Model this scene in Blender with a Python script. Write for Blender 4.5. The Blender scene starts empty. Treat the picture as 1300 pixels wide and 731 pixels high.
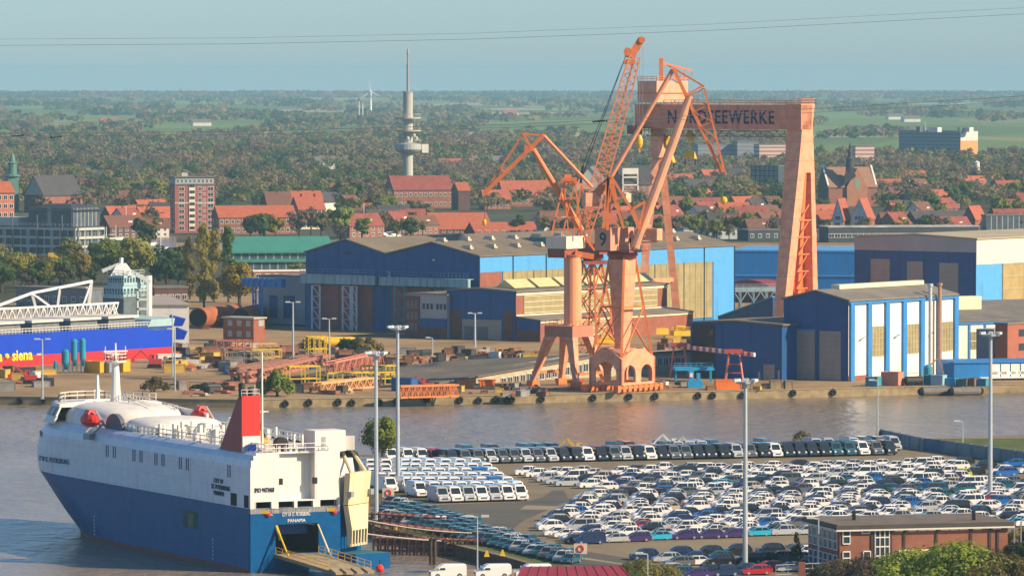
import bpy, math, random
import numpy as np
from mathutils import Vector, Matrix
R = math.radians
rnd = random.Random(7)
sc = bpy.context.scene
col = sc.collection
# ---------------------------------------------------------------- camera
FPX, CAMH = 7000.0, 70.0
TH = math.atan(270.5 / FPX)
cd = bpy.data.cameras.new('camera'); cam = bpy.data.objects.new('camera', cd); col.objects.link(cam)
cam.location = (0, 0, CAMH); cam.rotation_euler = (R(90) - TH, 0, 0)
cd.sensor_width = 36; cd.lens = 36 * FPX / 1300.0; cd.clip_start = 1; cd.clip_end = 60000
sc.camera = cam
def ray(px, py):
    u = (px - 650) / FPX; v = (365.5 - py) / FPX
    return Vector((u, math.cos(TH) + v * math.sin(TH), -math.sin(TH) + v * math.cos(TH)))
def G(px, py, z=0.0):
    d = ray(px, py); t = (z - CAMH) / d.z
    return Vector((0, 0, CAMH)) + d * t
def at(px, py, D):
    d = ray(px, py); return Vector((0, 0, CAMH)) + d * (D / d.y)
def zat(py, D): return at(650, py, D).z
def m2(D): return FPX / D                     # pixels per metre at a distance
def walk(P, d, px):
    u = (px - 650) / FPX
    return (u * P.y - P.x) / (d[0] - u * d[1])
def V2(d, t, z=0): return Vector((d[0] * t, d[1] * t, z))
# ---------------------------------------------------------------- materials
def nd(nt, t, **kw):
    n = nt.nodes.new(t)
    for k, v in kw.items(): setattr(n, k, v)
    return n
MATS = {}
def mat(name, c, rough=.6, var=.18, scale=.5, metal=0, streak=False, bump=0, spec=.4, var2=0, objvar=0):
    if name in MATS: return MATS[name]
    m = bpy.data.materials.new(name); m.use_nodes = True; nt = m.node_tree
    b = nt.nodes['Principled BSDF']; L = nt.links
    b.inputs['Roughness'].default_value = rough; b.inputs['Metallic'].default_value = metal
    b.inputs['Specular IOR Level'].default_value = spec
    c4 = (c[0], c[1], c[2], 1)
    if var <= 0 and not objvar:
        b.inputs['Base Color'].default_value = c4
    else:
        tc = nd(nt, 'ShaderNodeTexCoord'); mp = nd(nt, 'ShaderNodeMapping')
        L.new(tc.outputs['Object'], mp.inputs['Vector'])
        if streak: mp.inputs['Scale'].default_value = (1, 1, .08)
        n1 = nd(nt, 'ShaderNodeTexNoise'); n1.inputs['Scale'].default_value = scale; n1.inputs['Detail'].default_value = 6
        n1.inputs['Roughness'].default_value = .65
        L.new(mp.outputs[0], n1.inputs['Vector'])
        mr = nd(nt, 'ShaderNodeMapRange'); mr.inputs[1].default_value = .3; mr.inputs[2].default_value = .7
        mr.inputs[3].default_value = 1 - var; mr.inputs[4].default_value = 1 + var * .7
        L.new(n1.outputs[0], mr.inputs[0])
        mx = nd(nt, 'ShaderNodeVectorMath', operation='SCALE'); mx.inputs[0].default_value = c[:3]
        L.new(mr.outputs[0], mx.inputs['Scale'])
        out = mx.outputs[0]
        if objvar:
            oi = nd(nt, 'ShaderNodeObjectInfo'); hs = nd(nt, 'ShaderNodeHueSaturation')
            r1 = nd(nt, 'ShaderNodeMapRange'); r1.inputs[3].default_value = .5 - .05 * objvar; r1.inputs[4].default_value = .5 + .05 * objvar
            r2 = nd(nt, 'ShaderNodeMapRange'); r2.inputs[3].default_value = 1 - .45 * objvar; r2.inputs[4].default_value = 1 + .45 * objvar
            fr = nd(nt, 'ShaderNodeMath', operation='FRACT'); mm = nd(nt, 'ShaderNodeMath', operation='MULTIPLY'); mm.inputs[1].default_value = 7.31
            L.new(oi.outputs['Random'], r1.inputs[0]); L.new(oi.outputs['Random'], mm.inputs[0]); L.new(mm.outputs[0], fr.inputs[0]); L.new(fr.outputs[0], r2.inputs[0])
            L.new(r1.outputs[0], hs.inputs['Hue']); L.new(r2.outputs[0], hs.inputs['Value']); L.new(out, hs.inputs['Color']); out = hs.outputs[0]
        L.new(out, b.inputs['Base Color'])
        if bump:
            bp = nd(nt, 'ShaderNodeBump'); bp.inputs['Strength'].default_value = bump; bp.inputs['Distance'].default_value = .3
            L.new(n1.outputs[0], bp.inputs['Height']); L.new(bp.outputs[0], b.inputs['Normal'])
    MATS[name] = m
    return m
def banded(name, c, c2, period, axis='Z', duty=.5, rough=.6, var=.15):
    """cladding boards, tile courses or floor slabs: two colours alternating along an axis"""
    if name in MATS: return MATS[name]
    m = mat(name, c, rough, var); nt = m.node_tree; L = nt.links; b = nt.nodes['Principled BSDF']
    tc = nd(nt, 'ShaderNodeTexCoord'); sp = nd(nt, 'ShaderNodeSeparateXYZ'); L.new(tc.outputs['Object'], sp.inputs[0])
    if axis == 'H':
        ad = nd(nt, 'ShaderNodeMath', operation='ADD'); L.new(sp.outputs['X'], ad.inputs[0]); L.new(sp.outputs['Y'], ad.inputs[1]); src = ad.outputs[0]
    else: src = sp.outputs[axis]
    dv = nd(nt, 'ShaderNodeMath', operation='DIVIDE'); dv.inputs[1].default_value = period; L.new(src, dv.inputs[0])
    fr = nd(nt, 'ShaderNodeMath', operation='FRACT'); L.new(dv.outputs[0], fr.inputs[0])
    gt = nd(nt, 'ShaderNodeMath', operation='GREATER_THAN'); gt.inputs[1].default_value = duty; L.new(fr.outputs[0], gt.inputs[0])
    mx = nd(nt, 'ShaderNodeMix', data_type='RGBA'); old = b.inputs['Base Color'].links[0].from_socket
    L.new(gt.outputs[0], mx.inputs['Factor']); L.new(old, mx.inputs['A']); mx.inputs['B'].default_value = (*c2, 1)
    L.new(mx.outputs['Result'], b.inputs['Base Color'])
    return m
def stain(m, c, amount=.6, scale=.45, lo=.56, hi=.72):
    """runs of rust or dirt with a shape of their own, drawn out downwards"""
    nt = m.node_tree; L = nt.links; b = nt.nodes['Principled BSDF']; tc = nd(nt, 'ShaderNodeTexCoord'); mp = nd(nt, 'ShaderNodeMapping'); mp.inputs['Scale'].default_value = (1, 1, .14); mp.inputs['Location'].default_value = (3.1, 7.7, .4); L.new(tc.outputs['Object'], mp.inputs[0])
    n = nd(nt, 'ShaderNodeTexNoise'); n.inputs['Scale'].default_value = scale; n.inputs['Detail'].default_value = 8; n.inputs['Roughness'].default_value = .7; L.new(mp.outputs[0], n.inputs['Vector'])
    r = nd(nt, 'ShaderNodeMapRange'); r.inputs[1].default_value = lo; r.inputs[2].default_value = hi; r.inputs[4].default_value = amount; L.new(n.outputs[0], r.inputs[0])
    mx = nd(nt, 'ShaderNodeMix', data_type='RGBA'); L.new(r.outputs[0], mx.inputs['Factor']); L.new(b.inputs['Base Color'].links[0].from_socket, mx.inputs['A']); mx.inputs['B'].default_value = (*c, 1); L.new(mx.outputs['Result'], b.inputs['Base Color']); return m
# ---------------------------------------------------------------- mesh builder
class MB:
    def __init__(s): s.v = []; s.f = []; s.m = []
    def add(s, vs, fs, mi=0):
        o = len(s.v); s.v.extend(tuple(v) for v in vs); s.f.extend(tuple(i + o for i in f) for f in fs); s.m.extend([mi] * len(fs)); return s
    def poly(s, pts, mi=0): return s.add(pts, [range(len(pts))], mi)
    def hexa(s, a, b, mi=0):              # two quads joined into a solid
        return s.add(list(a) + list(b), [(3, 2, 1, 0), (4, 5, 6, 7), (1, 5, 4, 0), (2, 6, 5, 1), (3, 7, 6, 2), (0, 4, 7, 3)], mi)
    def obox(s, o, ax, ay, h, mi=0):
        o = Vector(o); ax = Vector(ax); ay = Vector(ay); up = Vector((0, 0, h)) if not isinstance(h, Vector) else h
        a = [o, o + ax, o + ax + ay, o + ay]; return s.hexa(a, [p + up for p in a], mi)
    def box(s, c, sz, rz=0, mi=0):        # c = centre of the base
        cx, sx = math.cos(rz), math.sin(rz); ax = Vector((cx, sx, 0)) * sz[0]; ay = Vector((-sx, cx, 0)) * sz[1]
        return s.obox(Vector(c) - ax / 2 - ay / 2, ax, ay, sz[2], mi)
    def prism(s, pts, z0, z1, mi=0, top=None):
        n = len(pts); a = [(p[0], p[1], z0) for p in pts] + [(p[0], p[1], z1) for p in pts]
        s.add(a, [tuple(range(n))[::-1]] + [(i, (i + 1) % n, n + (i + 1) % n, n + i) for i in range(n)], mi)
        return s.add(a[n:], [tuple(range(n))], mi if top is None else top)
    def bar(s, p, q, w, h=None, mi=0):
        p = Vector(p); q = Vector(q); d = q - p
        if d.length < 1e-6: return s
        d.normalize(); h = h or w
        up = Vector((0, 0, 1)) if abs(d.z) < .95 else Vector((0, 1, 0))
        a = d.cross(up).normalized(); b = a.cross(d).normalized(); a *= w / 2; b *= h / 2
        return s.hexa([p - a - b, p + a - b, p + a + b, p - a + b], [q - a - b, q + a - b, q + a + b, q - a + b], mi)
    def tube(s, p, q, r, r2=None, n=8, mi=0, cap=True):
        p = Vector(p); q = Vector(q); d = (q - p).normalized(); r2 = r if r2 is None else r2
        up = Vector((0, 0, 1)) if abs(d.z) < .95 else Vector((0, 1, 0))
        a = d.cross(up).normalized(); b = a.cross(d).normalized()
        c = [(math.cos(2 * math.pi * i / n), math.sin(2 * math.pi * i / n)) for i in range(n)]
        vs = [p + a * x * r + b * y * r for x, y in c] + [q + a * x * r2 + b * y * r2 for x, y in c]
        fs = [(i, (i + 1) % n, n + (i + 1) % n, n + i) for i in range(n)]
        if cap: fs += [tuple(range(n))[::-1], tuple(range(n, 2 * n))]
        return s.add(vs, fs, mi)
    def lathe(s, c, prof, n=16, mi=0):
        vs = []; fs = []
        for r, z in prof:
            for i in range(n):
                t = 2 * math.pi * i / n; vs.append((c[0] + r * math.cos(t), c[1] + r * math.sin(t), c[2] + z))
        for k in range(len(prof) - 1):
            for i in range(n): j = (i + 1) % n; fs.append((k * n + i, k * n + j, k * n + n + j, k * n + n + i))
        fs += [tuple(range(n))[::-1], tuple(range((len(prof) - 1) * n, len(prof) * n))]
        return s.add(vs, fs, mi)
    def ball(s, c, r, n=10, mi=0):
        rr = r if isinstance(r, (tuple, list)) else (r, r, r); k = n // 2; vs = []; fs = []
        for i in range(k + 1):
            p = math.pi * i / k
            for j in range(n):
                t = 2 * math.pi * j / n; vs.append((c[0] + rr[0] * math.sin(p) * math.cos(t), c[1] + rr[1] * math.sin(p) * math.sin(t), c[2] + rr[2] * math.cos(p)))
        for i in range(k):
            for j in range(n): q = (j + 1) % n; fs.append((i * n + j, i * n + q, i * n + n + q, i * n + n + j))
        return s.add(vs, fs, mi)
    def truss(s, p, q, wv, hv, n, r=.12, mi=0, hv2=None, wv2=None):
        """four-chord lattice from p to q; wv, hv are the full width and height vectors at p (wv2, hv2 at q)"""
        p = Vector(p); q = Vector(q); wv = Vector(wv); hv = Vector(hv); wv2 = Vector(wv2) if wv2 is not None else wv; hv2 = Vector(hv2) if hv2 is not None else hv
        def cs(t):
            c = p.lerp(q, t); w = wv.lerp(wv2, t) / 2; h = hv.lerp(hv2, t) / 2
            return [c - w - h, c + w - h, c + w + h, c - w + h]
        a = cs(0); z = cs(1)
        for i in range(4): s.bar(a[i], z[i], r * 1.5, mi=mi)
        for k in range(n):
            x = cs(k / n); y = cs((k + 1) / n)
            for i in range(4):
                j = (i + 1) % 4
                s.bar(x[i], x[j], r * .8, mi=mi)
                if k % 2: s.bar(x[i], y[j], r * .8, mi=mi)
                else: s.bar(x[j], y[i], r * .8, mi=mi)
        return s
    def rail(s, pts, h=1.1, step=2.0, r=.06, mi=0, rows=2):
        for a, b in zip(pts[:-1], pts[1:]):
            a = Vector(a); b = Vector(b); n = max(1, int((b - a).length / step))
            for k in range(n + 1):
                c = a.lerp(b, k / n); s.bar(c, c + Vector((0, 0, h)), r, mi=mi)
            for k in range(rows):
                u = Vector((0, 0, h * (k + 1) / rows)); s.bar(a + u, b + u, r, mi=mi)
        return s
    def build(s, name, mats, parent=None, local=False, smooth=False):
        me = bpy.data.meshes.new(name)
        vs = s.v
        if parent is not None and not local:
            w = worldloc(parent); vs = [(v[0] - w.x, v[1] - w.y, v[2] - w.z) for v in vs]
        me.from_pydata(vs, [], s.f)
        ms = mats if isinstance(mats, (list, tuple)) else [mats]
        for m in ms: me.materials.append(m)
        if len(ms) > 1: me.polygons.foreach_set('material_index', s.m)
        if smooth: me.polygons.foreach_set('use_smooth', [True] * len(s.f))
        me.update()
        return link(name, me, parent)
def worldloc(o):
    v = Vector(o.location)
    while o.parent: o = o.parent; v += o.location
    return v
def link(name, me, parent=None):
    o = bpy.data.objects.new(name, me); col.objects.link(o)
    if parent is not None: o.parent = parent
    return o
def tag(o, label=None, cat=None, group=None, kind=None):
    if label: o['label'] = label
    if cat: o['category'] = cat
    if group: o['group'] = group
    if kind: o['kind'] = kind
    return o
def thing(name, label, cat, loc=(0, 0, 0), group=None, rz=0):
    o = bpy.data.objects.new(name, None); col.objects.link(o); o.location = loc; o.rotation_euler = (0, 0, rz)
    o.empty_display_size = .5
    return tag(o, label, cat, group)
def copy_tree(o, parent=None):
    c = o.copy(); col.objects.link(c)
    if parent is not None: c.parent = parent
    for ch in list(o.children): copy_tree(ch, c)
    return c
def words3d(txt, size, o, xdir, ydir, m, name, parent, depth=.05, spacing=1.0, align='LEFT', bold=0, width=None):
    """lettering as a solid mesh: origin o, reading direction xdir, letter-height direction ydir"""
    cu = bpy.data.curves.new(name, 'FONT'); cu.body = txt; cu.size = size; cu.extrude = depth; cu.space_character = spacing; cu.align_x = align; cu.offset = bold
    cu.resolution_u = 2
    t = bpy.data.objects.new(name + '_tmp', cu); col.objects.link(t)
    dg = bpy.context.evaluated_depsgraph_get(); me = bpy.data.meshes.new_from_object(t.evaluated_get(dg)); bpy.data.objects.remove(t)
    x = Vector(xdir).normalized(); y = Vector(ydir).normalized(); z = x.cross(y)
    if width:
        xs = [v.co.x for v in me.vertices]; k = width / (max(xs) - min(xs))
        for v in me.vertices: v.co.x *= k
    M = Matrix((x, y, z)).transposed().to_4x4(); M.translation = Vector(o) - (worldloc(parent) if parent else Vector())
    me.transform(M); me.materials.clear(); me.materials.append(m); me.name = name
    return link(name, me, parent)
# ---------------------------------------------------------------- sun, sky, air
SAZ, SEL = R(70), R(30)                        # azimuth: from straight behind the camera towards its right hand
sdir = Vector((math.sin(SAZ) * math.cos(SEL), -math.cos(SAZ) * math.cos(SEL), math.sin(SEL)))
sl = bpy.data.lights.new('sun', 'SUN'); sl.energy = 5.0; sl.angle = R(.5); sl.color = (1, .79, .52)
so = bpy.data.objects.new('sun', sl); col.objects.link(so); so.rotation_euler = sdir.to_track_quat('Z', 'Y').to_euler(); so.location = (300, 0, 400)
w = bpy.data.worlds.new('World'); sc.world = w; w.use_nodes = True; nt = w.node_tree; bg = nt.nodes['Background']
sky = nd(nt, 'ShaderNodeTexSky', sky_type='NISHITA'); sky.sun_disc = False; sky.sun_elevation = SEL
sky.sun_rotation = math.atan2(sdir.x, sdir.y); sky.altitude = 50; sky.air_density = 1.1; sky.dust_density = .25; sky.ozone_density = 2.5
tint = nd(nt, 'ShaderNodeMix', data_type='RGBA', blend_type='MULTIPLY'); tint.inputs['Factor'].default_value = 1; tint.inputs['B'].default_value = (.62, .93, 1.5, 1)

tcw = nd(nt, 'ShaderNodeTexCoord'); spw = nd(nt, 'ShaderNodeSeparateXYZ'); nt.links.new(tcw.outputs['Generated'], spw.inputs[0])
mxw = nd(nt, 'ShaderNodeMath', operation='MAXIMUM'); mxw.inputs[1].default_value = .004; nt.links.new(spw.outputs['Z'], mxw.inputs[0])
cbw = nd(nt, 'ShaderNodeCombineXYZ'); nt.links.new(spw.outputs['X'], cbw.inputs[0]); nt.links.new(spw.outputs['Y'], cbw.inputs[1]); nt.links.new(mxw.outputs[0], cbw.inputs[2]); nt.links.new(cbw.outputs[0], sky.inputs['Vector'])
crw = nd(nt, 'ShaderNodeValToRGB'); nt.links.new(spw.outputs['Z'], crw.inputs[0])
crw.color_ramp.elements[0].color = (.63, .93, 1.44, 1); crw.color_ramp.elements[0].position = .02
crw.color_ramp.elements[1].color = (.72, .95, 1.22, 1); crw.color_ramp.elements[1].position = .22
nt.links.new(crw.outputs[0], tint.inputs['B'])
nt.links.new(sky.outputs[0], tint.inputs['A']); nt.links.new(tint.outputs['Result'], bg.inputs['Color'])
bg.inputs['Strength'].default_value = .072
sc.view_settings.view_transform = 'Standard'; sc.view_settings.look = 'None'; sc.view_settings.gamma = 1; sc.view_settings.exposure = .62
sc.cycles.max_bounces = 6; sc.cycles.diffuse_bounces = 2; sc.cycles.glossy_bounces = 3; sc.cycles.volume_bounces = 0; sc.cycles.transparent_max_bounces = 6
sc.cycles.use_denoising = True; sc.cycles.sample_clamp_indirect = 6
hz = MB().obox((-4200, -300, -4.5), (8400, 0, 0), (0, 22000, 0), 100).build('haze', [])
hm = bpy.data.materials.new('haze_air'); hm.use_nodes = True; nt = hm.node_tree; nt.nodes.remove(nt.nodes['Principled BSDF'])
pv = nd(nt, 'ShaderNodeVolumePrincipled'); pv.inputs['Color'].default_value = (.43, .75, .90, 1); pv.inputs['Density'].default_value = HAZE = 6e-5; pv.inputs['Anisotropy'].default_value = 0
nt.links.new(pv.outputs[0], nt.nodes['Material Output'].inputs['Volume']); hz.data.materials.append(hm); tag(hz, kind='stuff')
# ---------------------------------------------------------------- land and water
WZ = -1.8
def ground_mat(name, stops, sx=1, scale=.02):
    """soil that changes along its own noise and along the way inland (position y)"""
    m = bpy.data.materials.new(name); m.use_nodes = True; nt = m.node_tree; L = nt.links; b = nt.nodes['Principled BSDF']; b.inputs['Roughness'].default_value = .9; b.inputs['Specular IOR Level'].default_value = .15
    g = nd(nt, 'ShaderNodeNewGeometry'); n1 = nd(nt, 'ShaderNodeTexNoise'); mp = nd(nt, 'ShaderNodeMapping'); mp.inputs['Scale'].default_value = (sx, 1, 1)
    L.new(g.outputs['Position'], mp.inputs[0]); L.new(mp.outputs[0], n1.inputs['Vector']); n1.inputs['Scale'].default_value = scale; n1.inputs['Detail'].default_value = 8; n1.inputs['Roughness'].default_value = .7
    rp = nd(nt, 'ShaderNodeValToRGB'); L.new(n1.outputs[0], rp.inputs[0])
    e = rp.color_ramp.elements
    while len(e) < len(stops): e.new(.5)
    for x, (p, c) in zip(e, stops): x.position = p; x.color = (*c, 1)
    L.new(rp.outputs[0], b.inputs['Base Color'])
    return m
yard_m = ground_mat('yard_soil', [(.3, (.15, .105, .06)), (.45, (.28, .19, .10)), (.55, (.36, .25, .13)), (.7, (.24, .175, .105))], scale=.03)
town_m = ground_mat('town_soil', [(.35, (.05, .045, .04)), (.5, (.07, .08, .035)), (.65, (.12, .10, .08))], scale=.02)
asph_m = ground_mat('lot_asphalt', [(.3, (.15, .125, .085)), (.5, (.21, .172, .112)), (.7, (.28, .228, .15))], scale=.03)
road_m = ground_mat('asphalt_lane', [(.3, (.085, .083, .072)), (.5, (.115, .11, .095)), (.7, (.14, .13, .11))], scale=.08)
pale_m = ground_mat('pale_concrete', [(.3, (.24, .20, .14)), (.6, (.32, .27, .19))], scale=.1)
grass_m = ground_mat('bank_grass', [(.3, (.05, .07, .02)), (.5, (.10, .13, .035)), (.7, (.15, .15, .05))], scale=.25)
# fields: patches of Voronoi cells stretched across the view
fm = bpy.data.materials.new('fields'); fm.use_nodes = True; nt = fm.node_tree; L = nt.links; b = nt.nodes['Principled BSDF']; b.inputs['Roughness'].default_value = 1; b.inputs['Specular IOR Level'].default_value = 0
g = nd(nt, 'ShaderNodeNewGeometry'); mp = nd(nt, 'ShaderNodeMapping'); mp.inputs['Scale'].default_value = (.0045, .0016, 1); L.new(g.outputs['Position'], mp.inputs[0])
vo = nd(nt, 'ShaderNodeTexVoronoi', voronoi_dimensions='2D'); vo.inputs['Scale'].default_value = 1; L.new(mp.outputs[0], vo.inputs['Vector'])
sp = nd(nt, 'ShaderNodeSeparateColor'); L.new(vo.outputs['Color'], sp.inputs[0]); rp = nd(nt, 'ShaderNodeValToRGB'); rp.color_ramp.interpolation = 'CONSTANT'; L.new(sp.outputs[0], rp.inputs[0])
e = rp.color_ramp.elements
for p, c in [(.25, (.15, .22, .08)), (.5, (.13, .18, .08)), (.64, (.26, .24, .13)), (.76, (.17, .25, .08)), (.88, (.38, .33, .23))]:
    x = e.new(p); x.color = (*c, 1)
e[0].color = (.12, .18, .07, 1); e[-1].color = (.3, .26, .17, 1)
L.new(rp.outputs[0], b.inputs['Base Color'])
def sheet(name, pts, z, m):
    o = MB().poly([(p[0], p[1], z) for p in pts]).build(name, m); return tag(o, kind='structure')
# far shore
quay = [G(-700, 510, WZ), G(0, 513.5, WZ), G(310, 518, WZ), G(700, 511, WZ), G(1000, 505, WZ), G(1300, 497.5, WZ), G(2300, 480, WZ)]
sheet('ground', [(p.x, p.y) for p in quay] + [(2000, 1700), (2000, 2300), (-2000, 2300), (-2000, 1700)], 0, yard_m)
sheet('town_ground', [(2000, 2300), (3000, 4700), (-3000, 4700), (-2000, 2300)][::1], -.004, town_m)
sheet('field_land', [(3000, 4700), (4000, 18600), (-4000, 18600), (-3000, 4700)], 0, fm)
# near shore (the car terminal)
near = [G(440, 577), G(700, 575), G(1000, 563), G(1150, 557), G(1300, 552), G(1700, 540), G(2200, 800), G(2200, 1100), G(-900, 1100), G(-500, 900), G(430, 760), G(520, 731), G(560, 722), G(694, 721), G(640, 706), G(560, 687), G(478, 668), G(448, 655)]
sheet('terminal_ground', [(p.x, p.y) for p in near], 0, asph_m)
sheet('home_ground', [(-900, -280), (900, -280), (900, G(0, 1100).y), (-900, G(0, 1100).y)], -.004, asph_m)
def wall_strip(name, label, pts, h, z0, z1, m, cap=None, capm=None, cat='quay wall', th=1.2, inward=1):
    t = thing(name, label, cat, (pts[0].x, pts[0].y, 0)); b1 = MB()
    for a, c in zip(pts[:-1], pts[1:]):
        d = (c - a).normalized(); n = Vector((-d.y, d.x, 0)) * th * inward; a = Vector((a.x, a.y, z0)); c = Vector((c.x, c.y, z0))
        b1.obox(a, c - a, n, z1 - z0)
    b1.build('wall', m, t)
    if cap:
        b2 = MB()
        for a, c in zip(pts[:-1], pts[1:]):
            d = (c - a).normalized(); n = Vector((-d.y, d.x, 0)) * (th + .2) * inward; a = Vector((a.x, a.y, z1)) - n * .1; c = Vector((c.x, c.y, z1)) - n * .1
            b2.obox(a, c - a, n, cap)
        b2.build('coping', capm, t)
    return t
concrete = mat('weathered_concrete', (.30, .23, .13), .9, .45, .35, bump=.2)
wall_strip('quay_wall', 'long weathered concrete quay wall edging the shipyard along the far side of the river', quay, 0, -4, -.02, concrete, .14, mat('coping_stone', (.36, .28, .17), .9, .3, .5))
dark_steel = mat('rusty_piling', (.09, .06, .045), .9, .4, .6)
wall_strip('quay_wall', 'dark bank wall along the near shore beside the car terminal', [near[-8], near[-7], near[-6], near[-5], near[-4], near[-3], near[-2], near[-1], near[0], near[1], near[2], near[3], near[4], near[5]], 0, -4, -.02, dark_steel, inward=-1)
tag(MB().poly([G(px, py, .004) for px, py in ((-200, 384), (120, 384), (250, 372), (400, 372), (420, 330), (300, 318), (-200, 320))]).build('scrub_ground', ground_mat('scrub_soil', [(.3, (.035, .035, .018)), (.5, (.07, .07, .03)), (.7, (.11, .09, .05))], scale=.06)), kind='structure')
# water
wm = bpy.data.materials.new('river_water'); wm.use_nodes = True; nt = wm.node_tree; L = nt.links; b = nt.nodes['Principled BSDF']
b.inputs['Roughness'].default_value = .22; b.inputs['IOR'].default_value = 1.33; b.inputs['Specular IOR Level'].default_value = .32
g = nd(nt, 'ShaderNodeNewGeometry'); n0 = nd(nt, 'ShaderNodeTexNoise'); n0.inputs['Scale'].default_value = .012; n0.inputs['Detail'].default_value = 4; L.new(g.outputs['Position'], n0.inputs['Vector'])
rp = nd(nt, 'ShaderNodeValToRGB'); rp.color_ramp.elements[0].color = (.185, .145, .09, 1); rp.color_ramp.elements[1].color = (.25, .195, .125, 1); rp.color_ramp.elements[0].position = .35; rp.color_ramp.elements[1].position = .65
L.new(n0.outputs[0], rp.inputs[0]); L.new(rp.outputs[0], b.inputs['Base Color'])
n1 = nd(nt, 'ShaderNodeTexNoise'); n1.inputs['Scale'].default_value = .22; n1.inputs['Detail'].default_value = 5; n1.inputs['Roughness'].default_value = .6; mp = nd(nt, 'ShaderNodeMapping'); mp.inputs['Scale'].default_value = (1, .55, 1)
L.new(g.outputs['Position'], mp.inputs[0]); L.new(mp.outputs[0], n1.inputs['Vector'])
bp = nd(nt, 'ShaderNodeBump'); bp.inputs['Strength'].default_value = .8; bp.inputs['Distance'].default_value = 2.2; L.new(n1.outputs[0], bp.inputs['Height']); L.new(bp.outputs[0], b.inputs['Normal'])
n2 = nd(nt, 'ShaderNodeTexNoise'); n2.inputs['Scale'].default_value = .02; n2.inputs['Detail'].default_value = 5; mp2 = nd(nt, 'ShaderNodeMapping'); mp2.inputs['Scale'].default_value = (1, .3, 1); L.new(g.outputs['Position'], mp2.inputs[0]); L.new(mp2.outputs[0], n2.inputs['Vector']); mr = nd(nt, 'ShaderNodeMapRange'); mr.inputs[1].default_value = .35; mr.inputs[2].default_value = .65; mr.inputs[3].default_value = .3; mr.inputs[4].default_value = .85; L.new(n2.outputs[0], mr.inputs[0]); L.new(mr.outputs[0], bp.inputs['Strength'])
sheet('water', [(-1500, 300), (1500, 300), (1500, 1420), (-1500, 1420)], WZ, wm)
# ================================================================ the car carrier
white = mat('ship_white', (.78, .74, .66), .5, .10, .6, streak=True)
offw = mat('offwhite_deck', (.62, .58, .50), .7, .2, .4)
hullwhite = banded('hull_pale_paint', (.62, .70, .76), (.53, .60, .66), 2.4, 'Z', .96, .4, .12)
hullblue = banded('hull_blue', (.001, .085, .25), (.001, .07, .2), 2.4, 'Z', .96, .42, .2); hullblue.node_tree.nodes['Principled BSDF'].inputs['Specular IOR Level'].default_value = .15
stain(white, (.42, .28, .16), .45); stain(hullwhite, (.33, .25, .19), .5, .5); stain(hullblue, (.10, .09, .09), .45, .4)
bootred = mat('boot_top_red', (.22, .035, .03), .6, .3, .4)
glass = mat('dark_glass', (.03, .05, .07), .12, 0)
black = mat('black_paint', (.012, .012, .014), .6, .2)
dark = mat('opening_shade', (.012, .013, .016), .9, .2)  # near-black colour stands in for the shade inside openings
sred = mat('signal_red', (.75, .03, .02), .45, .12, .5)
yellow = mat('machine_yellow', (.75, .45, .02), .5, .2, .5)
steel = mat('galvanised_steel', (.33, .36, .37), .45, .15, .5, metal=.2)
rampm = mat('ramp_buff', (.70, .58, .35), .7, .22, .4, streak=True)
rustdeck = mat('ramp_tread', (.32, .25, .15), .8, .4, .5)
P0 = G(318, 727, WZ); Ub = (G(104, 683, WZ) - P0); L0 = Ub.length; Ux = Ub.normalized(); Vx = Vector((Ux.y, -Ux.x, 0))
BM = walk(P0, Vx, 473); D0 = P0.y
HT = zat(574, D0) - WZ; HB = zat(646, D0) - WZ
LB = (G(50, 597, HB + WZ) - P0).dot(Ux) + 2
def S(u, v, z): return P0 + Ux * u + Vx * v + Vector((0, 0, z))
carrier = thing('car_carrier', 'huge blue and white car carrier ship with red funnel, stern ramp lowered onto the quay', 'ship', S(30, BM / 2, 0))
VQ = walk(P0, Vx, 431)
def outline(z, inset=0):
    if z <= HB: t = max(0, z) / HB; ue = L0 + (LB - L0) * t ** .8; a = 34 - 15 * t
    else: t = (z - HB) / (HT - HB); ue = LB + 1.5 * math.sin(min(1, t) * math.pi) - 3.5 * t ** 2; a = 19
    b = BM / 2; uc = ue - a; pts = [(0, inset)]
    for k in range(8): pts.append((uc * (k + 1) / 9, inset))
    pw = .75 + .35 * (1 - min(1, max(0, z) / HB)) 
    for k in range(25):
        ph = math.pi * k / 24; c = math.cos(ph); sg = 1 if c > 0 else -1
        pts.append((uc + (a - inset) * math.sin(ph), b - (b - inset) * sg * abs(c) ** pw))
    for k in range(8): pts.append((uc * (8 - k) / 9 + 4 * (k + 1) / 9, 2 * b - inset))
    return pts + [(4.2, 2 * b - inset), (0, VQ)]
def minpx(z): return min(650 + FPX * p.x / p.y for p in (S(u, v, z) for u, v in outline(z)))
for _ in range(40): L0 += (minpx(0) - 105) * .05; LB += (minpx(HB) - 48.5) * .05
mb = MB(); lv = [(-2, 0), (.55, 0), (.56, 0), (3, 0), (6, 0), (HB, 0), (HB + .01, 0), (11, 0), (13, 0), (15, 0), (HT - 2.2, 0), (HT - 1.2, .25), (HT - .5, .8), (HT - .1, 1.5), (HT, 2.3)]
rings = []
for z, ins in lv: rings.append([S(u, v, z) for u, v in outline(z, ins)])
n = len(rings[0])
for k in range(len(lv) - 1):
    z = lv[k][0]; mi = 0 if z < .55 else 1 if z < HB else 2
    for i in range(n - 2): mb.add([rings[k][i], rings[k][i + 1], rings[k + 1][i + 1], rings[k + 1][i]], [(0, 1, 2, 3)], mi)
hull = mb.build('hull', [bootred, hullblue, hullwhite], carrier, smooth=True)
MB().poly([p + Vector((0, 0, -.25)) for p in rings[-2]]).build('weather_deck', offw, carrier)
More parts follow.
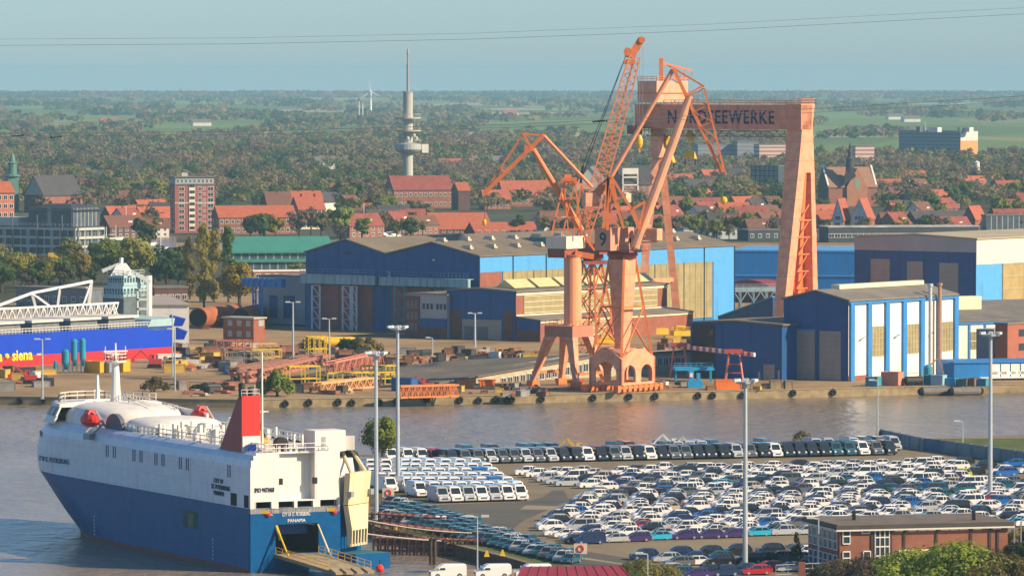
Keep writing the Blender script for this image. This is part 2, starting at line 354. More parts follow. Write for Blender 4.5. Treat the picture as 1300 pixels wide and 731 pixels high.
# stern: transom, white deckhouse front with recessed bays, mooring openings
mb = MB()
dv0, dv1 = walk(P0, Vx, 349), walk(P0, Vx, 404)      # stern door
zd0, zd1 = 2.6, zat(664, D0 + 4) - WZ
def panel(v0, v1, z0, z1, u=0, th=.5, mi=0, m=mb): m.hexa([S(u, v0, z0), S(u, v1, z0), S(u, v1, z1), S(u, v0, z1)], [S(u + th, v0, z0), S(u + th, v1, z0), S(u + th, v1, z1), S(u + th, v0, z1)], mi)
panel(0, dv0, -2, HB); panel(dv1, VQ, -2, HB); panel(dv0, dv1, zd1, HB); panel(dv0, dv1, -2, zd0)
# chamfered starboard quarter
mb.hexa([S(0, VQ, -2), S(4.2, BM, -2), S(4.2, BM, HB), S(0, VQ, HB)], [S(.5, VQ - .3, -2), S(4.5, BM - .5, -2), S(4.5, BM - .5, HB), S(.5, VQ - .3, HB)])
# low sponson under the quarter ramp
tip = [S(-.05, VQ - .2, 0), S(-2.2, VQ + 1.5, 0), S(-1.2, BM + 2.2, 0), S(4.2, BM + .6, 0), S(4.2, BM, 0)]
mb.prism([(p.x, p.y) for p in tip], WZ - 1.5, WZ + 2.3, 0, 1)
mb.build('transom', [hullblue, mat('sponson_deck', (.03, .15, .17), .7, .2)], carrier)
mb = MB(); hold = MB()
hold.hexa([S(.5, dv0, zd0), S(.5, dv1, zd0), S(.5, dv1, zd1), S(.5, dv0, zd1)], [S(12, dv0, zd0), S(12, dv1, zd0), S(12, dv1, zd1), S(12, dv0, zd1)])
hold.f = hold.f[1:]
hold.build('stern_doorway', dark, carrier)
ov = [walk(P0, Vx, p) for p in (322, 344, 353, 373, 377, 397, 406, 428)]
zo0, zo1 = zat(651, D0 + 2) - WZ, zat(636, D0 + 2) - WZ
edges = [0.9, ov[0], ov[1], ov[2], ov[3], ov[4], ov[5], ov[6], ov[7], VQ]
rec = [0, 0, 0, .7, .7, .9, .9, 0, 0]
panel(0, VQ, HB, zo0, 0, .6, 0, mb)
for k in range(9):
    isop = k % 2 == 1
    if not isop: panel(edges[k], edges[k + 1], zo0, zo1, 0, .6, 0, mb)
va, vb, vc2 = walk(P0, Vx, 352.5), walk(P0, Vx, 379), walk(P0, Vx, 401)
for v0, v1, u in ((.9, va, 0), (va, vb, .8), (vb, vc2, 1.6), (vc2, VQ, 0)): panel(v0, v1, zo1, HT - .15, u, .6, 0, mb)
panel(va, va + .2, zo1, HT - .15, .05, 1.6, 0, mb); panel(vc2 - .2, vc2, zo1, HT - .15, .05, 2.2, 0, mb); panel(va, vc2, zo1 - .05, zo1 + .15, .1, 2.1, 0, mb)
for z0, z1, v in ((HB, zo1, 0), (zo1, HT - 2.2, 0), (HT - 2.2, HT - 1.2, .12), (HT - 1.2, HT - .5, .5)): panel(v + .004, .9, z0, z1, 0, .6, 0, mb)
mb.hexa([S(.6, VQ - .01, HB), S(4.2, BM - .02, HB), S(4.2, BM - .02, HT - 4), S(.6, VQ - .01, HT - 4)], [S(.9, VQ - .5, HB), S(4.6, BM - .5, HB), S(4.6, BM - .5, HT - 4), S(.9, VQ - .5, HT - 4)])
mb.build('stern_bulkhead', white, carrier)
for k in (1, 3, 5, 7):
    d = MB(); v0, v1 = edges[k], edges[k + 1]
    d.hexa([S(.6, v0, zo0), S(.6, v1, zo0), S(.6, v1, zo1), S(.6, v0, zo1)], [S(3, v0, zo0), S(3, v1, zo0), S(3, v1, zo1), S(3, v0, zo1)]); d.f = d.f[1:]
    o = d.build('mooring_opening', dark, carrier)
    q = MB().rail([S(.3, v0, zo0), S(.3, v1, zo0)], .75, 1, .08); q.build('guard_rail', steel, o)
    if k in (1, 7):
        MB().ball(S(-.12, v0 + (v1 - v0) * .8, zo0 - .1), .38).build('red_fender', sred, o)
        MB().box(S(.2, (v0 + v1) / 2, zo0), (1.8, .6, .5)).build('winch', yellow, o)
for zz in (14.2,):
    for px in (354, 398):
        v = walk(P0, Vx, px); MB().hexa([S(-.03, v, 12.6), S(-.03, v + .55, 12.6), S(-.03, v + .55, 13.5), S(-.03, v, 13.5)], [S(.6, v, 12.6), S(.6, v + .55, 12.6), S(.6, v + .55, 13.5), S(.6, v, 13.5)]).build('vent_port', black, carrier)
# stern ramp and its stays
rv0, rv1 = dv0 - .1, dv1 + .15
rm = MB(); e0, e1 = S(-13, dv0 + 2.6, 1.2), S(-13, dv1 + 2.4, 1.2)
rm.hexa([S(.2, rv0, zd0 - .5), S(.2, rv1, zd0 - .5), e1 - Vector((0, 0, .5)), e0 - Vector((0, 0, .5))], [S(.2, rv0, zd0), S(.2, rv1, zd0), e1, e0])
rp_ = rm.build('stern_ramp', rustdeck, carrier)
r2 = MB().rail([S(0, rv0 + .15, zd0), e0], 1.0, 1.6, .08).rail([S(0, rv1 - .15, zd0), e1], 1.0, 1.6, .08); r2.build('ramp_rail', yellow, rp_)
for k in range(4):
    a = e0.lerp(e1, (k + .1) / 4); c = e0.lerp(e1, (k + .75) / 4); MB().hexa([a, c, c - Ux * 2.2 - Vector((0, 0, .5)), a - Ux * 2.2 - Vector((0, 0, .5))], [p + Vector((0, 0, .3)) for p in (a, c, c - Ux * 2.2 - Vector((0, 0, .5)), a - Ux * 2.2 - Vector((0, 0, .5)))]).build('ramp_flap', rustdeck, rp_)
MB().tube(S(.1, dv0 + .15, zd1 - .2), S(-3.5, rv0 + .6, zd0 - .1), .14).tube(S(.1, dv0 + .15, zd1 - .2), S(-1.2, rv0 + .4, zd0 + 2.2), .24).build('ramp_stay', yellow, carrier)
MB().tube(S(.1, dv1 - .1, zd1 - .2), S(-3.5, rv1 + .1, zd0 - .1), .14).build('ramp_stay', rampm, carrier)
MB().hexa([S(2, dv0 + 1, zd1 - 1.6), S(2, dv1 - 1, zd1 - 1.6), S(2, dv1 - 1, zd1), S(2, dv0 + 1, zd1)], [S(3, dv0 + 1, zd1 - 1.6), S(3, dv1 - 1, zd1 - 1.6), S(3, dv1 - 1, zd1), S(3, dv0 + 1, zd1)]).build('door_header', mat('deep_blue', (.01, .06, .2), .5, .1), carrier)
# folded quarter ramp standing against the chamfered corner
qd = (S(4.2, BM, 0) - S(0, VQ, 0)); ql = qd.length; qd.normalize(); qn = Vector((qd.y, -qd.x, 0)); qn = qn if qn.dot(Ux) < 0 else -qn
def Q(t, z, o=0): return S(0, VQ, z) + qd * (ql * t) + qn * o
zq0, zq1, zq2 = zat(700, D0) - WZ, zat(645, D0) - WZ, zat(604, D0) - WZ
b1 = MB().hexa([Q(.02, zq1, .5), Q(.98, zq1, .5), Q(.98, zq1, 1.3), Q(.02, zq1, 1.3)], [Q(.0, zq2, .8), Q(1, zq2, .8), Q(1, zq2, 1.7), Q(.0, zq2, 1.7)])
b1.hexa([Q(.06, zq0 + 2.6, .9), Q(.8, zq0 + 2.6, .9), Q(.8, zq0 + 2.6, 1.8), Q(.06, zq0 + 2.6, 1.8)], [Q(.02, zq1 - .1, .5), Q(.98, zq1 - .1, .5), Q(.98, zq1 - .1, 1.3), Q(.02, zq1 - .1, 1.3)])
qr = b1.build('quarter_ramp', rampm, carrier)
b1 = MB(); 
for k in range(6): b1.hexa([Q(.06 + .14 * k, zq0 + .3, 1), Q(.1 + .14 * k, zq0 + .3, 1), Q(.1 + .14 * k, zq0 + .3, 1.7), Q(.06 + .14 * k, zq0 + .3, 1.7)], [Q(.06 + .14 * k, zq0 + 2.6, .9), Q(.1 + .14 * k, zq0 + 2.6, .9), Q(.1 + .14 * k, zq0 + 2.6, 1.8), Q(.06 + .14 * k, zq0 + 2.6, 1.8)])
b1.bar(Q(.04, zq0 + .4, 1.4), Q(.84, zq0 + .4, 1.4), .35)
b1.build('ramp_girders', rampm, qr)
for t in (.03, .97): MB().hexa([Q(t - .07, zq1 + 1.2, 1.3), Q(t + .07, zq1 + 1.2, 1.3), Q(t + .07, zq1 + 1.2, 2.0), Q(t - .07, zq1 + 1.2, 2.0)], [Q(t - .07, zq1 + 2, 1.3), Q(t + .07, zq1 + 2, 1.3), Q(t + .07, zq1 + 2, 2.0), Q(t - .07, zq1 + 2, 2.0)]).build('hinge_bracket', steel, qr)
# ramp tower behind it
MB().hexa([S(2.2, VQ + .6, HT - 4), S(4.6, BM - .6, HT - 4), S(9, BM - 1.2, HT - 4), S(6, VQ - 1, HT - 4)], [S(2.6, VQ + 1.2, HT - 1.6), S(4.9, BM - 1, HT - 1.6), S(9, BM - 1.2, HT - 1.6), S(6, VQ - 1, HT - 1.6)]).build('ramp_tower', white, carrier)
for t in (.25, .95): MB().tube(Q(t, HT - 4, 1.2), S(6, VQ + 2 + t * 2, HT + .6), .28).build('ramp_hoist', rampm, carrier)
# funnel
f0, f1 = .9, 3.7; zf = HT - .3; ztop = zat(503, P0.y + 6) - WZ; zmid = zat(553, P0.y + 6) - WZ
mb = MB()
mb.hexa([S(5.2, f0, zf), S(5.2, f1, zf), S(13.5, f1, zf), S(13.5, f0, zf)], [S(5.2, f0, ztop), S(5.2, f1, ztop), S(6.6, f1, ztop - .2), S(6.6, f0, ztop - .2)])
fn = mb.build('funnel', mat('funnel_red_shaded', (.32, .035, .035), .5, .12, .4), carrier)  # darker red: the shade on the port side is put into the colour
MB().hexa([S(5.0, f0 - .05, zmid), S(5.0, f1 + .05, zmid), S(5.22, f1 + .05, zmid), S(5.22, f0 - .05, zmid)], [S(5.0, f0 - .05, ztop + .1), S(5.0, f1 + .05, ztop + .1), S(5.22, f1 + .05, ztop + .1), S(5.22, f0 - .05, ztop + .1)]).build('red_face_lit', sred, fn)  # brighter red slab paints the sunlit look of the aft face
MB().hexa([S(5.0, f0 + .05, zf), S(5.0, f1 + .3, zf), S(5.2, f1 + .3, zf), S(5.2, f0, zf)], [S(5.0, f0 + .05, zmid), S(5.0, f1, zmid), S(5.2, f1, zmid), S(5.2, f0, zmid)]).build('funnel_base', white, fn)
for uu, vv, hh, rr in ((5.8, 1.3, 1.9, .55), (5.8, 2.7, 1.2, .5)): MB().tube(S(uu, vv, ztop - .3), S(uu + .4, vv, ztop + hh), rr, rr * .9, 12).build('exhaust_pipe', black, fn)
MB().bar(S(6.2, 3.4, ztop - .3), S(6.2, 3.4, ztop + 1.6), .12).rail([S(5.3, f0, ztop), S(5.3, f1, ztop)], 1, .9, .06).build('funnel_rail', white, fn)
# mast aft of the funnel
am = MB().tube(S(8, 5.3, HT), S(8, 5.3, zat(447, D0 + 10) - WZ), .2, .12, 8).bar(S(8, 4.3, HT + 5.3), S(8, 6.3, HT + 5.3), .15); am.build('signal_mast', white, carrier)
# deck clutter aft
mb = MB(); bx0 = walk(S(2, 0, 0), Vx, 398); bx1 = walk(S(2, 0, 0), Vx, 437)
mb.hexa([S(1.6, bx0, HT - .3), S(1.6, bx1, HT - .3), S(5.5, bx1, HT - .3), S(5.5, bx0, HT - .3)], [S(1.6, bx0, HT + 2.7), S(1.6, bx1, HT + 2.7), S(5.5, bx1, HT + 2.7), S(5.5, bx0, HT + 2.7)]); bxo = mb.build('machinery_house', white, carrier)
MB().hexa([S(1.56, bx0 + 1.0, HT), S(1.56, bx0 + 1.7, HT), S(1.56, bx0 + 1.7, HT + 1.8), S(1.56, bx0 + 1, HT + 1.8)], [S(1.6, bx0 + 1.0, HT), S(1.6, bx0 + 1.7, HT), S(1.6, bx0 + 1.7, HT + 1.8), S(1.6, bx0 + 1, HT + 1.8)]).build('house_door', steel, bxo)
MB().box(S(3, bx1 + 1.3, HT - .3), (1.3, 1.6, 2.0), 0).build('vent_housing', white, carrier)
yb = MB().box(S(16, 7.5, HT), (4.2, 2, 1.0), .3).box(S(16, 7.5, HT + 1), (2.5, 1.4, .6), .3); yb.build('deck_crane', yellow, carrier)
MB().tube(S(16, 9.3, HT + .8), S(16, 8.3, HT + 3.2), .22).build('crane_jib', black, carrier)
MB().tube(S(2.2, 6.0, HT + .9), S(3.4, 6.0, HT + .9), 1.0, 1.0, 14).box(S(2.8, 6, HT - .2), (1.2, .8, 1)).build('hose_reel', black, carrier)
MB().box(S(4, 2.2, HT - .2), (1.5, 1.2, 1.1)).build('deck_locker', mat('locker_blue', (.03, .09, .4), .5), carrier)
for k in range(5): MB().box(S(1.2, 4.2 + k * .9, HT - .2), (.35, .35, .9)).build('bollard', white, carrier)
rl = MB()
oz = outline(HT, 2.4)
for i in list(range(0, 10)) + list(range(31, len(oz) - 2)):
    rl.rail([S(*oz[i], HT - .2), S(*oz[i + 1], HT - .2)], 1.25, 1.5, .13)
rl.rail([S(.9, 1.5, HT - .2), S(.9, VQ - .5, HT - .2)], 1.2, 1.4, .1)
rl.rail([S(12, 8, HT - .2), S(50, 9, HT - .2)], 1.2, 2.2, .14).rail([S(14, 12, HT - .2), S(48, 13, HT - .2)], 1.2, 2.2, .14)
rl.build('deck_railing', white, carrier)
rr2 = random.Random(3)
for k in range(46):
    u = rr2.uniform(10, 52); v = rr2.uniform(3, 17); MB().tube(S(u, v, HT - .2), S(u, v, HT + rr2.uniform(.8, 2.2)), rr2.uniform(.18, .4), None, 8).build('deck_vent', white, carrier)
# accommodation: two rounded white domes and the bridge
def Sw(u, v, z): p = S(u, v, z); return p
def dome(u0, v0, ru, rv, rz, n=20, k=7):
    vs = []; fs = []
    for i in range(k + 1):
        p = math.pi / 2 * i / k
        for j in range(n):
            t = 2 * math.pi * j / n; cx, sx = math.cos(t), math.sin(t); e = .75
            vs.append(S(u0 + ru * math.sin(p) ** .55 * abs(cx) ** e * (1 if cx > 0 else -1), v0 + rv * math.sin(p) ** .55 * abs(sx) ** e * (1 if sx > 0 else -1), HT - .2 + rz * max(0, math.cos(p)) ** .6))
    for i in range(k):
        for j in range(n): q = (j + 1) % n; fs.append((i * n + j, i * n + n + j, i * n + n + q, i * n + q))
    return vs, fs
def ufor(px, v, z):
    lo, hi = 0, 110
    for _ in range(40):
        m = (lo + hi) / 2; p = S(m, v, z); x = 650 + FPX * p.x / p.y
        lo, hi = (m, hi) if x > px else (lo, m)
    return lo
uM = ufor(146, BM / 2, HT + 4)
for args in ((ufor(158, BM / 2, HT + 2), BM / 2, 12.5, 8.0, 3.3), (ufor(216, BM / 2 - .5, HT + 1), BM / 2, 7, 7.2, 2.2)):
    vs, fs = dome(*args); MB().add(vs, fs).build('dome_house', white, carrier, smooth=True)
# bridge front: sloping band of windows following the bow
bo = MB(); bw = MB(); bt = MB()
def bp_(ph, o, z): 
    a = 13 + o; uc = LB - 17.5; return S(uc + a * math.sin(ph), BM / 2 - (BM / 2 - 1.0 + o * .5) * math.cos(ph), z)
N = 18
for k in range(N):
    p0, p1 = math.pi * k / N, math.pi * (k + 1) / N
    bo.hexa([bp_(p0, 2.0, HT - .3), bp_(p1, 2.0, HT - .3), bp_(p1, 1.2, HT - .3), bp_(p0, 1.2, HT - .3)], [bp_(p0, 1.0, HT + .8), bp_(p1, 1.0, HT + .8), bp_(p1, .4, HT + .8), bp_(p0, .4, HT + .8)])
    g = (p1 - p0) * .12
    bw.hexa([bp_(p0 + g, 1.0, HT + .8), bp_(p1 - g, 1.0, HT + .8), bp_(p1 - g, .6, HT + .8), bp_(p0 + g, .6, HT + .8)], [bp_(p0 + g, -.4, HT + 2.2), bp_(p1 - g, -.4, HT + 2.2), bp_(p1 - g, -.9, HT + 2.2), bp_(p0 + g, -.9, HT + 2.2)])
    bo.bar(bp_(p0, .98, HT + .8), bp_(p0, -.42, HT + 2.2), .3)
    bt.hexa([bp_(p0, -.2, HT + 2.2), bp_(p1, -.2, HT + 2.2), bp_(p1, -9, HT + 2.2), bp_(p0, -9, HT + 2.2)], [bp_(p0, -.2, HT + 2.7), bp_(p1, -.2, HT + 2.7), bp_(p1, -9, HT + 3.1), bp_(p0, -9, HT + 3.1)])
br = bo.build('bridge', white, carrier); bw.build('bridge_windows', glass, br); bt.build('bridge_roof', white, br)
MB().rail([bp_(math.pi * k / 8, -2, HT + 2.8) for k in range(9)], 1.2, 1.5, .12).build('bridge_railing', white, br)
# main mast with its ring platform
mz0, mz1, mzt = HT + 3, zat(457, S(uM, 10, 0).y) - WZ, zat(440, S(uM, 10, 0).y) - WZ
mb = MB().tube(S(uM, BM / 2, mz0), S(uM, BM / 2, mz1), .85, .5, 10).tube(S(uM, BM / 2, mz1), S(uM, BM / 2, mzt + .6), .2, .12, 8)
ms = mb.build('main_mast', white, carrier)
mb = MB().lathe(S(uM, BM / 2, mz1 - .6), [(.6, 0), (1.7, .35), (1.7, .55)], 14)
mb.rail([S(uM + 1.7 * math.cos(a * .4488), BM / 2 + 1.7 * math.sin(a * .4488), mz1) for a in range(15)], 1.0, 1, .12)
mb.bar(S(uM, BM / 2 - 2, mz1 + 1.4), S(uM, BM / 2 + 2, mz1 + 1.4), .2).bar(S(uM, BM / 2 - 1.7, mz1), S(uM, BM / 2 - 1.7, mz1 + 2.2), .14).bar(S(uM, BM / 2 + 1.7, mz1), S(uM, BM / 2 + 1.7, mz1 + 2.2), .14).bar(S(uM, BM / 2 - .7, mz1 + .9), S(uM, BM / 2 + .7, mz1 + .9), .35)
mb.build('radar_platform', white, ms)
u2 = ufor(123, BM / 2, HT + 3); MB().tube(S(u2, BM / 2, HT + 2.5), S(u2, BM / 2, HT + 6.8), .4, .2, 8).bar(S(u2, BM / 2 - .6, HT + 4.4), S(u2, BM / 2 + .6, HT + 4.4), .15).build('fore_mast', white, carrier)
MB().hexa([S(uM - 6, BM - 3.4, HT - .2), S(uM - 22, BM - 3.4, HT - .2), S(uM - 22, BM - 3.1, HT - .2), S(uM - 6, BM - 3.1, HT - .2)], [S(uM - 6, BM - 3.4, HT + 2.8), S(uM - 22, BM - 3.4, HT + 2.2), S(uM - 22, BM - 3.1, HT + 2.2), S(uM - 6, BM - 3.1, HT + 2.8)]).build('bulwark', white, carrier)
# small fittings on and beside the domes
for px, y_, hh, w_ in ((128, 9.4, 2.4, 2.0), (170, 15.5, 1.8, 2.6), (188, 4.5, 1.2, 1.6), (205, 16, 2.4, 3.0), (226, 4, 1.4, 1.8), (236, 15, 1.8, 2.2), (252, 5, 1.1, 1.5), (262, 12, 1.6, 2.4), (180, 16.5, 2.6, 3.2)):
    MB().box(S(ufor(px, y_, HT + 1), y_, HT - .2), (w_, 1.4, hh), 2.02).build('deck_box', white, carrier)
g = MB(); u0, u1 = ufor(150, 12, HT + 4), ufor(206, 12, HT + 3); g.rail([S(u0, 10, HT + 3.1), S((u0 + u1) / 2, 10, HT + 3.0), S(u1, 10, HT + 2.0)], 1.0, 1.2, .1); g.rail([S(u0 + 4, 14, HT + 2.8), S(u1, 14.5, HT + 1.9)], 1.1, 1.2, .1); g.build('dome_railing', white, carrier)
u0 = ufor(141, 1.6, HT); m = MB()
for k in range(9): a0, a1 = math.pi * k / 9, math.pi * (k + 1) / 9; m.hexa([S(u0 + 3.4 * math.cos(a0), 1.9, HT), S(u0 + 3.4 * math.cos(a1), 1.9, HT), S(u0 + 3.4 * math.cos(a1), 2.6, HT), S(u0 + 3.4 * math.cos(a0), 2.6, HT)], [S(u0 + 3.4 * math.cos(a0), 1.9, HT + .05 + 2.3 * math.sin(a0)), S(u0 + 3.4 * math.cos(a1), 1.9, HT + .05 + 2.3 * math.sin(a1)), S(u0 + 3.4 * math.cos(a1), 2.6, HT + .05 + 2.3 * math.sin(a1)), S(u0 + 3.4 * math.cos(a0), 2.6, HT + .05 + 2.3 * math.sin(a0))])
m.build('arch_shade', mat('recess_shade_grey', (.12, .13, .16), .7), carrier)  # solid arch, its dark grey painted as the shade of an opening
# lifeboats in their davits
for nm, u, v, z in (('port', ufor(115, 0, HT + 1), -.2, HT + 1.2), ('stbd', ufor(254, BM - 3, HT + 1.5), BM - 3, HT + 1.6)):
    mb = MB(); c = S(u, v, z)
    vs = MB().ball((0, 0, 0), (2.6, 1.35, 1.15), 14).v; mbv = [c + Ux * a + Vx * b + Vector((0, 0, d)) for a, b, d in vs]
    mb.add(mbv, MB().ball((0, 0, 0), 1, 14).f); mb.hexa([c + Ux * -1.2 + Vx * -.8 + Vector((0, 0, .9)), c + Ux * .8 + Vx * -.8 + Vector((0, 0, .9)), c + Ux * .8 + Vx * .8 + Vector((0, 0, .9)), c + Ux * -1.2 + Vx * .8 + Vector((0, 0, .9))], [c + Ux * -1 + Vx * -.5 + Vector((0, 0, 1.6)), c + Ux * .6 + Vx * -.5 + Vector((0, 0, 1.6)), c + Ux * .6 + Vx * .5 + Vector((0, 0, 1.6)), c + Ux * -1 + Vx * .5 + Vector((0, 0, 1.6))])
    lb = mb.build('lifeboat', sred, carrier)
    dm = MB()
    for k in (-1.7, 1.7): dm.bar(c + Ux * k + Vector((0, 0, 1.6)) + Vx * .2, c + Ux * k + Vx * 2.4 + Vector((0, 0, -1.8)), .28).bar(c + Ux * k + Vector((0, 0, -2.0)) + Vx * -.1, c + Ux * k + Vx * 1.5 + Vector((0, 0, -.6)), .28).bar(c + Ux * k + Vector((0, 0, 1.6)) + Vx * .2, c + Ux * k + Vector((0, 0, .6)), .1)
    if nm == 'port': dm.box(c + Vector((0, 0, -3)) + Vx * .4, (3.2, 1.2, .9), 1.0)
    dm.build('davit', steel, carrier)
# marks, vents and openings in the port side
ventm = mat('vent_blue', (.02, .06, .13), .5, .1)
def hx(u0, u1, z0, z1, o=.04, v=0, sl=0, m=None): (m := m or MB()).hexa([S(u0, v - o, z0), S(u1, v - o, z0), S(u1 + sl, v - o, z1), S(u0 + sl, v - o, z1)], [S(u0, v + .05, z0), S(u1, v + .05, z0), S(u1 + sl, v + .05, z1), S(u0 + sl, v + .05, z1)]); return m
for px in (137, 146, 171, 180, 199, 208, 230, 239, 292):
    m = MB(); u = ufor(px, 0, HT - 3)
    for k in range(2): hx(u + k * .8, u + k * .8 + .35, HT - 4.1, HT - 2.3, m=m)
    m.build('side_vent', ventm, carrier)
for px in (88, 95, 102):
    u = ufor(px, 0, HT - 2.8)
for k in range(3):
    ph = .75 - k * .13
    zc = HT - 3.2; uc = LB - 19.5; 
    q = [S(uc + 19.15 * math.sin(ph + d), BM / 2 - (BM / 2 + .05) * math.cos(ph + d) ** .75, z) for d, z in ((0, zc), (.09, zc), (.09, zc + 1.1), (0, zc + 1.1))]
    q2 = [p - Vx * -.3 - Ux * .3 for p in q]; MB().hexa(q, q2).build('cabin_window', ventm, carrier)
for px, w_ in ((296, 2.2), (312, 1.6)):
    u = ufor(px, 0, HB + 1); hx(u - w_ / 2, u + w_ / 2, HB + .1, HB + 1.9).build('side_opening_shade', dark, carrier)  # flat plate on the hull, shade of an opening painted near-black
ug = ufor(241, 0, 6.5); so_ = hx(ug - 2.7, ug + 2.7, 4.9, 7.4).build('bunker_opening', mat('opening_green', (.03, .08, .07), .7, .4, 1.5), carrier); hx(ug - 1.2, ug + .8, 5.0, 7.0, .07).build('door_leaf', mat('drab_green', (.14, .17, .08), .7, .3, 2), so_)
dm_ = MB()
for px in (119, 270):
    for k in range(6): u = ufor(px, 0, 2.0); dm_.hexa([S(u, -.05, .9 + k * .55), S(u + .3, -.05, .9 + k * .55), S(u + .3, -.05, 1.2 + k * .55), S(u, -.05, 1.2 + k * .55)], [S(u, .1, .9 + k * .55), S(u + .3, .1, .9 + k * .55), S(u + .3, .1, 1.2 + k * .55), S(u, .1, 1.2 + k * .55)])
dm_.build('draught_marks', mat('mark_white', (.6, .6, .6), .6, 0), carrier)
navy = mat('navy_lettering', (.01, .025, .08), .6, 0)
def hulltext(t, px, z, size, width=None):
    u = ufor(px, 0, z); return words3d(t, size, S(u, -.07, z), -Ux, (0, 0, 1), navy, 'ship_name', carrier, .04, width=width)
for t, z in (('CITY OF', HB + 3.0), ('ST. PETERSBURG', HB + 2.1), ('PANAMA', HB + 1.2)): hulltext(t, 268 if t[0] == 'S' else 271, z, .95)
ph0 = .62
nm = words3d('CITY OF ST. PETERSBURG', 1.1, (0, 0, 0), (1, 0, 0), (0, 0, 1), navy, 'bow_name', None, .05)
nm.parent = carrier; uc = LB - 19; k_ = 15.5 / max(v.co.x for v in nm.data.vertices)
wl = worldloc(carrier)
for v in nm.data.vertices:
    x = v.co.x * k_; ph = .60 - x / 17.5; cc = math.cos(max(ph, 0))
    p = S(uc + 19.3 * math.sin(ph), BM / 2 - (BM / 2 + .12) * abs(cc) ** .75, HB + 1.6 + v.co.z + x * .02) - (Vx * -.0) - Vx * (.05 if v.co.y < 0 else 0)
    v.co = p - wl
words3d('IMO 9473468', 1.0, S(-.08, walk(P0, Vx, 322.5), 11.6), Vx, (0, 0, 1), navy, 'ship_number', carrier, .04, width=walk(P0, Vx, 347) - walk(P0, Vx, 322.5))
wl_ = mat('white_lettering', (.8, .8, .8), .6, 0)
words3d('CITY OF ST. PETERSBURG', .8, S(-.08, walk(P0, Vx, 357), HB - 1.2), Vx, (0, 0, 1), wl_, 'stern_name', carrier, .04, width=4.4)
words3d('PANAMA', .7, S(-.08, walk(P0, Vx, 364), HB - 2.1), Vx, (0, 0, 1), wl_, 'home_port', carrier, .04)
print('SHIP L0 %.1f LB %.1f BM %.1f HT %.1f HB %.1f' % (L0, LB, BM, HT, HB))
# mooring lines and water edge dolphins
rope = mat('mooring_rope', (.45, .43, .38), .8, .1)
def cable(name, label, cat, a, b, sag, r, m, n=24, group=None):
    t = MB(); pts = []
    for k in range(n + 1):
        q = k / n; p = Vector(a).lerp(Vector(b), q); p.z -= sag * 4 * q * (1 - q); pts.append(p)
    for p, q in zip(pts[:-1], pts[1:]): t.tube(p, q, r, None, 5, cap=False)
    o = t.build(name, m); return tag(o, label, cat, group)
cable('mooring_line', 'thin mooring line from the ship stern to the jetty post, the upper of two', 'mooring rope', S(-.1, ov[6] + 1, zo0 + .2), G(600, 676, 1.2), .7, .07, rope)
cable('mooring_line', 'mooring line stretched across the blue stern below the white deck openings', 'mooring rope', S(-.2, ov[0] + 1.6, zo0 + .1), G(560, 686, 1.2), .7, .09, rope)
# ================================================================ cranes
salmon = banded('crane_salmon', (.78, .34, .19), (.58, .23, .13), 5.2, 'Z', .965, .5, .24)
stain(salmon, (.30, .13, .08), .5, .5)
orange = mat('crane_orange', (.74, .20, .055), .5, .16, .5)
hotred = mat('crane_red_orange', (.78, .13, .03), .5, .14, .5)
brownred = mat('oxide_red', (.28, .07, .045), .6, .2, .4)
cream = mat('cream_paint', (.80, .70, .52), .5, .12, .4)
def W(px, py, D): return at(px, py, D)
def up(z): return Vector((0, 0, z))
AX = Vector((.6, .8, 0)); BX = Vector((.8, -.6, 0))       # shipyard axis (inland) and the direction across it (towards right front)
# --- gantry crane with the shipyard's name
Dg = 1512.0; sg = m2(Dg)
gl = W(835, 150, Dg + 16); gr_ = W(1008, 150, Dg - 17)
blen = 44 / .8 * 1512 / 1590 + 2
gb = W(1020, 150, Dg - 16); gb.z = 0                      # foot of the rigid leg, beam end
zt, zb = zat(133, Dg), zat(164, Dg)
gantry = thing('gantry_crane', 'giant salmon gantry crane with dark blue lettering along its high beam', 'gantry crane', (gb.x, gb.y, 0))
def Gp(b, t, z): return Vector((gb.x, gb.y, 0)) - BX * b + AX * t + up(z)    # b: metres left along the beam
mb = MB(); mb.hexa([Gp(-1, -2.6, zb), Gp(blen, -2.6, zb), Gp(blen, 2.6, zb), Gp(-1, 2.6, zb)], [Gp(-1, -2.6, zt), Gp(blen, -2.6, zt), Gp(blen, 2.6, zt), Gp(-1, 2.6, zt)])
beam = mb.build('main_beam', banded('beam_salmon', (.66, .25, .145), (.50, .18, .10), 7.5, 'H', .975, .5, .24), gantry)
stain(MATS['beam_salmon'], (.26, .11, .08), .45, .4)
rm_ = MB().rail([Gp(0, -2.6, zt), Gp(blen, -2.6, zt)], 1.2, 2.4, .14).rail([Gp(0, 2.6, zt), Gp(blen, 2.6, zt)], 1.2, 2.4, .14); rm_.build('beam_railing', orange, beam)
MB().truss(Gp(6, -1, zb - 1.2), Gp(blen - 4, -1, zb - 1.2), AX * 2.5, up(1.6), 34, .13).build('service_walkway', mat('walkway_brown', (.28, .20, .13), .7, .2), beam)
words3d('NORDSEEWERKE', 5.2, Gp(walk(Gp(0, -2.6, 0), -BX, 847), -2.66, zat(156.5, Dg + 8)), BX, (0, 0, 1), mat('letter_navy', (.01, .02, .09), .6, .1), 'lettering', beam, .05, 1.12, bold=.07, width=walk(Gp(0, -2.6, 0), -BX, 847) - walk(Gp(0, -2.6, 0), -BX, 982))
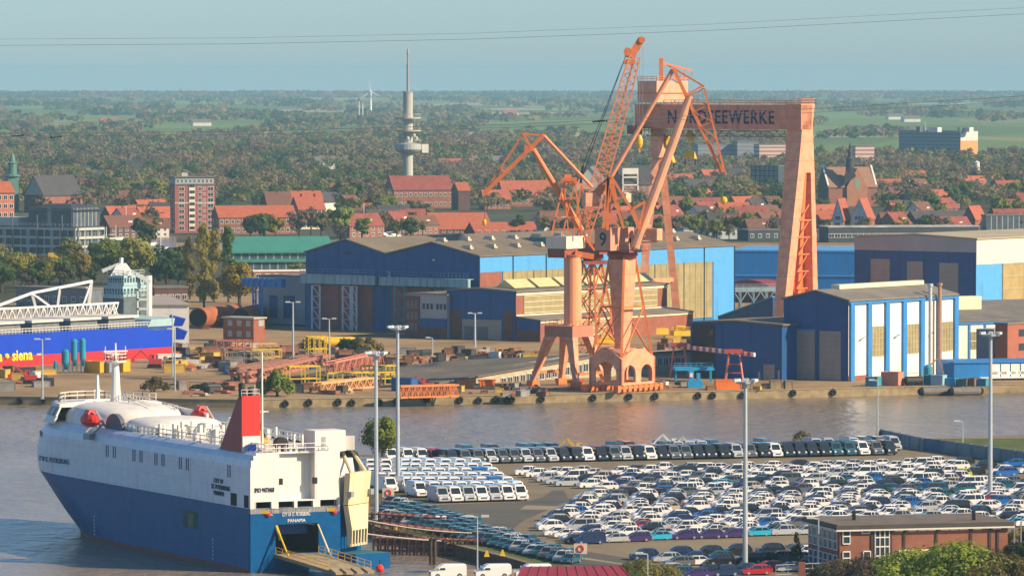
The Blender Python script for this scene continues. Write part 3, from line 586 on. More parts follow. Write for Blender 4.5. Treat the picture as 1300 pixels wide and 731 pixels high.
# rigid leg: a box that narrows downwards along the beam and splits into two legs across it
def leg_half(t_top0, t_top1, t_bot0, t_bot1, b_top, b_bot, z0, z1, m):
    m.hexa([Gp(-1, t_bot0, z0), Gp(b_bot, t_bot0, z0), Gp(b_bot, t_bot1, z0), Gp(-1, t_bot1, z0)], [Gp(-1, t_top0, z1), Gp(b_top, t_top0, z1), Gp(b_top, t_top1, z1), Gp(-1, t_top1, z1)])
zs = zat(218, Dg)
mb = MB(); leg_half(-2.6, 4.0, -1.9, 3.0, 4.1, 4.1, zat(158, Dg), zt + .3, mb)
leg_half(-1.9, 3.0, -4.0, 4.0, 4.1, 3.6, zs, zat(158, Dg), mb)
leg_half(-4.0, -.6, -12, -8.4, 3.6, 1.9, 0, zs, mb); leg_half(2.2, 4.0, 3.8, 6.3, 3.6, 1.9, 0, zs, mb)
rl_ = mb.build('rigid_leg', salmon, gantry)
mb = MB(); mb.hexa([Gp(1.2, -10, 0), Gp(1.4, -10, 0), Gp(1.4, 5, 0), Gp(1.2, 5, 0)], [Gp(2.6, -2, zs), Gp(2.8, -2, zs), Gp(2.8, 3, zs), Gp(2.6, 3, zs)]); mb.build('leg_web', mat('web_red', (.70, .11, .03), .5, .15), rl_)
mb = MB().tube(Gp(0, -3.5, 0), Gp(0, 0, zs), .9, None, 8)
for k in range(7): z = 3 + k * 4.6; t = -3.4 + 3.4 * z / zs; mb.bar(Gp(-1, t - 2.4, z), Gp(-1, t + 3.0, z), .35).bar(Gp(-1, t - 2.2, z), Gp(-1, t + 2.2, z + 4.2), .3)
mb.build('stair_tower', orange, rl_)
MB().rail([Gp(-1, -2.6, zt + .3), Gp(-1, 4.2, zt + .3), Gp(4.6, 4.2, zt + .3)], 1.3, 1.2, .14).build('leg_railing', orange, rl_)
# pendulum leg: two pipes meeting under the beam
pl = MB(); bp0 = walk(Gp(0, 0, 0), -BX, 836)
top = Gp(bp0, 0, zb)
mid = W(841, 222, top.y - 2)
a0 = W(812, 408, Dg + 12); a1 = W(858, 404, Dg + 12); a0.z = 0; a1.z = 0
j = top + up(-8)
pl.hexa([j + BX * -1.1 + AX * -2.4, j + BX * 1.1 + AX * -2.4, j + BX * 1.1 + AX * 2.4, j + BX * -1.1 + AX * 2.4], [top + BX * -1.4 + AX * -1.8, top + BX * 1.4 + AX * -1.8, top + BX * 1.4 + AX * 1.8, top + BX * -1.4 + AX * 1.8])
fa = Vector((j.x, j.y, 0)) - AX * 9.5; fb = Vector((j.x, j.y, 0)) + AX * 9.5
pl.bar(j - AX * 1.4, fa, 2.0, 2.0).bar(j + AX * 1.4, fb, 2.0, 2.0).bar(j.lerp(fa, .72), j.lerp(fb, .72), 1.2)
pend = pl.build('pendulum_leg', salmon, gantry)
# trolley house on the left end with its own small jib
hb = walk(Gp(0, 0, 0), -BX, 842)
mb = MB(); z0, z1 = zt + .6, zat(103, Dg)
mb.hexa([Gp(hb - 2, -6, z0), Gp(hb + 4.4, -6, z0), Gp(hb + 4.4, 9, z0), Gp(hb - 2, 9, z0)], [Gp(hb - 2, -6, z1), Gp(hb + 4.4, -6, z1), Gp(hb + 4.4, 9, z1), Gp(hb - 2, 9, z1)])
tr = mb.build('trolley_house', mat('trolley_salmon', (.72, .36, .22), .5, .12, .4), gantry)
MB().rail([Gp(hb - 2, -6, z1), Gp(hb - 2, 9, z1), Gp(hb + 4.4, 9, z1), Gp(hb + 4.4, -6, z1), Gp(hb - 2, -6, z1)], 1.2, 1.4, .12).build('roof_railing', orange, tr)
mb = MB(); mb.hexa([Gp(hb - 2.3, -6.2, z0 + 2.4), Gp(hb + 4.6, -6.2, z0 + 2.4), Gp(hb + 4.6, 9.2, z0 + 2.4), Gp(hb - 2.3, 9.2, z0 + 2.4)], [p + up(.3) for p in (Gp(hb - 2.3, -6.2, z0 + 2.4), Gp(hb + 4.6, -6.2, z0 + 2.4), Gp(hb + 4.6, 9.2, z0 + 2.4), Gp(hb - 2.3, 9.2, z0 + 2.4))]); mb.build('gallery', orange, tr)
MB().hexa([Gp(hb - 2.04, -2.6, z0 + 4), Gp(hb - 2.04, -1.7, z0 + 4), Gp(hb - 1.9, -1.7, z0 + 4), Gp(hb - 1.9, -2.6, z0 + 4)], [Gp(hb - 2.04, -2.6, z0 + 5.2), Gp(hb - 2.04, -1.7, z0 + 5.2), Gp(hb - 1.9, -1.7, z0 + 5.2), Gp(hb - 1.9, -2.6, z0 + 5.2)]).build('house_window', black, tr)
c = Gp(hb - 1, -2.5, z1); jb = MB().bar(c, c + up(zat(74, Dg) - z1), 1.1).bar(c + up(5), c + AX * 9 - BX * -4 + up(2.8), .55).bar(c + up(5.5), c + up(3.2) + AX * 4 + BX * 1.5, .3)
for k in range(4): q = c + (AX * 9 + BX * 4) * (k + 1) / 4; jb.bar(q + up(.6), q + up(2.8), .2)
jb.bar(c + up(.8), c + AX * 9 + BX * 4 + up(.8), .2); jb.build('service_jib', orange, tr)
MB().box(Gp(blen - 1, -4.2, zb - 1.5), (3, 3, 2.4), .6).rail([Gp(blen + 1, -4, zb - 1.2), Gp(blen - 7, -4, zb - 1.2)], 1.6, 1.2, .2).build('end_platform', brownred, gantry)
for px, py, w_ in ((876, 179, 0), (841, 184, 3)):
    b_ = walk(Gp(0, -1, 0), -BX, px); p = Gp(b_, -1 + w_, 0); z = zat(py, p.y)
    MB().box(p + up(z), (1.9, 1.4, 2.0), .2).box(p + up(z + 2), (1.1, 1, .8), .2).tube(p + up(z - 3.2), p + up(z), .12).hexa([p + BX * -1.9 + AX * -.6 + up(z - 4.9), p + BX * 1.9 + AX * -.6 + up(z - 4.9), p + BX * 1.9 + AX * .6 + up(z - 4.9), p + BX * -1.9 + AX * .6 + up(z - 4.9)], [p + BX * -1.1 + AX * -.6 + up(z - 2.8), p + BX * 1.1 + AX * -.6 + up(z - 2.8), p + BX * 1.1 + AX * .6 + up(z - 2.8), p + BX * -1.1 + AX * .6 + up(z - 2.8)]).build('hook_block', yellow, gantry)
    mb = MB()
    for d in (-.5, .5): mb.bar(p + BX * d + up(z + 2.8), p + BX * d + up(zb), .09)
    for d in (-1.7, 1.7): mb.bar(p + BX * d + up(z - 6.6), p + BX * d + up(z - 4.8), .3)
    mb.build('hoist_rope', black, gantry)
# --- front slewing crane marked 9
D9 = 1216.0
c9 = W(790, 498, D9 + 4); c9.z = 0
crane9 = thing('dockside_crane', 'salmon dockside crane with arched portal foot and a 9 on its machinery house', 'crane', c9)
# portal: two arched walls and two side walls, roof sloping to the tower foot
zp = zat(455, D9); zp2 = zat(443, D9); zg = zat(488, D9)
def C9(b, a, z): return c9 + BX * b + AX * a + up(z)
hw = 4.4; hl = 6.4
def arch_wall(P, ex, n_arch, L, th, inw, zlo, zhi, zpeak):
    """wall of length L along ex from P with arched openings"""
    m = MB(); k = L / n_arch; seg = 8
    for i in range(n_arch):
        x0 = i * k; ox0, ox1 = x0 + k * .16, x0 + k * .84; zc = zlo + (zhi - zlo) * .42; r = (ox1 - ox0) / 2; xm = (ox0 + ox1) / 2
        def q(x, z): return P + ex * x + up(z)
        def slab(pts): m.hexa(pts, [p + inw * th for p in pts])
        slab([q(x0, zlo), q(ox0, zlo), q(ox0, zhi), q(x0, zhi)]); slab([q(ox1, zlo), q(x0 + k, zlo), q(x0 + k, zhi), q(ox1, zhi)])
        slab([q(ox0, zlo), q(ox1, zlo), q(ox1, zlo + .5), q(ox0, zlo + .5)])
        for sgi in range(seg):
            t0, t1 = math.pi * sgi / seg, math.pi * (sgi + 1) / seg
            slab([q(xm - r * math.cos(t0), zc + r * .9 * math.sin(t0)), q(xm - r * math.cos(t1), zc + r * .9 * math.sin(t1)), q(xm - r * math.cos(t1), zhi), q(xm - r * math.cos(t0), zhi)])
    if zpeak: m.hexa([P + up(zhi), P + ex * L + up(zhi), P + ex * (L * .66) + up(zpeak), P + ex * (L * .34) + up(zpeak)], [p + inw * th for p in (P + up(zhi), P + ex * L + up(zhi), P + ex * (L * .66) + up(zpeak), P + ex * (L * .34) + up(zpeak))])
    return m
pw = MB()
w1 = arch_wall(C9(hw, -hl, 0), AX, 2, 2 * hl, .6, -BX, zg, zp, zp2); w2 = arch_wall(C9(-hw, -hl, 0), AX, 2, 2 * hl, .6, BX, zg, zp, zp2)
w3 = arch_wall(C9(-hw, -hl, 0), BX, 1, 2 * hw, .6, AX, zg, zp, zp2); w4 = arch_wall(C9(-hw, hl, 0), BX, 1, 2 * hw, .6, -AX, zg, zp, zp2)
for q in (w1, w2, w3, w4): pw.add(q.v, q.f)
pw.hexa([C9(-hw, -hl, zp), C9(hw, -hl, zp), C9(hw, hl, zp), C9(-hw, hl, zp)], [C9(-2, -2.4, zp2), C9(2, -2.4, zp2), C9(2, 2.4, zp2), C9(-2, 2.4, zp2)])
port = pw.build('portal', salmon, crane9)
bg_ = MB()
for b in (-hw, hw):
    for k in range(9): a = -hl - 1.6 + k * 2 * (hl + 1.6) / 8; bg_.box(C9(b, a, .3), (1.1, 1.3, zg - .3), .9).tube(C9(b - .4, a, .45), C9(b + .4, a, .45), .45)
    bg_.hexa([C9(b - .5, -hl - 2, .9), C9(b + .5, -hl - 2, .9), C9(b + .5, hl + 2, .9), C9(b - .5, hl + 2, .9)], [C9(b - .5, -hl - 2, 1.5), C9(b + .5, -hl - 2, 1.5), C9(b + .5, hl + 2, 1.5), C9(b - .5, hl + 2, 1.5)])
bg_.build('bogies', orange, port)
z3 = zat(324, D9); z4 = zat(318, D9); z5 = zat(289, D9)
tw = MB()
for b, a in ((-1, -1), (1, -1), (1, 1), (-1, 1)):
    p = C9(b * 4.0, a * 5.9, zp - .2); q = C9(b * 1.9, a * 2.0, z3); tw.bar(p, q, .55)
    m_ = p.lerp(q, .5)
    b2, a2 = (-a, b)
    p2 = C9(b2 * 4.0, a2 * 5.9, zp - .2).lerp(C9(b2 * 1.9, a2 * 2.0, z3), .5); tw.bar(m_, p2, .35)
    tw.bar(p, C9(b2 * 1.9, a2 * 2.0, z3).lerp(C9(b2 * 4, a2 * 5.9, zp), .5), .3)
tw.build('tower_legs', orange, crane9)
sh = MB().hexa([C9(-1.0, -1.3, zp2 - .2), C9(1.0, -1.3, zp2 - .2), C9(1.0, 1.3, zp2 - .2), C9(-1, 1.3, zp2 - .2)], [C9(-2.2, -2.6, z3 - 1), C9(2.2, -2.6, z3 - 1), C9(2.2, 2.6, z3 - 1), C9(-2.2, 2.6, z3 - 1)]); sh.build('king_post', salmon, crane9)
MB().lathe(C9(0, 0, z3 - 1), [(2.6, 0), (3.4, .8), (3.4, 1.3), (2.9, 1.8)], 18).build('slew_ring', brownred, crane9)
MB().box(C9(0, 0, z3 + .6), (9, 7.5, .5), -.64).rail([C9(-4.5, -3.8, z3 + 1), C9(4.5, -3.8, z3 + 1), C9(4.5, 3.8, z3 + 1)], 1, 1.4, .1).build('slewing_platform', brownred, crane9)
hx0 = walk(C9(2.4, -3, 0), -BX, 755)
mb = MB(); hA = W(775, 318, D9 - 2); hA.z = 0
hs = walk(hA, -BX, 755); hl2 = walk(hA, AX, 805)
mb.obox(hA + up(z4), -BX * hs, AX * hl2, z5 - z4); mh = mb.build('machinery_house', mat('house_salmon', (.66, .30, .19), .5, .12, .4, streak=True), crane9)
words3d('9', 4.2, hA - BX * (hs * .72) - AX * .06 + up(z4 + 1.1), BX, (0, 0, 1), mat('number_navy', (.03, .04, .09), .6, 0), 'number', mh, .04, bold=.05)
MB().obox(hA + BX * .0 + AX * (hl2 * .76) + up(z4 + 1.6), BX * .06, AX * .9, 1.1).build('house_window', black, mh)
# jib system lies in a vertical plane across the view
def J(px, py, o=0): return W(px, py, D9 + o)
jm = MB().tube(J(806, 314), J(876, 122), 1.15, .95, 10); jm.tube(J(812, 308, 4), J(822, 285, 3), .9, .9, 8); jm.build('main_jib', mat('jib_tan', (.72, .36, .20), .5, .12), crane9)
fj = MB()
for o in (-1.2, 1.2):
    fj.bar(J(855, 87, o * .3), J(916, 219, o * .2), .75).bar(J(894, 112, o), J(920, 219, o * .2), .4).bar(J(855, 87, o * .3), J(894, 110, o), .4).bar(J(870, 122, o), J(892, 109, o), .4)
    for k in range(5):
        t = .28 + k * .14; a = J(855 + 61 * t, 87 + 132 * t, o * .5); t2 = k * .2; fj.bar(a, J(894 + 26 * t2, 112 + 107 * t2, o * .8), .25)
        t3 = (k + 1) * .2; fj.bar(a, J(894 + 26 * min(t3, .98), 112 + 107 * min(t3, .98), o * .8), .22)
fj.bar(J(892, 110, -1.2), J(892, 110, 1.2), .4); fj.build('fly_jib', orange, crane9)
MB().tube(J(854, 89), J(776, 224), .5, None, 8).build('luffing_tie', mat('tie_salmon', (.72, .30, .16), .5, .1), crane9)
fr = MB()
for o in (-2, 2):
    for q in ((766, 290), (792, 290), (771, 292)): fr.bar(J(774 + o, 226, o), J(*q, o), .6)
    fr.bar(J(776, 224, o), J(802, 266, o), .6).bar(J(802, 266, o), J(813, 292, o), .9).bar(J(776, 250, o), J(788, 252, o), .4).bar(J(802, 266, o), J(819, 256, o), .6).bar(J(819, 256, o), J(811, 290, o), .45).bar(J(762, 258, o), J(786, 288, o), .4)
fr.tube(J(750, 254), J(776, 227), 1.1, .9, 10).bar(J(776, 224, -2), J(776, 224, 2), .6); fr.build('counter_frame', orange, crane9)
MB().box(J(750, 262), (3.2, 2.6, 3), .3).build('counterweight', salmon, crane9)
MB().box(J(797, 257), (1.2, 1.2, 2.0), .3).build('winch_cover', cream, crane9)
cb = MB().box(J(830, 305), (2.9, 2.6, 2.6), -.5).bar(J(808, 303), J(828, 303), .7).bar(J(815, 308), J(838, 306), .4); cbo = cb.build('operator_cab', salmon, crane9)
hk = MB().ball(J(924, 218) + up(-80 / 4.4 * 0), .3)
# hook of the front crane hangs low behind the fly jib
tipJ = J(919, 219); hz_ = zat(252, D9); mb = MB().bar(tipJ, Vector((tipJ.x, tipJ.y, hz_)), .06); mb.build('hoist_rope', black, crane9); MB().ball((tipJ.x, tipJ.y, hz_ - .4), (.8, .8, .9), 10).build('hook_block', yellow, crane9)
# --- left crane on a round column
DL = 1238.0
cl = W(722, 491, DL); cl.z = 0
craneL = thing('column_crane', 'orange crane with a cream cabin on a thick round column and folded double jib', 'crane', cl)
def CL(b, a, z): return cl + BX * b + AX * a + up(z)
def K(px, py, o=0): return W(px, py, DL + o)
zq = zat(427, DL); zq2 = zat(413, DL)
MB().hexa([CL(-3.9, -3.9, zq), CL(3.9, -3.9, zq), CL(3.9, 3.9, zq), CL(-3.9, 3.9, zq)], [CL(-3.9, -3.9, zq2), CL(3.9, -3.9, zq2), CL(3.9, 3.9, zq2), CL(-3.9, 3.9, zq2)]).build('portal_box', mat('portal_salmon', (.50, .19, .12), .55, .18, .3, streak=True), craneL)
for b, a in ((-1, -1), (1, -1), (1, 1), (-1, 1)):
    m = MB().hexa([CL(b * 6.0 - .5, a * 5.4 - .5, 1.4), CL(b * 6.0 + .5, a * 5.4 - .5, 1.4), CL(b * 6 + .5, a * 5.4 + .5, 1.4), CL(b * 6 - .5, a * 5.4 + .5, 1.4)], [CL(b * 3.0 - 1, a * 3.0 - 1, zq), CL(b * 3 + 1, a * 3 - 1, zq), CL(b * 3 + 1, a * 3 + 1, zq), CL(b * 3 - 1, a * 3 + 1, zq)])
    lg = m.build('leg', salmon, craneL); m = MB().box(CL(b * 6, a * 5.4, .5), (3.4, 1.0, 1.0), .93)
    for k in (-1.2, -.4, .4, 1.2): m.tube(CL(b * 6 - .4, a * 5.4 + k, .45), CL(b * 6 + .4, a * 5.4 + k, .45), .42)
    m.build('bogie', orange, lg)
MB().bar(CL(-6, -5.4, 3.2), CL(-6, 5.4, 3.2), .6).bar(CL(6, -5.4, 3.2), CL(6, 5.4, 3.2), .6).bar(CL(-6, -5.4, 2.6), CL(-2, -5.4, zq - 1), .4).bar(CL(6, 5.4, 2.6), CL(3, 5, zq - 1), .4).build('portal_ties', orange, craneL)
px_c = K(727, 413); MB().lathe((px_c.x, px_c.y, zq2), [(2.3, 0), (2.0, .6), (2.0, zat(327, DL) - zq2), (2.5, zat(323, DL) - zq2)], 20).build('column', mat('column_salmon', (.82, .35, .17), .45, .12, .3, streak=True), craneL, smooth=False)
MB().rail([CL(-3.7, -3.7, zq2), CL(3.7, -3.7, zq2), CL(3.7, 3.7, zq2), CL(-3.7, 3.7, zq2), CL(-3.7, -3.7, zq2)], 1.1, 1.3, .09).build('gallery_railing', orange, craneL)
kA = K(719, 316, -3); kA.z = 0; ks = walk(kA, -BX, 693); kl = walk(kA, AX, 743); zk0, zk1 = zat(315.5, DL), zat(300, DL)
MB().obox(kA + up(zk0), -BX * ks, AX * kl, zk1 - zk0).build('machinery_house', mat('house_cream', (.80, .72, .56), .5, .1, .4), craneL)
MB().obox(kA + BX * -.5 + up(zat(327, DL)), -BX * (ks - 1), AX * 5, zk0 - zat(327, DL) - .05).build('counterweight', brownred, craneL)
MB().bar(K(730, 322), K(754, 326), 2.2, 1.2).bar(K(742, 300, 2), K(755, 318, 2), .5).rail([K(738, 314, 2), K(757, 316, 2)], 2.2, .8, .12).build('ballast_arm', orange, craneL)
ft = MB()
for o in (-1.8, 1.8):
    ft.bar(K(716, 231, o * .5), K(700, 299, o), .38).bar(K(716, 231, o * .5), K(722, 299, o), .3).bar(K(730, 231, o * .5), K(714, 299, o), .3).bar(K(730, 231, o * .5), K(739, 299, o), .42)
    for y0, xa, xb in ((252, 711, 733), (276, 706, 736), (291, 702, 738)): ft.bar(K(xa, y0, o), K(xb, y0, o), .25)
ft.box(K(723, 233), (3.2, 3.2, 1.3)).box(K(721, 227), (1.6, 1.6, 1.0)).rail([K(712, 233, -2), K(734, 233, -2)], 1.0, .8, .1); ft.build('tower_frame', orange, craneL)
MB().tube(K(738, 293), K(677, 190), .85, .6, 10).build('main_jib', hotred if 0 else mat('jib_orange', (.76, .24, .08), .5, .12), craneL)
fl = MB()
for o in (-1.1, 1.1):
    fl.bar(K(690, 172, o), K(614, 246, o * .3), .85).bar(K(664, 170, o), K(690, 172, o), .4).bar(K(664, 170, o), K(616, 243, o * .3), .38).bar(K(664, 170, o), K(676, 190, o), .55)
    fl.bar(K(636, 214, o), K(640, 219, o), .4)
for k in range(10): t = k / 10; fl.bar(K(690 - 76 * t, 172 + 74 * t, -1.1 + .7 * t), K(690 - 76 * (t + .1), 172 + 74 * (t + .1), 1.1 - .8 * t), .3)
fl.bar(K(690, 172, -1.1), K(690, 172, 1.1), .6).box(K(672, 192), (2.2, 2.6, 1.4)); fl.build('fly_jib', orange, craneL)
MB().tube(K(690, 172), K(752, 238), .38, None, 8).bar(K(752, 238), K(726, 232), .6).build('luffing_tie', mat('tie_orange', (.74, .30, .14), .5, .1), craneL)
tp = K(615, 246); zh = zat(281, DL); MB().bar(tp, Vector((tp.x, tp.y, zh)), .07).build('hoist_rope', black, craneL); MB().ball((tp.x, tp.y, zh - .3), (.5, .5, .8), 10).build('hook', yellow, craneL)
# --- rear crane with the tall lattice boom
DR = 1300.0
c8 = W(752, 472, DR); c8.z = 0
craneR = thing('lattice_boom_crane', 'orange crane with tall steep lattice boom rising between its two neighbours', 'crane', c8)
def Rr(px, py, o=0): return W(px, py, DR + o)
lt = MB(); zt8 = zat(333, DR)
for b, a in ((-1, -1), (1, -1), (1, 1), (-1, 1)):
    p = c8 + BX * (b * 5.2) + AX * (a * 5.2); q = c8 + BX * (b * 1.5) + AX * (a * 1.5) + up(zt8); lt.bar(p, q, .5)
    p2 = c8 + BX * (-a * 5.2) + AX * (b * 5.2); q2 = c8 + BX * (-a * 1.5) + AX * (b * 1.5) + up(zt8)
    for k in range(4):
        lt.bar(p.lerp(q, k / 4), p2.lerp(q2, (k + 1) / 4), .22).bar(p.lerp(q, (k + 1) / 4), p2.lerp(q2, (k + 1) / 4), .26).bar(p2.lerp(q2, k / 4), p.lerp(q, (k + 1) / 4), .22)
lt.build('lattice_tower', orange, craneR)
MB().box(c8 + up(zt8 - .4), (6.5, 6.5, .8), .3).lathe(c8 + up(zt8 + .4), [(2, 0), (2.6, .8), (2.6, 1.6)], 14).box(c8 + up(zt8 + 2), (8, 5.5, 2.6), -.64).rail([c8 + up(zt8 + .4) + BX * -3.2, c8 + up(zt8 + .4) + BX * 3.2], 1, .9, .1).build('slewing_deck', brownred, craneR)
bm_ = MB(); f0_, f1_ = Rr(741, 302), Rr(806, 72); ax_ = (f1_ - f0_).normalized(); sd = Vector((ax_.z, 0, -ax_.x))
k1, k2 = f0_.lerp(f1_, .3), f0_.lerp(f1_, .82)
dp = Vector((0, 1, 0))
bm_.truss(f0_, k1, sd * 2.6, dp * 2.2, 7, .2, wv2=sd * 3.7, hv2=dp * 2.6).truss(k1, k2, sd * 3.7, dp * 2.6, 15, .2, wv2=sd * 3.2, hv2=dp * 2.4).truss(k2, f1_, sd * 3.2, dp * 2.4, 5, .22, wv2=sd * 2.4, hv2=dp * 2)
bm_.bar(f0_, f1_, .4); bm_.build('lattice_boom', mat('boom_orange', (.78, .27, .10), .5, .12), craneR)
hd = MB().hexa([Rr(793, 72, -1), Rr(806, 76, -1), Rr(806, 76, 1), Rr(793, 72, 1)], [Rr(794, 60, -1), Rr(809, 66, -1), Rr(809, 66, 1), Rr(794, 60, 1)]).hexa([Rr(800, 64, -.8), Rr(811, 66, -.8), Rr(811, 66, .8), Rr(800, 64, .8)], [Rr(811, 47, -.8), Rr(819, 49, -.8), Rr(819, 49, .8), Rr(811, 47, .8)]).tube(Rr(797, 66, -1.2), Rr(797, 66, 1.2), 1.0, None, 12).tube(Rr(815, 51, -1.1), Rr(815, 51, 1.1), .8, None, 12).box(Rr(799, 82), (2.6, 2.2, 1.2)); hd.build('boom_head', orange, craneR)
af = MB()
for o in (-1.8, 1.8): af.bar(Rr(738, 232, o), Rr(728, 300, o), .4).bar(Rr(738, 232, o), Rr(750, 300, o), .4).bar(Rr(741, 300, o), Rr(726, 300, o), .4).bar(Rr(733, 266, o), Rr(744, 266, o), .3)
af.build('mast_frame', orange, craneR)
MB().bar(Rr(795, 70, -.8), Rr(740, 210, -.8), .14).bar(Rr(795, 70, .8), Rr(736, 232, .8), .14).bar(Rr(740, 210, 0), Rr(737, 234, 0), .5).bar(Rr(752, 155, 0), Rr(768, 153, 0), .35).build('pendant_ropes', black, craneR)
h8 = Rr(816, 52); hb8 = Rr(812, 66); zz = zat(180, DR)
MB().bar(h8, Vector((h8.x, h8.y, zz + 2)), .07).bar(hb8, Vector((hb8.x, hb8.y, zz + 2)), .07).bar(Rr(809, 66), Vector((Rr(809, 66).x, h8.y, zz + 2)), .07).build('hoist_rope', steel, craneR)
MB().ball((hb8.x, h8.y, zz), (.8, .8, 1.7), 10).box((hb8.x, h8.y, zz - 2.6), (.4, .4, 1.2)).build('hook_block', yellow, craneR)
for n_ in ('column_salmon', 'portal_salmon', 'house_salmon', 'trolley_salmon', 'house_cream'): stain(MATS[n_], (.30, .15, .09), .45, .6)
# --- low red and white gantry on the quay
DS = 1247.0
sgc = W(932, 488, DS); sgc.z = 0
small = thing('quay_gantry', 'low red and white striped gantry beam on slanted legs on the quay', 'gantry crane', sgc)
pA, pB = W(846, 447, DS + 40), W(958, 452, DS - 4); zA = zat(449, DS); pA.z = pB.z = zA
n = 28; r_ = MB().bar(pA, pB, .5, .9, 1)
for k in range(0, n, 2): r_.bar(pA.lerp(pB, k / n), pA.lerp(pB, (k + 1) / n), .56, .96, 0)
r_.build('beam', [mat('faded_red', (.50, .08, .05), .6, .2), white], small)
for px0, pxs in ((932, (-1, 1)), (862, (-1, 1))):
    q = W(px0, 488 if px0 > 900 else 478, DS if px0 > 900 else DS + 30); q.z = 0
    for sx in pxs:
        for sy in (-1, 1): MB().bar(q + up(zA) + Vector((sx * 1.2, 0, 0)), q + Vector((sx * 2.1, sy * 2.6, 0)), .32).build('leg', mat('leg_pale_red', (.60, .20, .13), .6, .2), small)
    MB().box(q + up(zA + .2), (3.8, 2, .8)).bar(q + Vector((-1.6, 0, 2.6)), q + Vector((1.6, 0, 2.6)), .25).bar(q + Vector((-1.4, -1, 4.6)), q + Vector((1.4, -1, 4.6)), .25).build('end_carriage', mat('faded_red', ()), small)
# ================================================================ shipyard halls and yard
deepblue = banded('cladding_blue', (.009, .075, .25), (.007, .058, .2), 1.6, 'H', .88, .55, .16)
skyblue = banded('cladding_sky', (.09, .36, .72), (.08, .33, .67), 2.2, 'H', .92, .5, .08)
midblue = banded('cladding_mid', (.015, .19, .52), (.014, .17, .47), 1.8, 'H', .92, .5, .1)
brick = banded('red_brick', (.30, .105, .065), (.25, .085, .055), .5, 'Z', .8, .85, .25)
brickdk = mat('dark_brick', (.16, .07, .055), .85, .25, .8)
maroon = banded('maroon_doors', (.26, .10, .10), (.22, .085, .085), 3.2, 'H', .95, .7, .1)
greyd = banded('grey_door', (.30, .28, .25), (.24, .22, .2), 1.3, 'Z', .93, .6, .08)
greyc = mat('grey_cladding', (.34, .35, .36), .6, .1, .3)
creamw = banded('cream_cladding', (.80, .72, .55), (.74, .66, .5), 1.1, 'H', .94, .55, .06)
whitew = banded('white_cladding', (.82, .78, .68), (.77, .73, .63), 1.0, 'H', .93, .55, .06)
olive = mat('translucent_panel', (.36, .30, .14), .35, .22, .25)
frame_m = mat('cream_frame', (.74, .66, .45), .6, .1)
rooft = mat('roof_felt', (.19, .155, .105), .85, .22, .12)
roofg = mat('roof_grey', (.20, .18, .15), .85, .25, .15)
rooft2 = mat('roof_tan', (.42, .36, .24), .85, .15, .1)
pil_b = mat('pilaster_blue', (.03, .22, .55), .5, .1)
girder_m = mat('girder_paleblue', (.26, .42, .48), .55, .25, .6, streak=True)
colw = mat('column_palegrey', (.48, .53, .55), .55, .15)
for m_ in (deepblue, skyblue, midblue): stain(m_, (.05, .08, .12), .5, .3)
for m_ in (creamw, whitew, greyd, maroon, olive): stain(m_, (.24, .17, .11), .4, .5)
class Face:
    """a wall plane: P at the foot, e along the wall, n outward"""
    def __init__(s, P, e, n): s.P = Vector(P); s.e = Vector(e); s.n = Vector(n)
    def at(s, t, z, o=0): return s.P + s.e * t + s.n * o + up(z)
    def t(s, px): return walk(s.P, s.e, px)
    def rect(s, t0, t1, z0, z1, o=.06, mi=0, m=None, th=None):
        m = m or MB(); th = o + .05 if th is None else th
        m.hexa([s.at(t0, z0, o), s.at(t1, z0, o), s.at(t1, z1, o), s.at(t0, z1, o)], [s.at(t0, z0, o - th), s.at(t1, z0, o - th), s.at(t1, z1, o - th), s.at(t0, z1, o - th)], mi); return m
    def gridpanel(s, t0, t1, z0, z1, nx, nz, o=.08, r=.14, m=None):
        m = s.rect(t0, t1, z0, z1, o, 0, m)
        for k in range(nx + 1): t = t0 + (t1 - t0) * k / nx; m.bar(s.at(t, z0, o + .04), s.at(t, z1, o + .04), r, r, 1)
        for k in range(nz + 1): z = z0 + (z1 - z0) * k / nz; m.bar(s.at(t0, z, o + .05), s.at(t1, z, o + .05), r, r, 1)
        return m
def hall(name, label, cat, P, wd, L, eave, ridges, walls, roofm, group=None, ex=AX, over=.5, roofth=.35):
    """shed: P is the front corner, wd a list of bay widths running left along -BX, ridges the ridge heights"""
    ey = Vector((ex.y, -ex.x, 0)); P = Vector((P[0], P[1], 0)); root = thing(name, label, cat, P, group)
    mb = MB(); w = 0; rf = MB()
    for wi, rz in zip(wd, ridges):
        a, b = P - ey * w, P - ey * (w + wi); m = (a + b) / 2
        for q, d in ((Vector(), 0), (ex * L, .02)):
            mb.add([a + q, b + q, b + q + up(eave), m + q + up(rz), a + q + up(eave)], [(0, 1, 2, 3, 4)], 0)
        for s, p in ((1, a), (-1, b)):
            o = (ey * s) * (over if (w == 0 and s > 0) or (wi == wd[-1] and s < 0) else 0)
            sl = (rz - eave) / (wi / 2); p0 = p + o + up(eave - o.length * sl); f = -ex * .35
            rf.hexa([p0 + f, p0 + ex * (L + .35), m + up(rz) + ex * (L + .35), m + up(rz) + f], [v + up(roofth) for v in (p0 + f, p0 + ex * (L + .35), m + up(rz) + ex * (L + .35), m + up(rz) + f)])
        w += wi
    mb.add([P, P + ex * L, P + ex * L + up(eave), P + up(eave)], [(0, 1, 2, 3)], 1)
    q = P - ey * w; mb.add([q, q + ex * L, q + ex * L + up(eave), q + up(eave)], [(0, 1, 2, 3)], 1)
    wall = mb.build('wall', walls, root); roof = rf.build('roof', roofm, root)
    return root, roof, Face(P, -ey, -ex), Face(P, ex, ey)
def part(mb, name, m, root, label=None): o = mb.build(name, m, root); return tag(o, label) if label else o
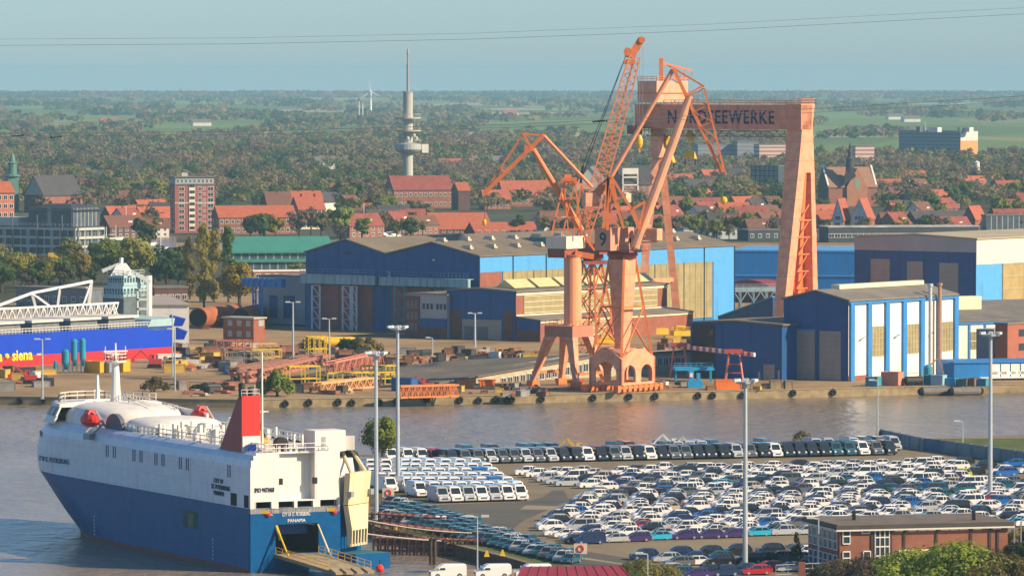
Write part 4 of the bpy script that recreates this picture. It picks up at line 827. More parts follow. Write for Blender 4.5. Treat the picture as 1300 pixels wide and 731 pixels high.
# --- the double blue hall
D1 = 1485.0; P1 = W(608, 300, D1); P1.z = 0
t2 = walk(P1, -BX, 490); t1 = walk(P1, -BX, 388)
e1 = zat(325.6, D1); z_r = zat(307, D1 + 18)
L1 = walk(P1, AX, 932)
root, roof, FF, FR = hall('assembly_hall', 'large twin gabled blue assembly hall with pale crane girders across its front doors', 'hall', P1, [t2, t1 - t2], L1, e1, [z_r, z_r + .3], [deepblue, midblue], rooft)
zb0 = zat(346, D1)
part(FR.rect(0, L1, zb0, e1 - .1, .1), 'sky_blue_band', skyblue, root)
part(FR.rect(0, FR.t(636), 0, zb0, .08), 'brick_bay', brick, root)
te = FR.t(905); k = 0
tt = FR.t(638)
for i in range(7):
    a = tt + (te - tt) * i / 7; b = tt + (te - tt) * (i + .97) / 7
    part(FR.gridpanel(a, b, 1, zb0 - .1, 5, 3, .1, .12), 'glazing_panel', [olive, mat('panel_frame', (.46, .40, .24), .6)], root)
part(FR.rect(te + .3, L1, 0, zb0, .09), 'end_cladding', skyblue, root)
g = MB()
for i in range(9): t = L1 * i / 8; g.bar(FR.at(t, 0, .2), FR.at(t, e1, .2), .3)
part(g, 'downpipes', mat('dark_pipe', (.03, .06, .12), .6), root)
for i in range(22):
    rb = i % 2; y = 4 + (i // 2) * (L1 - 8) / 10.5; c = P1 + AX * y - BX * (t2 * .5 if rb else t2 * (.22)) ; c.z = z_r + .2 if rb else e1 + (z_r - e1) * .44 + .3
    v = MB().box(c, (3.2, 1.5, .5), -.64).box(c + up(.5), (2.6, .9, .6), -.64); v.build('roof_vent', mat('vent_pale', (.55, .5, .4), .6, .2), roof)
# front doors, piers and runway girders
for s0, s1 in ((402, 430), (431, 453), (455, 473)): part(FF.rect(FF.t(s1), FF.t(s0), 0, zat(362, D1 + 30), .12), 'door_leaf', maroon, root)
for s0, s1 in ((497, 518), (519, 548), (550, 575)): part(FF.rect(FF.t(s1), FF.t(s0), 0, zat(366, D1 + 10), .12), 'door_leaf', maroon, root)
part(FF.rect(FF.t(445), FF.t(437), zat(323, D1 + 25), zat(320, D1 + 25), .1), 'gable_vent', black, root); 
part(FF.rect(FF.t(552.5), FF.t(549.5), zat(331.5, D1 + 8), zat(329, D1 + 8), .2), 'gable_lamp', colw, root)
words3d('3', 3.6, FF.at(FF.t(492), zat(356, D1 + 17), .5), BX, (0, 0, 1), colw, 'hall_number', root, .06)
for xa, xb, ya, yb, dz in ((390, 484, 352, 363, 4), (490, 603, 353, 363, 2)):
    g = MB(); ta, tb = FF.t(xa), FF.t(xb); za, zb_ = zat(yb, D1 + 12), zat(ya, D1 + 12)
    g.hexa([FF.at(ta, za, 3), FF.at(tb, za, 3), FF.at(tb, za, 2), FF.at(ta, za, 2)], [FF.at(ta, zb_, 3), FF.at(tb, zb_, 3), FF.at(tb, zb_, 2), FF.at(ta, zb_, 2)])
    n = 13
    for i in range(n + 1): t = ta + (tb - ta) * i / n; g.bar(FF.at(t, za, 3.1), FF.at(t, zb_, 3.1), .22)
    g.hexa([FF.at(ta, zb_, 3.3), FF.at(tb, zb_, 3.3), FF.at(tb, zb_, .1), FF.at(ta, zb_, .1)], [FF.at(ta, zb_ + .2, 3.3), FF.at(tb, zb_ + .2, 3.3), FF.at(tb, zb_ + .2, .1), FF.at(ta, zb_ + .2, .1)])
    gg = part(g, 'runway_girder', girder_m, root); g = MB().rail([FF.at(ta, zb_ + .2, 3.2), FF.at(tb, zb_ + .2, 3.2)], 1.5, 1.3, .1); part(g, 'girder_railing', mat('rail_teal', (.12, .25, .30), .6), gg)
def lattice_col(face, px, w_, ztop, o, root, m):
    t = face.t(px); g = MB()
    for d in (-w_ / 2, w_ / 2): g.bar(face.at(t + d, 0, o), face.at(t + d, ztop, o), .5)
    n = max(3, int(ztop / 2.6))
    for i in range(n):
        z0, z1 = ztop * i / n, ztop * (i + 1) / n; g.bar(face.at(t - w_ / 2, z0, o), face.at(t + w_ / 2, z1, o), .2); g.bar(face.at(t - w_ / 2, z1, o), face.at(t + w_ / 2, z1, o), .2)
    part(g, 'lattice_column', m, root)
for px, w_ in ((408, 2.2), (447, 2.2), (457, 1.2)): lattice_col(FF, px, w_ * 1.25, zat(364, D1 + 20), 2.5, root, colw)
lattice_col(FF, 514, 3.4, zat(364, D1 + 10), 2.5, root, mat('column_teal', (.10, .24, .28), .6))
# --- annex left of the hall with its own blue girder
D2 = 1535.0; P2 = W(388, 300, D2); P2.z = 0
root, roof, F2, _ = hall('annex_building', 'pale grey annex left of the twin blue hall, blue girder on two blue posts', 'building', P2 - BX * .3, [walk(P2, -BX, 331)], 22, zat(352, D2), [zat(351, D2)], [greyc, greyc], roofg)
part(F2.rect(F2.t(374), F2.t(360), 2, zat(376, D2), .1), 'door', deepblue, root); part(F2.rect(F2.t(352), F2.t(342), 2, zat(376, D2), .1), 'door', deepblue, root); part(F2.rect(F2.t(388), F2.t(331), 0, zat(412, D2), .13), 'plinth', mat('plinth_navy', (.01, .03, .09), .7), root)
za, zb_ = zat(364, D2), zat(353, D2); g = MB().hexa([F2.at(F2.t(380), za, 8), F2.at(F2.t(331), za, 8), F2.at(F2.t(331), za, 6), F2.at(F2.t(380), za, 6)], [F2.at(F2.t(380), zb_, 8), F2.at(F2.t(331), zb_, 8), F2.at(F2.t(331), zb_, 6), F2.at(F2.t(380), zb_, 6)])
for i in range(8): t = F2.t(380) + (F2.t(331) - F2.t(380)) * i / 7; g.bar(F2.at(t, za, 8.1), F2.at(t, zb_, 8.1), .3)
part(g, 'runway_girder', mat('girder_blue', (.05, .22, .52), .5, .2, .6), root)
for px in (343, 351): lattice_col(F2, px, 1.0, za, 7, root, mat('post_blue', (.05, .24, .55), .5))
# --- lower workshop in front
D3 = 1450.0; P3 = W(655, 400, D3); P3.z = 0; e3 = zat(371, D3); w3 = walk(P3, -BX, 567); L3 = walk(P3, AX, 847)
root, roof, F3, R3 = hall('workshop', 'low blue and brick workshop with glazed side wall in front of the twin blue hall', 'workshop', P3, [w3], L3, e3, [zat(366.5, D3 + 8)], [deepblue, brick], roofg)
part(F3.rect(F3.t(585), F3.t(572), 0, zat(396, D3), .1), 'brick_pier', brickdk, root); part(F3.rect(F3.t(651), F3.t(639), 0, zat(396, D3), .1), 'brick_pier', brickdk, root)
part(F3.rect(F3.t(637), F3.t(587), 0, zat(407, D3), .14), 'sliding_door', greyd, root); part(F3.rect(F3.t(620), F3.t(590), 0, zat(416, D3), .2), 'inner_door', mat('inner_grey', (.12, .14, .16), .6), root)
n = 3; ts = [R3.t(664), R3.t(720), R3.t(780), R3.t(835)]
for i in range(3): part(R3.gridpanel(ts[i] + .4, ts[i + 1] - .4, zat(398, D3), e3 - 1.2, 9, 3, .1, .16), 'glazing_panel', [olive, frame_m], root)
part(R3.rect(0, L3, e3 - .9, e3 - .3, .2), 'eave_trim', frame_m, root); part(R3.rect(0, L3, zat(402, D3), zat(402, D3) + .5, .2), 'sill_trim', frame_m, root)
yr = MB()
for i in range(6):
    y = 5 + i * L3 / 6.3; a = P3 + AX * y - BX * (w3 * .46) + up(zat(367, D3 + 8) + .3)
    m = MB(); l = L3 / 7.4; m.add([a, a + AX * l, a + AX * l + BX * 3 + up(2.2), a + BX * 3 + up(2.2), a + BX * 6.5, a + AX * l + BX * 6.5], [(0, 1, 2, 3), (3, 2, 5, 4), (0, 3, 4), (1, 5, 2)]); m.build('roof_light', mat('rooflight_cream', (.66, .54, .26), .5, .12), roof)
# lean-to along its lit side
lw = 8.0; PL = P3 + BX * lw; m = MB(); el = zat(408, D3 - 10); eh = zat(402.5, D3)
LL = walk(PL, AX, 880)
t = thing('lean_to', 'low brick lean to with felt roof along the glazed side of the blue workshop', 'shed', PL)
m.add([PL, P3 + BX * .2, P3 + BX * .2 + up(eh), PL + up(el)], [(0, 1, 2, 3)], 0); m.add([PL, PL + AX * LL, PL + AX * LL + up(el), PL + up(el)], [(0, 1, 2, 3)], 1); m.add([p + AX * LL for p in (PL, P3 + BX * .2, P3 + BX * .2 + up(eh), PL + up(el))], [(0, 1, 2, 3)], 0); m.build('wall', [deepblue, brick], t)
MB().hexa([PL + BX * .4 - AX * .3 + up(el - .1), PL + BX * .4 + AX * LL + up(el - .1), P3 + BX * .25 + AX * LL + up(eh), P3 + BX * .25 - AX * .3 + up(eh)], [p + up(.25) for p in (PL + BX * .4 - AX * .3 + up(el - .1), PL + BX * .4 + AX * LL + up(el - .1), P3 + BX * .25 + AX * LL + up(eh), P3 + BX * .25 - AX * .3 + up(eh))]).build('roof', roofg, t)
fl_ = Face(PL, AX, BX); fr_ = Face(PL, -BX, -AX)
part(fl_.rect(0, LL, el - .7, el - .3, .12), 'eave_trim', frame_m, t); part(fl_.gridpanel(LL * .1, LL * .42, 1, el - 1, 8, 2, .1, .15), 'glazing_panel', [olive, frame_m], t); part(fr_.rect(.2, 7.5, 0, el * .55, .1), 'brick_base', brickdk, t)
# left wing of the workshop: white upper wall with six dark windows, brick stair tower
PW = W(567, 400, D3 + 12) ; PW.z = 0; ww = walk(PW, -BX, 515)
root, roof, F4, _ = hall('office_wing', 'white office wing with six small dark windows and brick stair tower beside the workshop', 'building', PW, [ww], 20, zat(375, D3 + 12), [zat(374, D3 + 12)], [greyc, greyc], roofg)
part(F4.rect(F4.t(533), F4.t(515), 0, zat(376, D3 + 16), .3), 'stair_tower', brickdk, root); part(F4.rect(F4.t(567), F4.t(533), zat(416, D3 + 12), zat(405, D3 + 12), .3), 'blue_band', deepblue, root); part(F4.rect(F4.t(567), F4.t(533), 0, zat(416, D3 + 12), .25), 'base_wall', brickdk, root)
part(F4.rect(F4.t(558), F4.t(541), 0, zat(426, D3 + 12), .4), 'gate', mat('gate_navy', (.02, .04, .09), .6), root)
for px in (538, 543, 548, 555.5, 560, 565): part(F4.rect(F4.t(px + 1.4), F4.t(px - 1.6), zat(393, D3 + 12), zat(386, D3 + 12), .08), 'window', glass, root)
for zz in (388, 402, 416):
    for px in (519, 524, 529): part(F4.rect(F4.t(px + 1.8), F4.t(px - 1.8), zat(zz + 5, D3 + 12), zat(zz - 5, D3 + 12), .36), 'window', mat('stair_glass', (.16, .14, .14), .3), root)
# --- white and blue ribbed hall on the quay
D4 = G(1077, 484).y; P4 = G(1077, 484); e4 = zat(382, D4); w4 = walk(P4, -BX, 995); L4 = walk(P4, AX, 1215)
root, roof, F5, R5 = hall('ribbed_hall', 'white hall with bright blue ribs and two tall grey doors in its navy gable', 'hall', P4, [w4], L4, e4, [zat(369.5, D4 + 5)], [deepblue, whitew], roofg)
for a, b in ((1006, 1035), (1041, 1068)): part(F5.rect(F5.t(b), F5.t(a), .1, zat(420, D4 + 4), .12), 'sliding_door', greyd, root)
part(F5.rect(F5.t(1037), F5.t(1004), zat(420, D4 + 4), zat(418, D4 + 4), .3), 'door_rail', pil_b, root)
for px in (1081, 1103, 1125.5, 1147.5, 1170, 1191.5, 1213): part(R5.rect(R5.t(px) - .8, R5.t(px) + .8, 0, e4 - .3, .55), 'rib', pil_b, root)
part(R5.rect(0, L4, e4 - .8, e4 - .35, .62), 'gutter', pil_b, root)
for a, b in ((1107, 1122), (1151, 1166), (1195, 1209)): part(R5.gridpanel(R5.t(a), R5.t(b), zat(450, D4 + 15), zat(413, D4 + 15), 4, 5, .1, .12), 'window', [olive, mat('panel_frame', ())], root)
for a, b in ((1106, 1123), (1150, 1166), (1194, 1210)): part(R5.gridpanel(R5.t(a), R5.t(b), .8, zat(474, D4 + 15), 5, 2, .1, .16), 'low_window', [glass, white], root)
part(R5.rect(0, R5.t(1102), 0, 1.2, .12), 'brick_base', brick, root)
for px in (1090, 1134, 1178): 
    t = R5.t(px); g = MB().bar(R5.at(t, 9, .3), R5.at(t + .8, 9.9, .9), .16).bar(R5.at(t + .8, 9.9, .9), R5.at(t + 1.6, 9.9, .9), .18); part(g, 'wall_lamp', black, root)
MB().obox(P4 - BX * (w4 * .5 + 1.2) + AX * 8 + up(zat(369.5, D4 + 5) + .2), AX * 36, BX * 2.4, 1.0).build('ridge_vent', frame_m, roof)
for px, c_ in ((1175, colw), (1187, mat('flue_rust', (.40, .22, .12), .6))): t = R5.t(px); part(MB().tube(R5.at(t, 0, 1.4), R5.at(t, zat(372, D4 + 20) + 1.4, 1.4), .42, None, 10).tube(R5.at(t, zat(372, D4 + 20) + 1.4, 1.4), R5.at(t, zat(372, D4 + 20) + 2, 1.4), .65, None, 10), 'flue', c_, root)
# --- navy shed left of it with a maroon end
D5 = 1262.0; P5 = W(995, 400, D5) ; P5.z = 0
root, roof, F6, _ = hall('navy_shed', 'long low navy shed with a dark maroon end wall left of the ribbed white hall', 'shed', P5 - BX * .5, [walk(P5, -BX, 879)], 24, zat(412, D5 + 6), [zat(407.5, D5 + 10)], [deepblue, deepblue], rooft)
part(F6.rect(F6.t(908), F6.t(880), 0, zat(412, D5 + 14), .15), 'maroon_end', mat('maroon_black', (.05, .022, .03), .7, .2), root)
part(F6.rect(F6.t(984), F6.t(970), 0, zat(463, D5), .12), 'roller_door', greyd, root); part(F6.rect(F6.t(990.5), F6.t(988), 0, zat(470, D5), .12), 'door', greyc, root); part(F6.rect(F6.t(966), F6.t(963), 0, zat(473, D5), .12), 'door', greyc, root)
for yy in (425, 446): part(F6.rect(F6.t(906), F6.t(901), zat(yy + 4, D5), zat(yy - 4, D5), .2), 'louvre', brickdk, root)
# --- raised monopitch roof and barrel roof behind it
q = W(981, 405, 1560); q.z = 0; w_ = walk(q, -BX, 912); t = thing('wedge_building', 'navy wedge shaped building whose roof rises to the right, behind the low navy shed', 'building', q)
m = MB(); m.add([q, q - BX * w_, q - BX * w_ + up(zat(403, 1570)), q + up(zat(377.5, 1560))], [(0, 1, 2, 3)]); m.add([p + AX * 20 for p in (q, q - BX * w_, q - BX * w_ + up(zat(403, 1570)), q + up(zat(377.5, 1560)))], [(0, 1, 2, 3)]); m.add([q, q + AX * 20, q + AX * 20 + up(zat(377.5, 1560)), q + up(zat(377.5, 1560))], [(0, 1, 2, 3)]); m.build('wall', deepblue, t)
a, b = q - BX * w_ + up(zat(403, 1570)), q + up(zat(377.5, 1560)); MB().hexa([a - AX * .3, b - AX * .3, b + AX * 20.3, a + AX * 20.3], [p + up(.4) for p in (a - AX * .3, b - AX * .3, b + AX * 20.3, a + AX * 20.3)]).build('roof', mat('roof_blue', (.05, .25, .5), .5, .1), t)
q = W(985, 375, 1690); q.z = 0; w_ = walk(q, -BX, 914); t = thing('barrel_roof_shed', 'shed with a curved maroon barrel roof in front of the blue wall', 'shed', q); ht = zat(374, 1690); hp = zat(357.5, 1690); m = MB(); N = 10
for k in range(N):
    def arc(s): return q - BX * (w_ * s) + up(ht + (hp - ht) * (1 - (2 * s - 1) ** 2) ** .75 if 0 < s < 1 else ht)
    a, b = arc(k / N), arc((k + 1) / N); m.hexa([a, b, b + AX * 9, a + AX * 9], [p + up(.4) for p in (a, b, b + AX * 9, a + AX * 9)]); m.poly([Vector((a.x, a.y, ht)), Vector((b.x, b.y, ht)), b, a])
m.build('roof', mat('barrel_maroon', (.24, .045, .05), .6, .15), t); MB().obox(q + up(0), -BX * w_, AX * 9, ht).build('wall', brickdk, t)
# --- steel crane runway on trestles in front of the barrel roof
a_, b_ = W(850, 370, 1625), W(986, 366, 1633); zt_ = zat(368, 1629); a_.z = b_.z = 0; t = thing('crane_runway', 'pale blue steel crane runway on lattice trestles left of the gantry leg', 'crane runway', a_); rw = mat('runway_steel', (.22, .33, .40), .55, .25, .6); d_ = (b_ - a_); e_ = Vector((-.1, 1, 0)) * 3
m = MB().bar(a_ + up(zt_), b_ + up(zt_), .5, 1.3).bar(a_ + e_ + up(zt_), b_ + e_ + up(zt_), .5, 1.3).rail([a_ + up(zt_ + .6), b_ + up(zt_ + .6)], 1.0, 2, .12); m.build('runway_beam', rw, t)
for k in range(8):
    p = a_.lerp(b_, (k + .3) / 8); m = MB().bar(p, p + up(zt_), .45).bar(p + e_, p + e_ + up(zt_), .45)
    for j in range(4): m.bar(p + up(zt_ * j / 4), p + e_ + up(zt_ * (j + 1) / 4), .22)
    q = p + d_ / 8; m.bar(p + up(zt_ * .45), p.lerp(q, .5) + up(zt_ - .6), .25).bar(q + up(zt_ * .45), p.lerp(q, .5) + up(zt_ - .6), .25); m.build('trestle', rw, t)
# --- long blue wall building behind
q = W(930, 375, 1770); q.z = 0; e_ = Vector((.985, -.17, 0)); w_ = walk(q, e_, 1092); n_ = Vector((.17, .985, 0)); t = thing('storage_hall', 'flat roofed plain blue storage hall stretching behind the gantry leg', 'hall', q); zt_ = zat(319, 1770)
MB().obox(q, e_ * w_, n_ * 40, zt_).build('wall', midblue, t); MB().obox(q + up(zt_) - n_ * .2, e_ * w_, n_ * 40.4, .5).build('roof', skyblue, t); MB().obox(q + up(zat(350, 1770)) - n_ * .3, e_ * w_, n_ * .25, .35).build('gutter_line', skyblue, t)
# --- big hall at right
D6 = 1480.0; P6 = W(1239, 400, D6); P6.z = 0; e6 = zat(304, D6); w6 = walk(P6, -BX, 1085)
root, roof, F7, R7 = hall('big_hall', 'largest navy hall with grey top band, three grey doors and cream side cladding', 'hall', P6, [w6], 95, e6, [zat(297, D6 + 18)], [deepblue, skyblue], rooft2)
z7 = zat(319, D6 + 10)
m = MB(); m.add([F7.at(0, z7, .1), F7.at(w6, z7, .1), F7.at(w6, e6 - .05, .1), F7.at(w6 / 2, zat(297, D6 + 18) - .1, .1), F7.at(0, e6 - .05, .1)], [(0, 1, 2, 3, 4)]); part(m, 'grey_gable_band', greyc, root)
for a, b, yy in ((1106, 1130, 330), (1152, 1172, 332), (1193, 1217, 333)): part(F7.rect(F7.t(b), F7.t(a), 0, zat(yy, D6 + 10), .12), 'tall_door', greyd, root)
part(R7.rect(.1, 95, zat(336, D6), e6 - .2, .12), 'cream_band', creamw, root)
part(R7.gridpanel(R7.t(1273), 90, 2, zat(337, D6), 7, 5, .12, .2), 'glazing_panel', [mat('ochre_panel', (.40, .30, .12), .5, .2, .3), mat('panel_frame', ())], root)
# --- lower white works building right of the ribbed hall
D7 = 1330.0; q = W(1214, 460, D7); q.z = 0; e_ = Vector((.86, .5, 0)); n_ = Vector((-.5, .86, 0)); F8 = Face(q, e_, -n_); w_ = 60
t = thing('works_building', 'low white works building with grey felt roof right of the ribbed white hall', 'building', q); z8 = zat(409, D7)
MB().obox(q, e_ * w_, n_ * 34, z8).build('wall', whitew, t); MB().hexa([q + up(z8) - n_ * .4, q + e_ * w_ + up(z8) - n_ * .4, q + e_ * w_ + n_ * 34 + up(zat(386, D7 + 30)), q + n_ * 34 + up(zat(386, D7 + 30))], [p + up(.4) for p in (q + up(z8) - n_ * .4, q + e_ * w_ + up(z8) - n_ * .4, q + e_ * w_ + n_ * 34 + up(zat(386, D7 + 30)), q + n_ * 34 + up(zat(386, D7 + 30)))]).build('roof', roofg, t)
part(F8.rect(0, w_, z8 - .6, z8 - .1, .3), 'gutter', pil_b, t)
for px in (1231, 1251): part(F8.rect(F8.t(px) - .3, F8.t(px) + .3, 0, z8 - .7, .2), 'downpipe', pil_b, t)
for y0, y1 in ((443, 434), (432, 422)): part(F8.gridpanel(F8.t(1233), F8.t(1250), zat(y0, D7), zat(y1, D7), 4, 2, .1, .1), 'window', [olive, mat('panel_frame', ())], t)
MB().box(q + e_ * 16 + n_ * 20 + up(zat(398, D7)), (8, 4, 3.2), .5).build('roof_unit', frame_m, t)
q = W(1279, 462, 1300); q.z = 0; t = thing('brick_block', 'brick block with a dark shaded side at the right edge of the shipyard', 'building', q); zz = zat(412, 1300)
MB().obox(q, -BX * walk(q, -BX, 1264), AX * 40, zz).build('wall', banded('brick_lit', (.36, .12, .07), (.3, .1, .06), .5, 'Z', .8, .85, .2), t); MB().obox(q + up(zz) + BX * .2 - AX * .2, -BX * (walk(q, -BX, 1264) + .4), AX * 40.4, .4).build('roof', roofg, t)
fa_ = Face(q, AX, BX)
for yy in (422, 440): part(fa_.rect(5, 7.5, zat(yy + 6, 1300), zat(yy - 3, 1300), .08), 'window', glass, t)
MB().obox(W(1262, 462, 1312) - up(W(1262, 462, 1312).z), -BX * 5, AX * 6, zat(418, 1312)).build('grey_stack', greyc, t)
q = W(1211, 484, 1262); q.z = 0; t = thing('blue_store', 'long low blue store with white panels on the quay beside the ribbed hall', 'store', q); e_ = Vector((.97, .24, 0)); n_ = Vector((-.24, .97, 0)); fb_ = Face(q, e_, -n_); zz = zat(461, 1262)
MB().obox(q, -BX * walk(q, -BX, 1198) , AX * 12, zz).obox(q, e_ * 40, n_ * 12, zz).build('wall', midblue, t); MB().obox(q + up(zz) - n_ * .3, e_ * 40, n_ * 12.6, .35).build('roof', pil_b, t)
for k in range(5): a = fb_.t(1259) + k * 2.4; part(fb_.rect(a, a + 2.1, zat(478, 1265), zz - .3, .1), 'white_panel', whitew, t)
part(fb_.rect(fb_.t(1243), 40, zat(480.5, 1262), zat(479, 1262), 1.6), 'canopy', whitew, t)
for k in range(6): a = fb_.t(1259) + k * 2.2; part(fb_.rect(a, a + 1.6, 1.3, 1.9, .1), 'low_window', white, t)
# --- long low office range behind the cranes
qa, qb = G(556, 489), G(884, 472); e_ = (qb - qa); w_ = e_.length; e_.normalize(); n_ = Vector((-e_.y, e_.x, 0)); fo = Face(qa, e_, -n_)
t = thing('slipway_range', 'long low concrete office range with white windows running behind the crane feet', 'building', qa); zo = 4.6
qa2 = qa + e_ * 26
def zr_(t): return .3 + zo * min(1, t / (w_ * .62))
m = MB(); rf = MB()
for k in range(16):
    t0, t1 = w_ * k / 16, w_ * (k + 1) / 16; p, q = qa + e_ * t0, qa + e_ * t1
    m.hexa([p, q, q + n_ * 9, p + n_ * 9], [p + up(zr_(t0)), q + up(zr_(t1)), q + n_ * 9 + up(zr_(t1)), p + n_ * 9 + up(zr_(t0))])
    a_ = [p - n_ * .4 + up(zr_(t0) + .01), q - n_ * .4 + up(zr_(t1) + .01), q + n_ * 46 + up(zr_(t1) * .4), p + n_ * 46 + up(zr_(t0) * .4)]; rf.hexa(a_, [v + up(.4) for v in a_])
m.build('wall', mat('range_concrete', (.46, .40, .28), .8, .25, .3), t); rf.build('roof', ground_mat('deck_roof', [(.3, (.11, .10, .08)), (.55, (.17, .15, .12)), (.7, (.24, .2, .15))], scale=.08), t)
for k in range(30):
    a = fo.t(636) + k * (w_ - fo.t(636) - 3) / 30; m = fo.gridpanel(a, a + 1.5, zr_(a) - 3.0, zr_(a) - 1.1, 2, 1, .08, .14); o = m.build('window', [glass, white], t)
# ================================================================ bulk carrier moored at the left
Ua = AX; Va = Vector((.8, -.6, 0))
q0 = G(219, 453); q0.z = 0
def B(u, v, z): return q0 - Ua * u - Va * v + up(z)          # u: metres towards the bow (left), v: away from the viewer
bulk = thing('bulk_carrier', 'bright blue bulk carrier with red bottom, white conveyor boom and teal deckhouse', 'ship', q0 - Ua * 30)
zr = zat(440, q0.y); zh = zat(413, q0.y); bl = mat('bulk_blue', (.005, .05, .50), .4, .12, .3, streak=True); br_ = mat('bulk_red', (.55, .02, .03), .5, .15, .3); teal = mat('deckhouse_teal', (.34, .50, .52), .5, .15, .4); tealdk = mat('deckhouse_window', (.03, .07, .09), .3)
m = MB(); LBk = 120
for z0, z1, mi in ((0, zr, 1), (zr, zh, 0)):
    m.hexa([B(0, 0, z0), B(LBk, 0, z0), B(LBk, 17, z0), B(-1.5, 17, z0)], [B(0, 0, z1), B(LBk, 0, z1), B(LBk, 17, z1), B(-1.5, 17, z1)], mi)
m.build('hull', [bl, br_], bulk)
m = MB().hexa([B(0, 0, zh - 1), B(10, 0, zh - 1), B(10, 17, zh - 1), B(-3, 17, zh - 1)], [B(-1, 0, zat(404, q0.y)), B(8, 0, zat(404, q0.y)), B(8, 17, zat(404, q0.y)), B(-5, 17, zat(402, q0.y))]); m.build('poop', teal, bulk)
for (x0, x1, y0, y1) in ((215, 235, 400, 414), (223, 237, 416, 431)):
    a, b = W(x0, y1, q0.y + 3), W(x1, y0, q0.y + 3); m = MB().hexa([Vector((a.x, a.y, a.z)), Vector((b.x - .8, a.y, a.z)), Vector((b.x - .8, a.y + 4, a.z)), Vector((a.x, a.y + 4, a.z))], [Vector((a.x, a.y, b.z)), Vector((b.x, a.y, b.z - 1)), Vector((b.x, a.y + 4, b.z - 1)), Vector((a.x, a.y + 4, b.z))]); m.build('bow_flare', bl, bulk)
ds = q0.y + 12
def hb(px0, px1, y0, y1, dd, nm, m_, par=bulk, dep=9):
    a = W(px1, y1, ds + dd); b = walk(a, -Va, px0) * .55; l = walk(a, Va, px0); c = Vector((a.x, a.y, 0)); zz0, zz1 = zat(y1, ds + dd), zat(y0, ds + dd)
    a2 = W(px0 + (px1 - px0) * .45, y1, ds + dd - 4); c = Vector((a2.x, a2.y, 0)); wl = walk(c, -BX, px0); wr = walk(c, AX, px1)
    return MB().obox(c + up(zz0), -BX * wl, AX * wr, zz1 - zz0).build(nm, m_, par), Face(c, -BX, -AX), Face(c, AX, BX), wl, wr, zz0, zz1
for (x0, x1, y0, y1, dd, nm, m_) in ((130, 190, 376, 402, 0, 'engine_casing', mat('casing_dark', (.10, .13, .14), .6, .3, .5)), (131, 187, 362, 378, 0, 'deckhouse', teal), (137, 182, 349, 362, 0, 'wheelhouse', teal)):
    o, fl, frr, wl, wr, z0_, z1_ = hb(x0, x1, y0, y1, dd, nm, m_)
    if nm != 'engine_casing':
        g = MB()
        for k in range(7): fl.rect(wl * (k + .2) / 7, wl * (k + .8) / 7, z0_ + (z1_ - z0_) * .3, z0_ + (z1_ - z0_) * .75, .06, 0, g); frr.rect(wr * (k + .2) / 7, wr * (k + .75) / 7, z0_ + (z1_ - z0_) * .3, z0_ + (z1_ - z0_) * .75, .06, 0, g)
        g.build('window_band', tealdk, o)
    MB().rail([fl.at(wl, z1_, .2), fl.at(0, z1_, .2), frr.at(wr, z1_, .2)], 1.2, 1.5, .12).build('railing', teal, o)
pz = mat('superstructure_white', (.74, .74, .70), .5, .12)
m = MB(); a = W(152, 352, ds); 
m.hexa([W(140, 350, ds - 3), W(168, 350, ds - 3), W(172, 350, ds + 6), W(145, 350, ds + 6)], [W(149, 334, ds), W(159, 334, ds), W(160, 334, ds + 3), W(150, 334, ds + 3)]); m.tube(W(154, 336, ds + 1), W(154, 327, ds + 1), .5).bar(W(130, 344, ds), W(150, 336, ds), .9).bar(W(150, 336, ds), W(191, 358, ds), .9); m.build('mast_house', pz, bulk)
m = MB(); m.tube(W(188, 402, ds + 4), W(188, 350, ds + 4), 1.0, None, 10)
for yy in (404, 392, 380, 368): m.bar(W(174, yy, ds), W(190, yy, ds), .5)
m.bar(W(175, 404, ds), W(175, 366, ds), .5); m.build('access_tower', pz, bulk)
bcon = MB(); c0, c1 = W(-60, 403, 1345), W(150, 392, 1372)
bcon.truss(c0, c1, Vector((0, 3, 0)), up(3.0), 42, .26); bcon.build('conveyor_boom', pz, bulk)
m = MB(); k1, k2, k3 = W(-30, 398, 1348), W(40, 372, 1360), W(116, 357, 1370)
for o in (0, 2.2):
    v = Vector((0, o, 0)); m.bar(k1 + v, k2 + v, .6).bar(k2 + v, k3 + v, .6).bar(k2 + v, W(46, 395, 1360) + v, .4).bar(k2 + v, W(70, 394, 1362) + v, .35).bar(W(76, 365, 1364) + v, W(72, 394, 1363) + v, .4).bar(k3 + v, W(103, 393, 1368) + v, .3).bar(k3 + v, W(112, 393, 1369) + v, .5)
m.bar(W(104, 365, 1371), W(116, 365, 1371), .4); m.build('boom_stay', pz, bulk)
for k in range(6):
    u = 12 + k * 14; mm = MB().hexa([B(u, 1.5, zh), B(u + 10.5, 1.5, zh), B(u + 10.5, 13, zh), B(u, 13, zh)], [B(u + .5, 1.8, zh + 2.4), B(u + 10, 1.8, zh + 2.4), B(u + 10, 13, zh + 2.4), B(u + .5, 13, zh + 2.4)])
    o = mm.build('hatch_coaming', mat('coaming_grey', (.16, .17, .17), .6, .35, .8), bulk); MB().hexa([B(u - .4, 1, zh + 2.4), B(u + 11, 1, zh + 2.4), B(u + 11, 13.5, zh + 2.4), B(u - .4, 13.5, zh + 2.4)], [B(u - .4, 1, zh + 3), B(u + 11, 1, zh + 3), B(u + 11, 13.5, zh + 3), B(u - .4, 13.5, zh + 3)]).build('hatch_cover', mat('hatch_pale', (.62, .60, .54), .6, .2), o)
MB().rail([B(2, .3, zh), B(LBk - 2, .3, zh)], 1.2, 1.2, .12).build('deck_railing', pz, bulk)
fh = Face(B(LBk, 0, 0), Ua, Va); ylw = mat('logo_yellow', (.85, .70, .03), .5, .05)
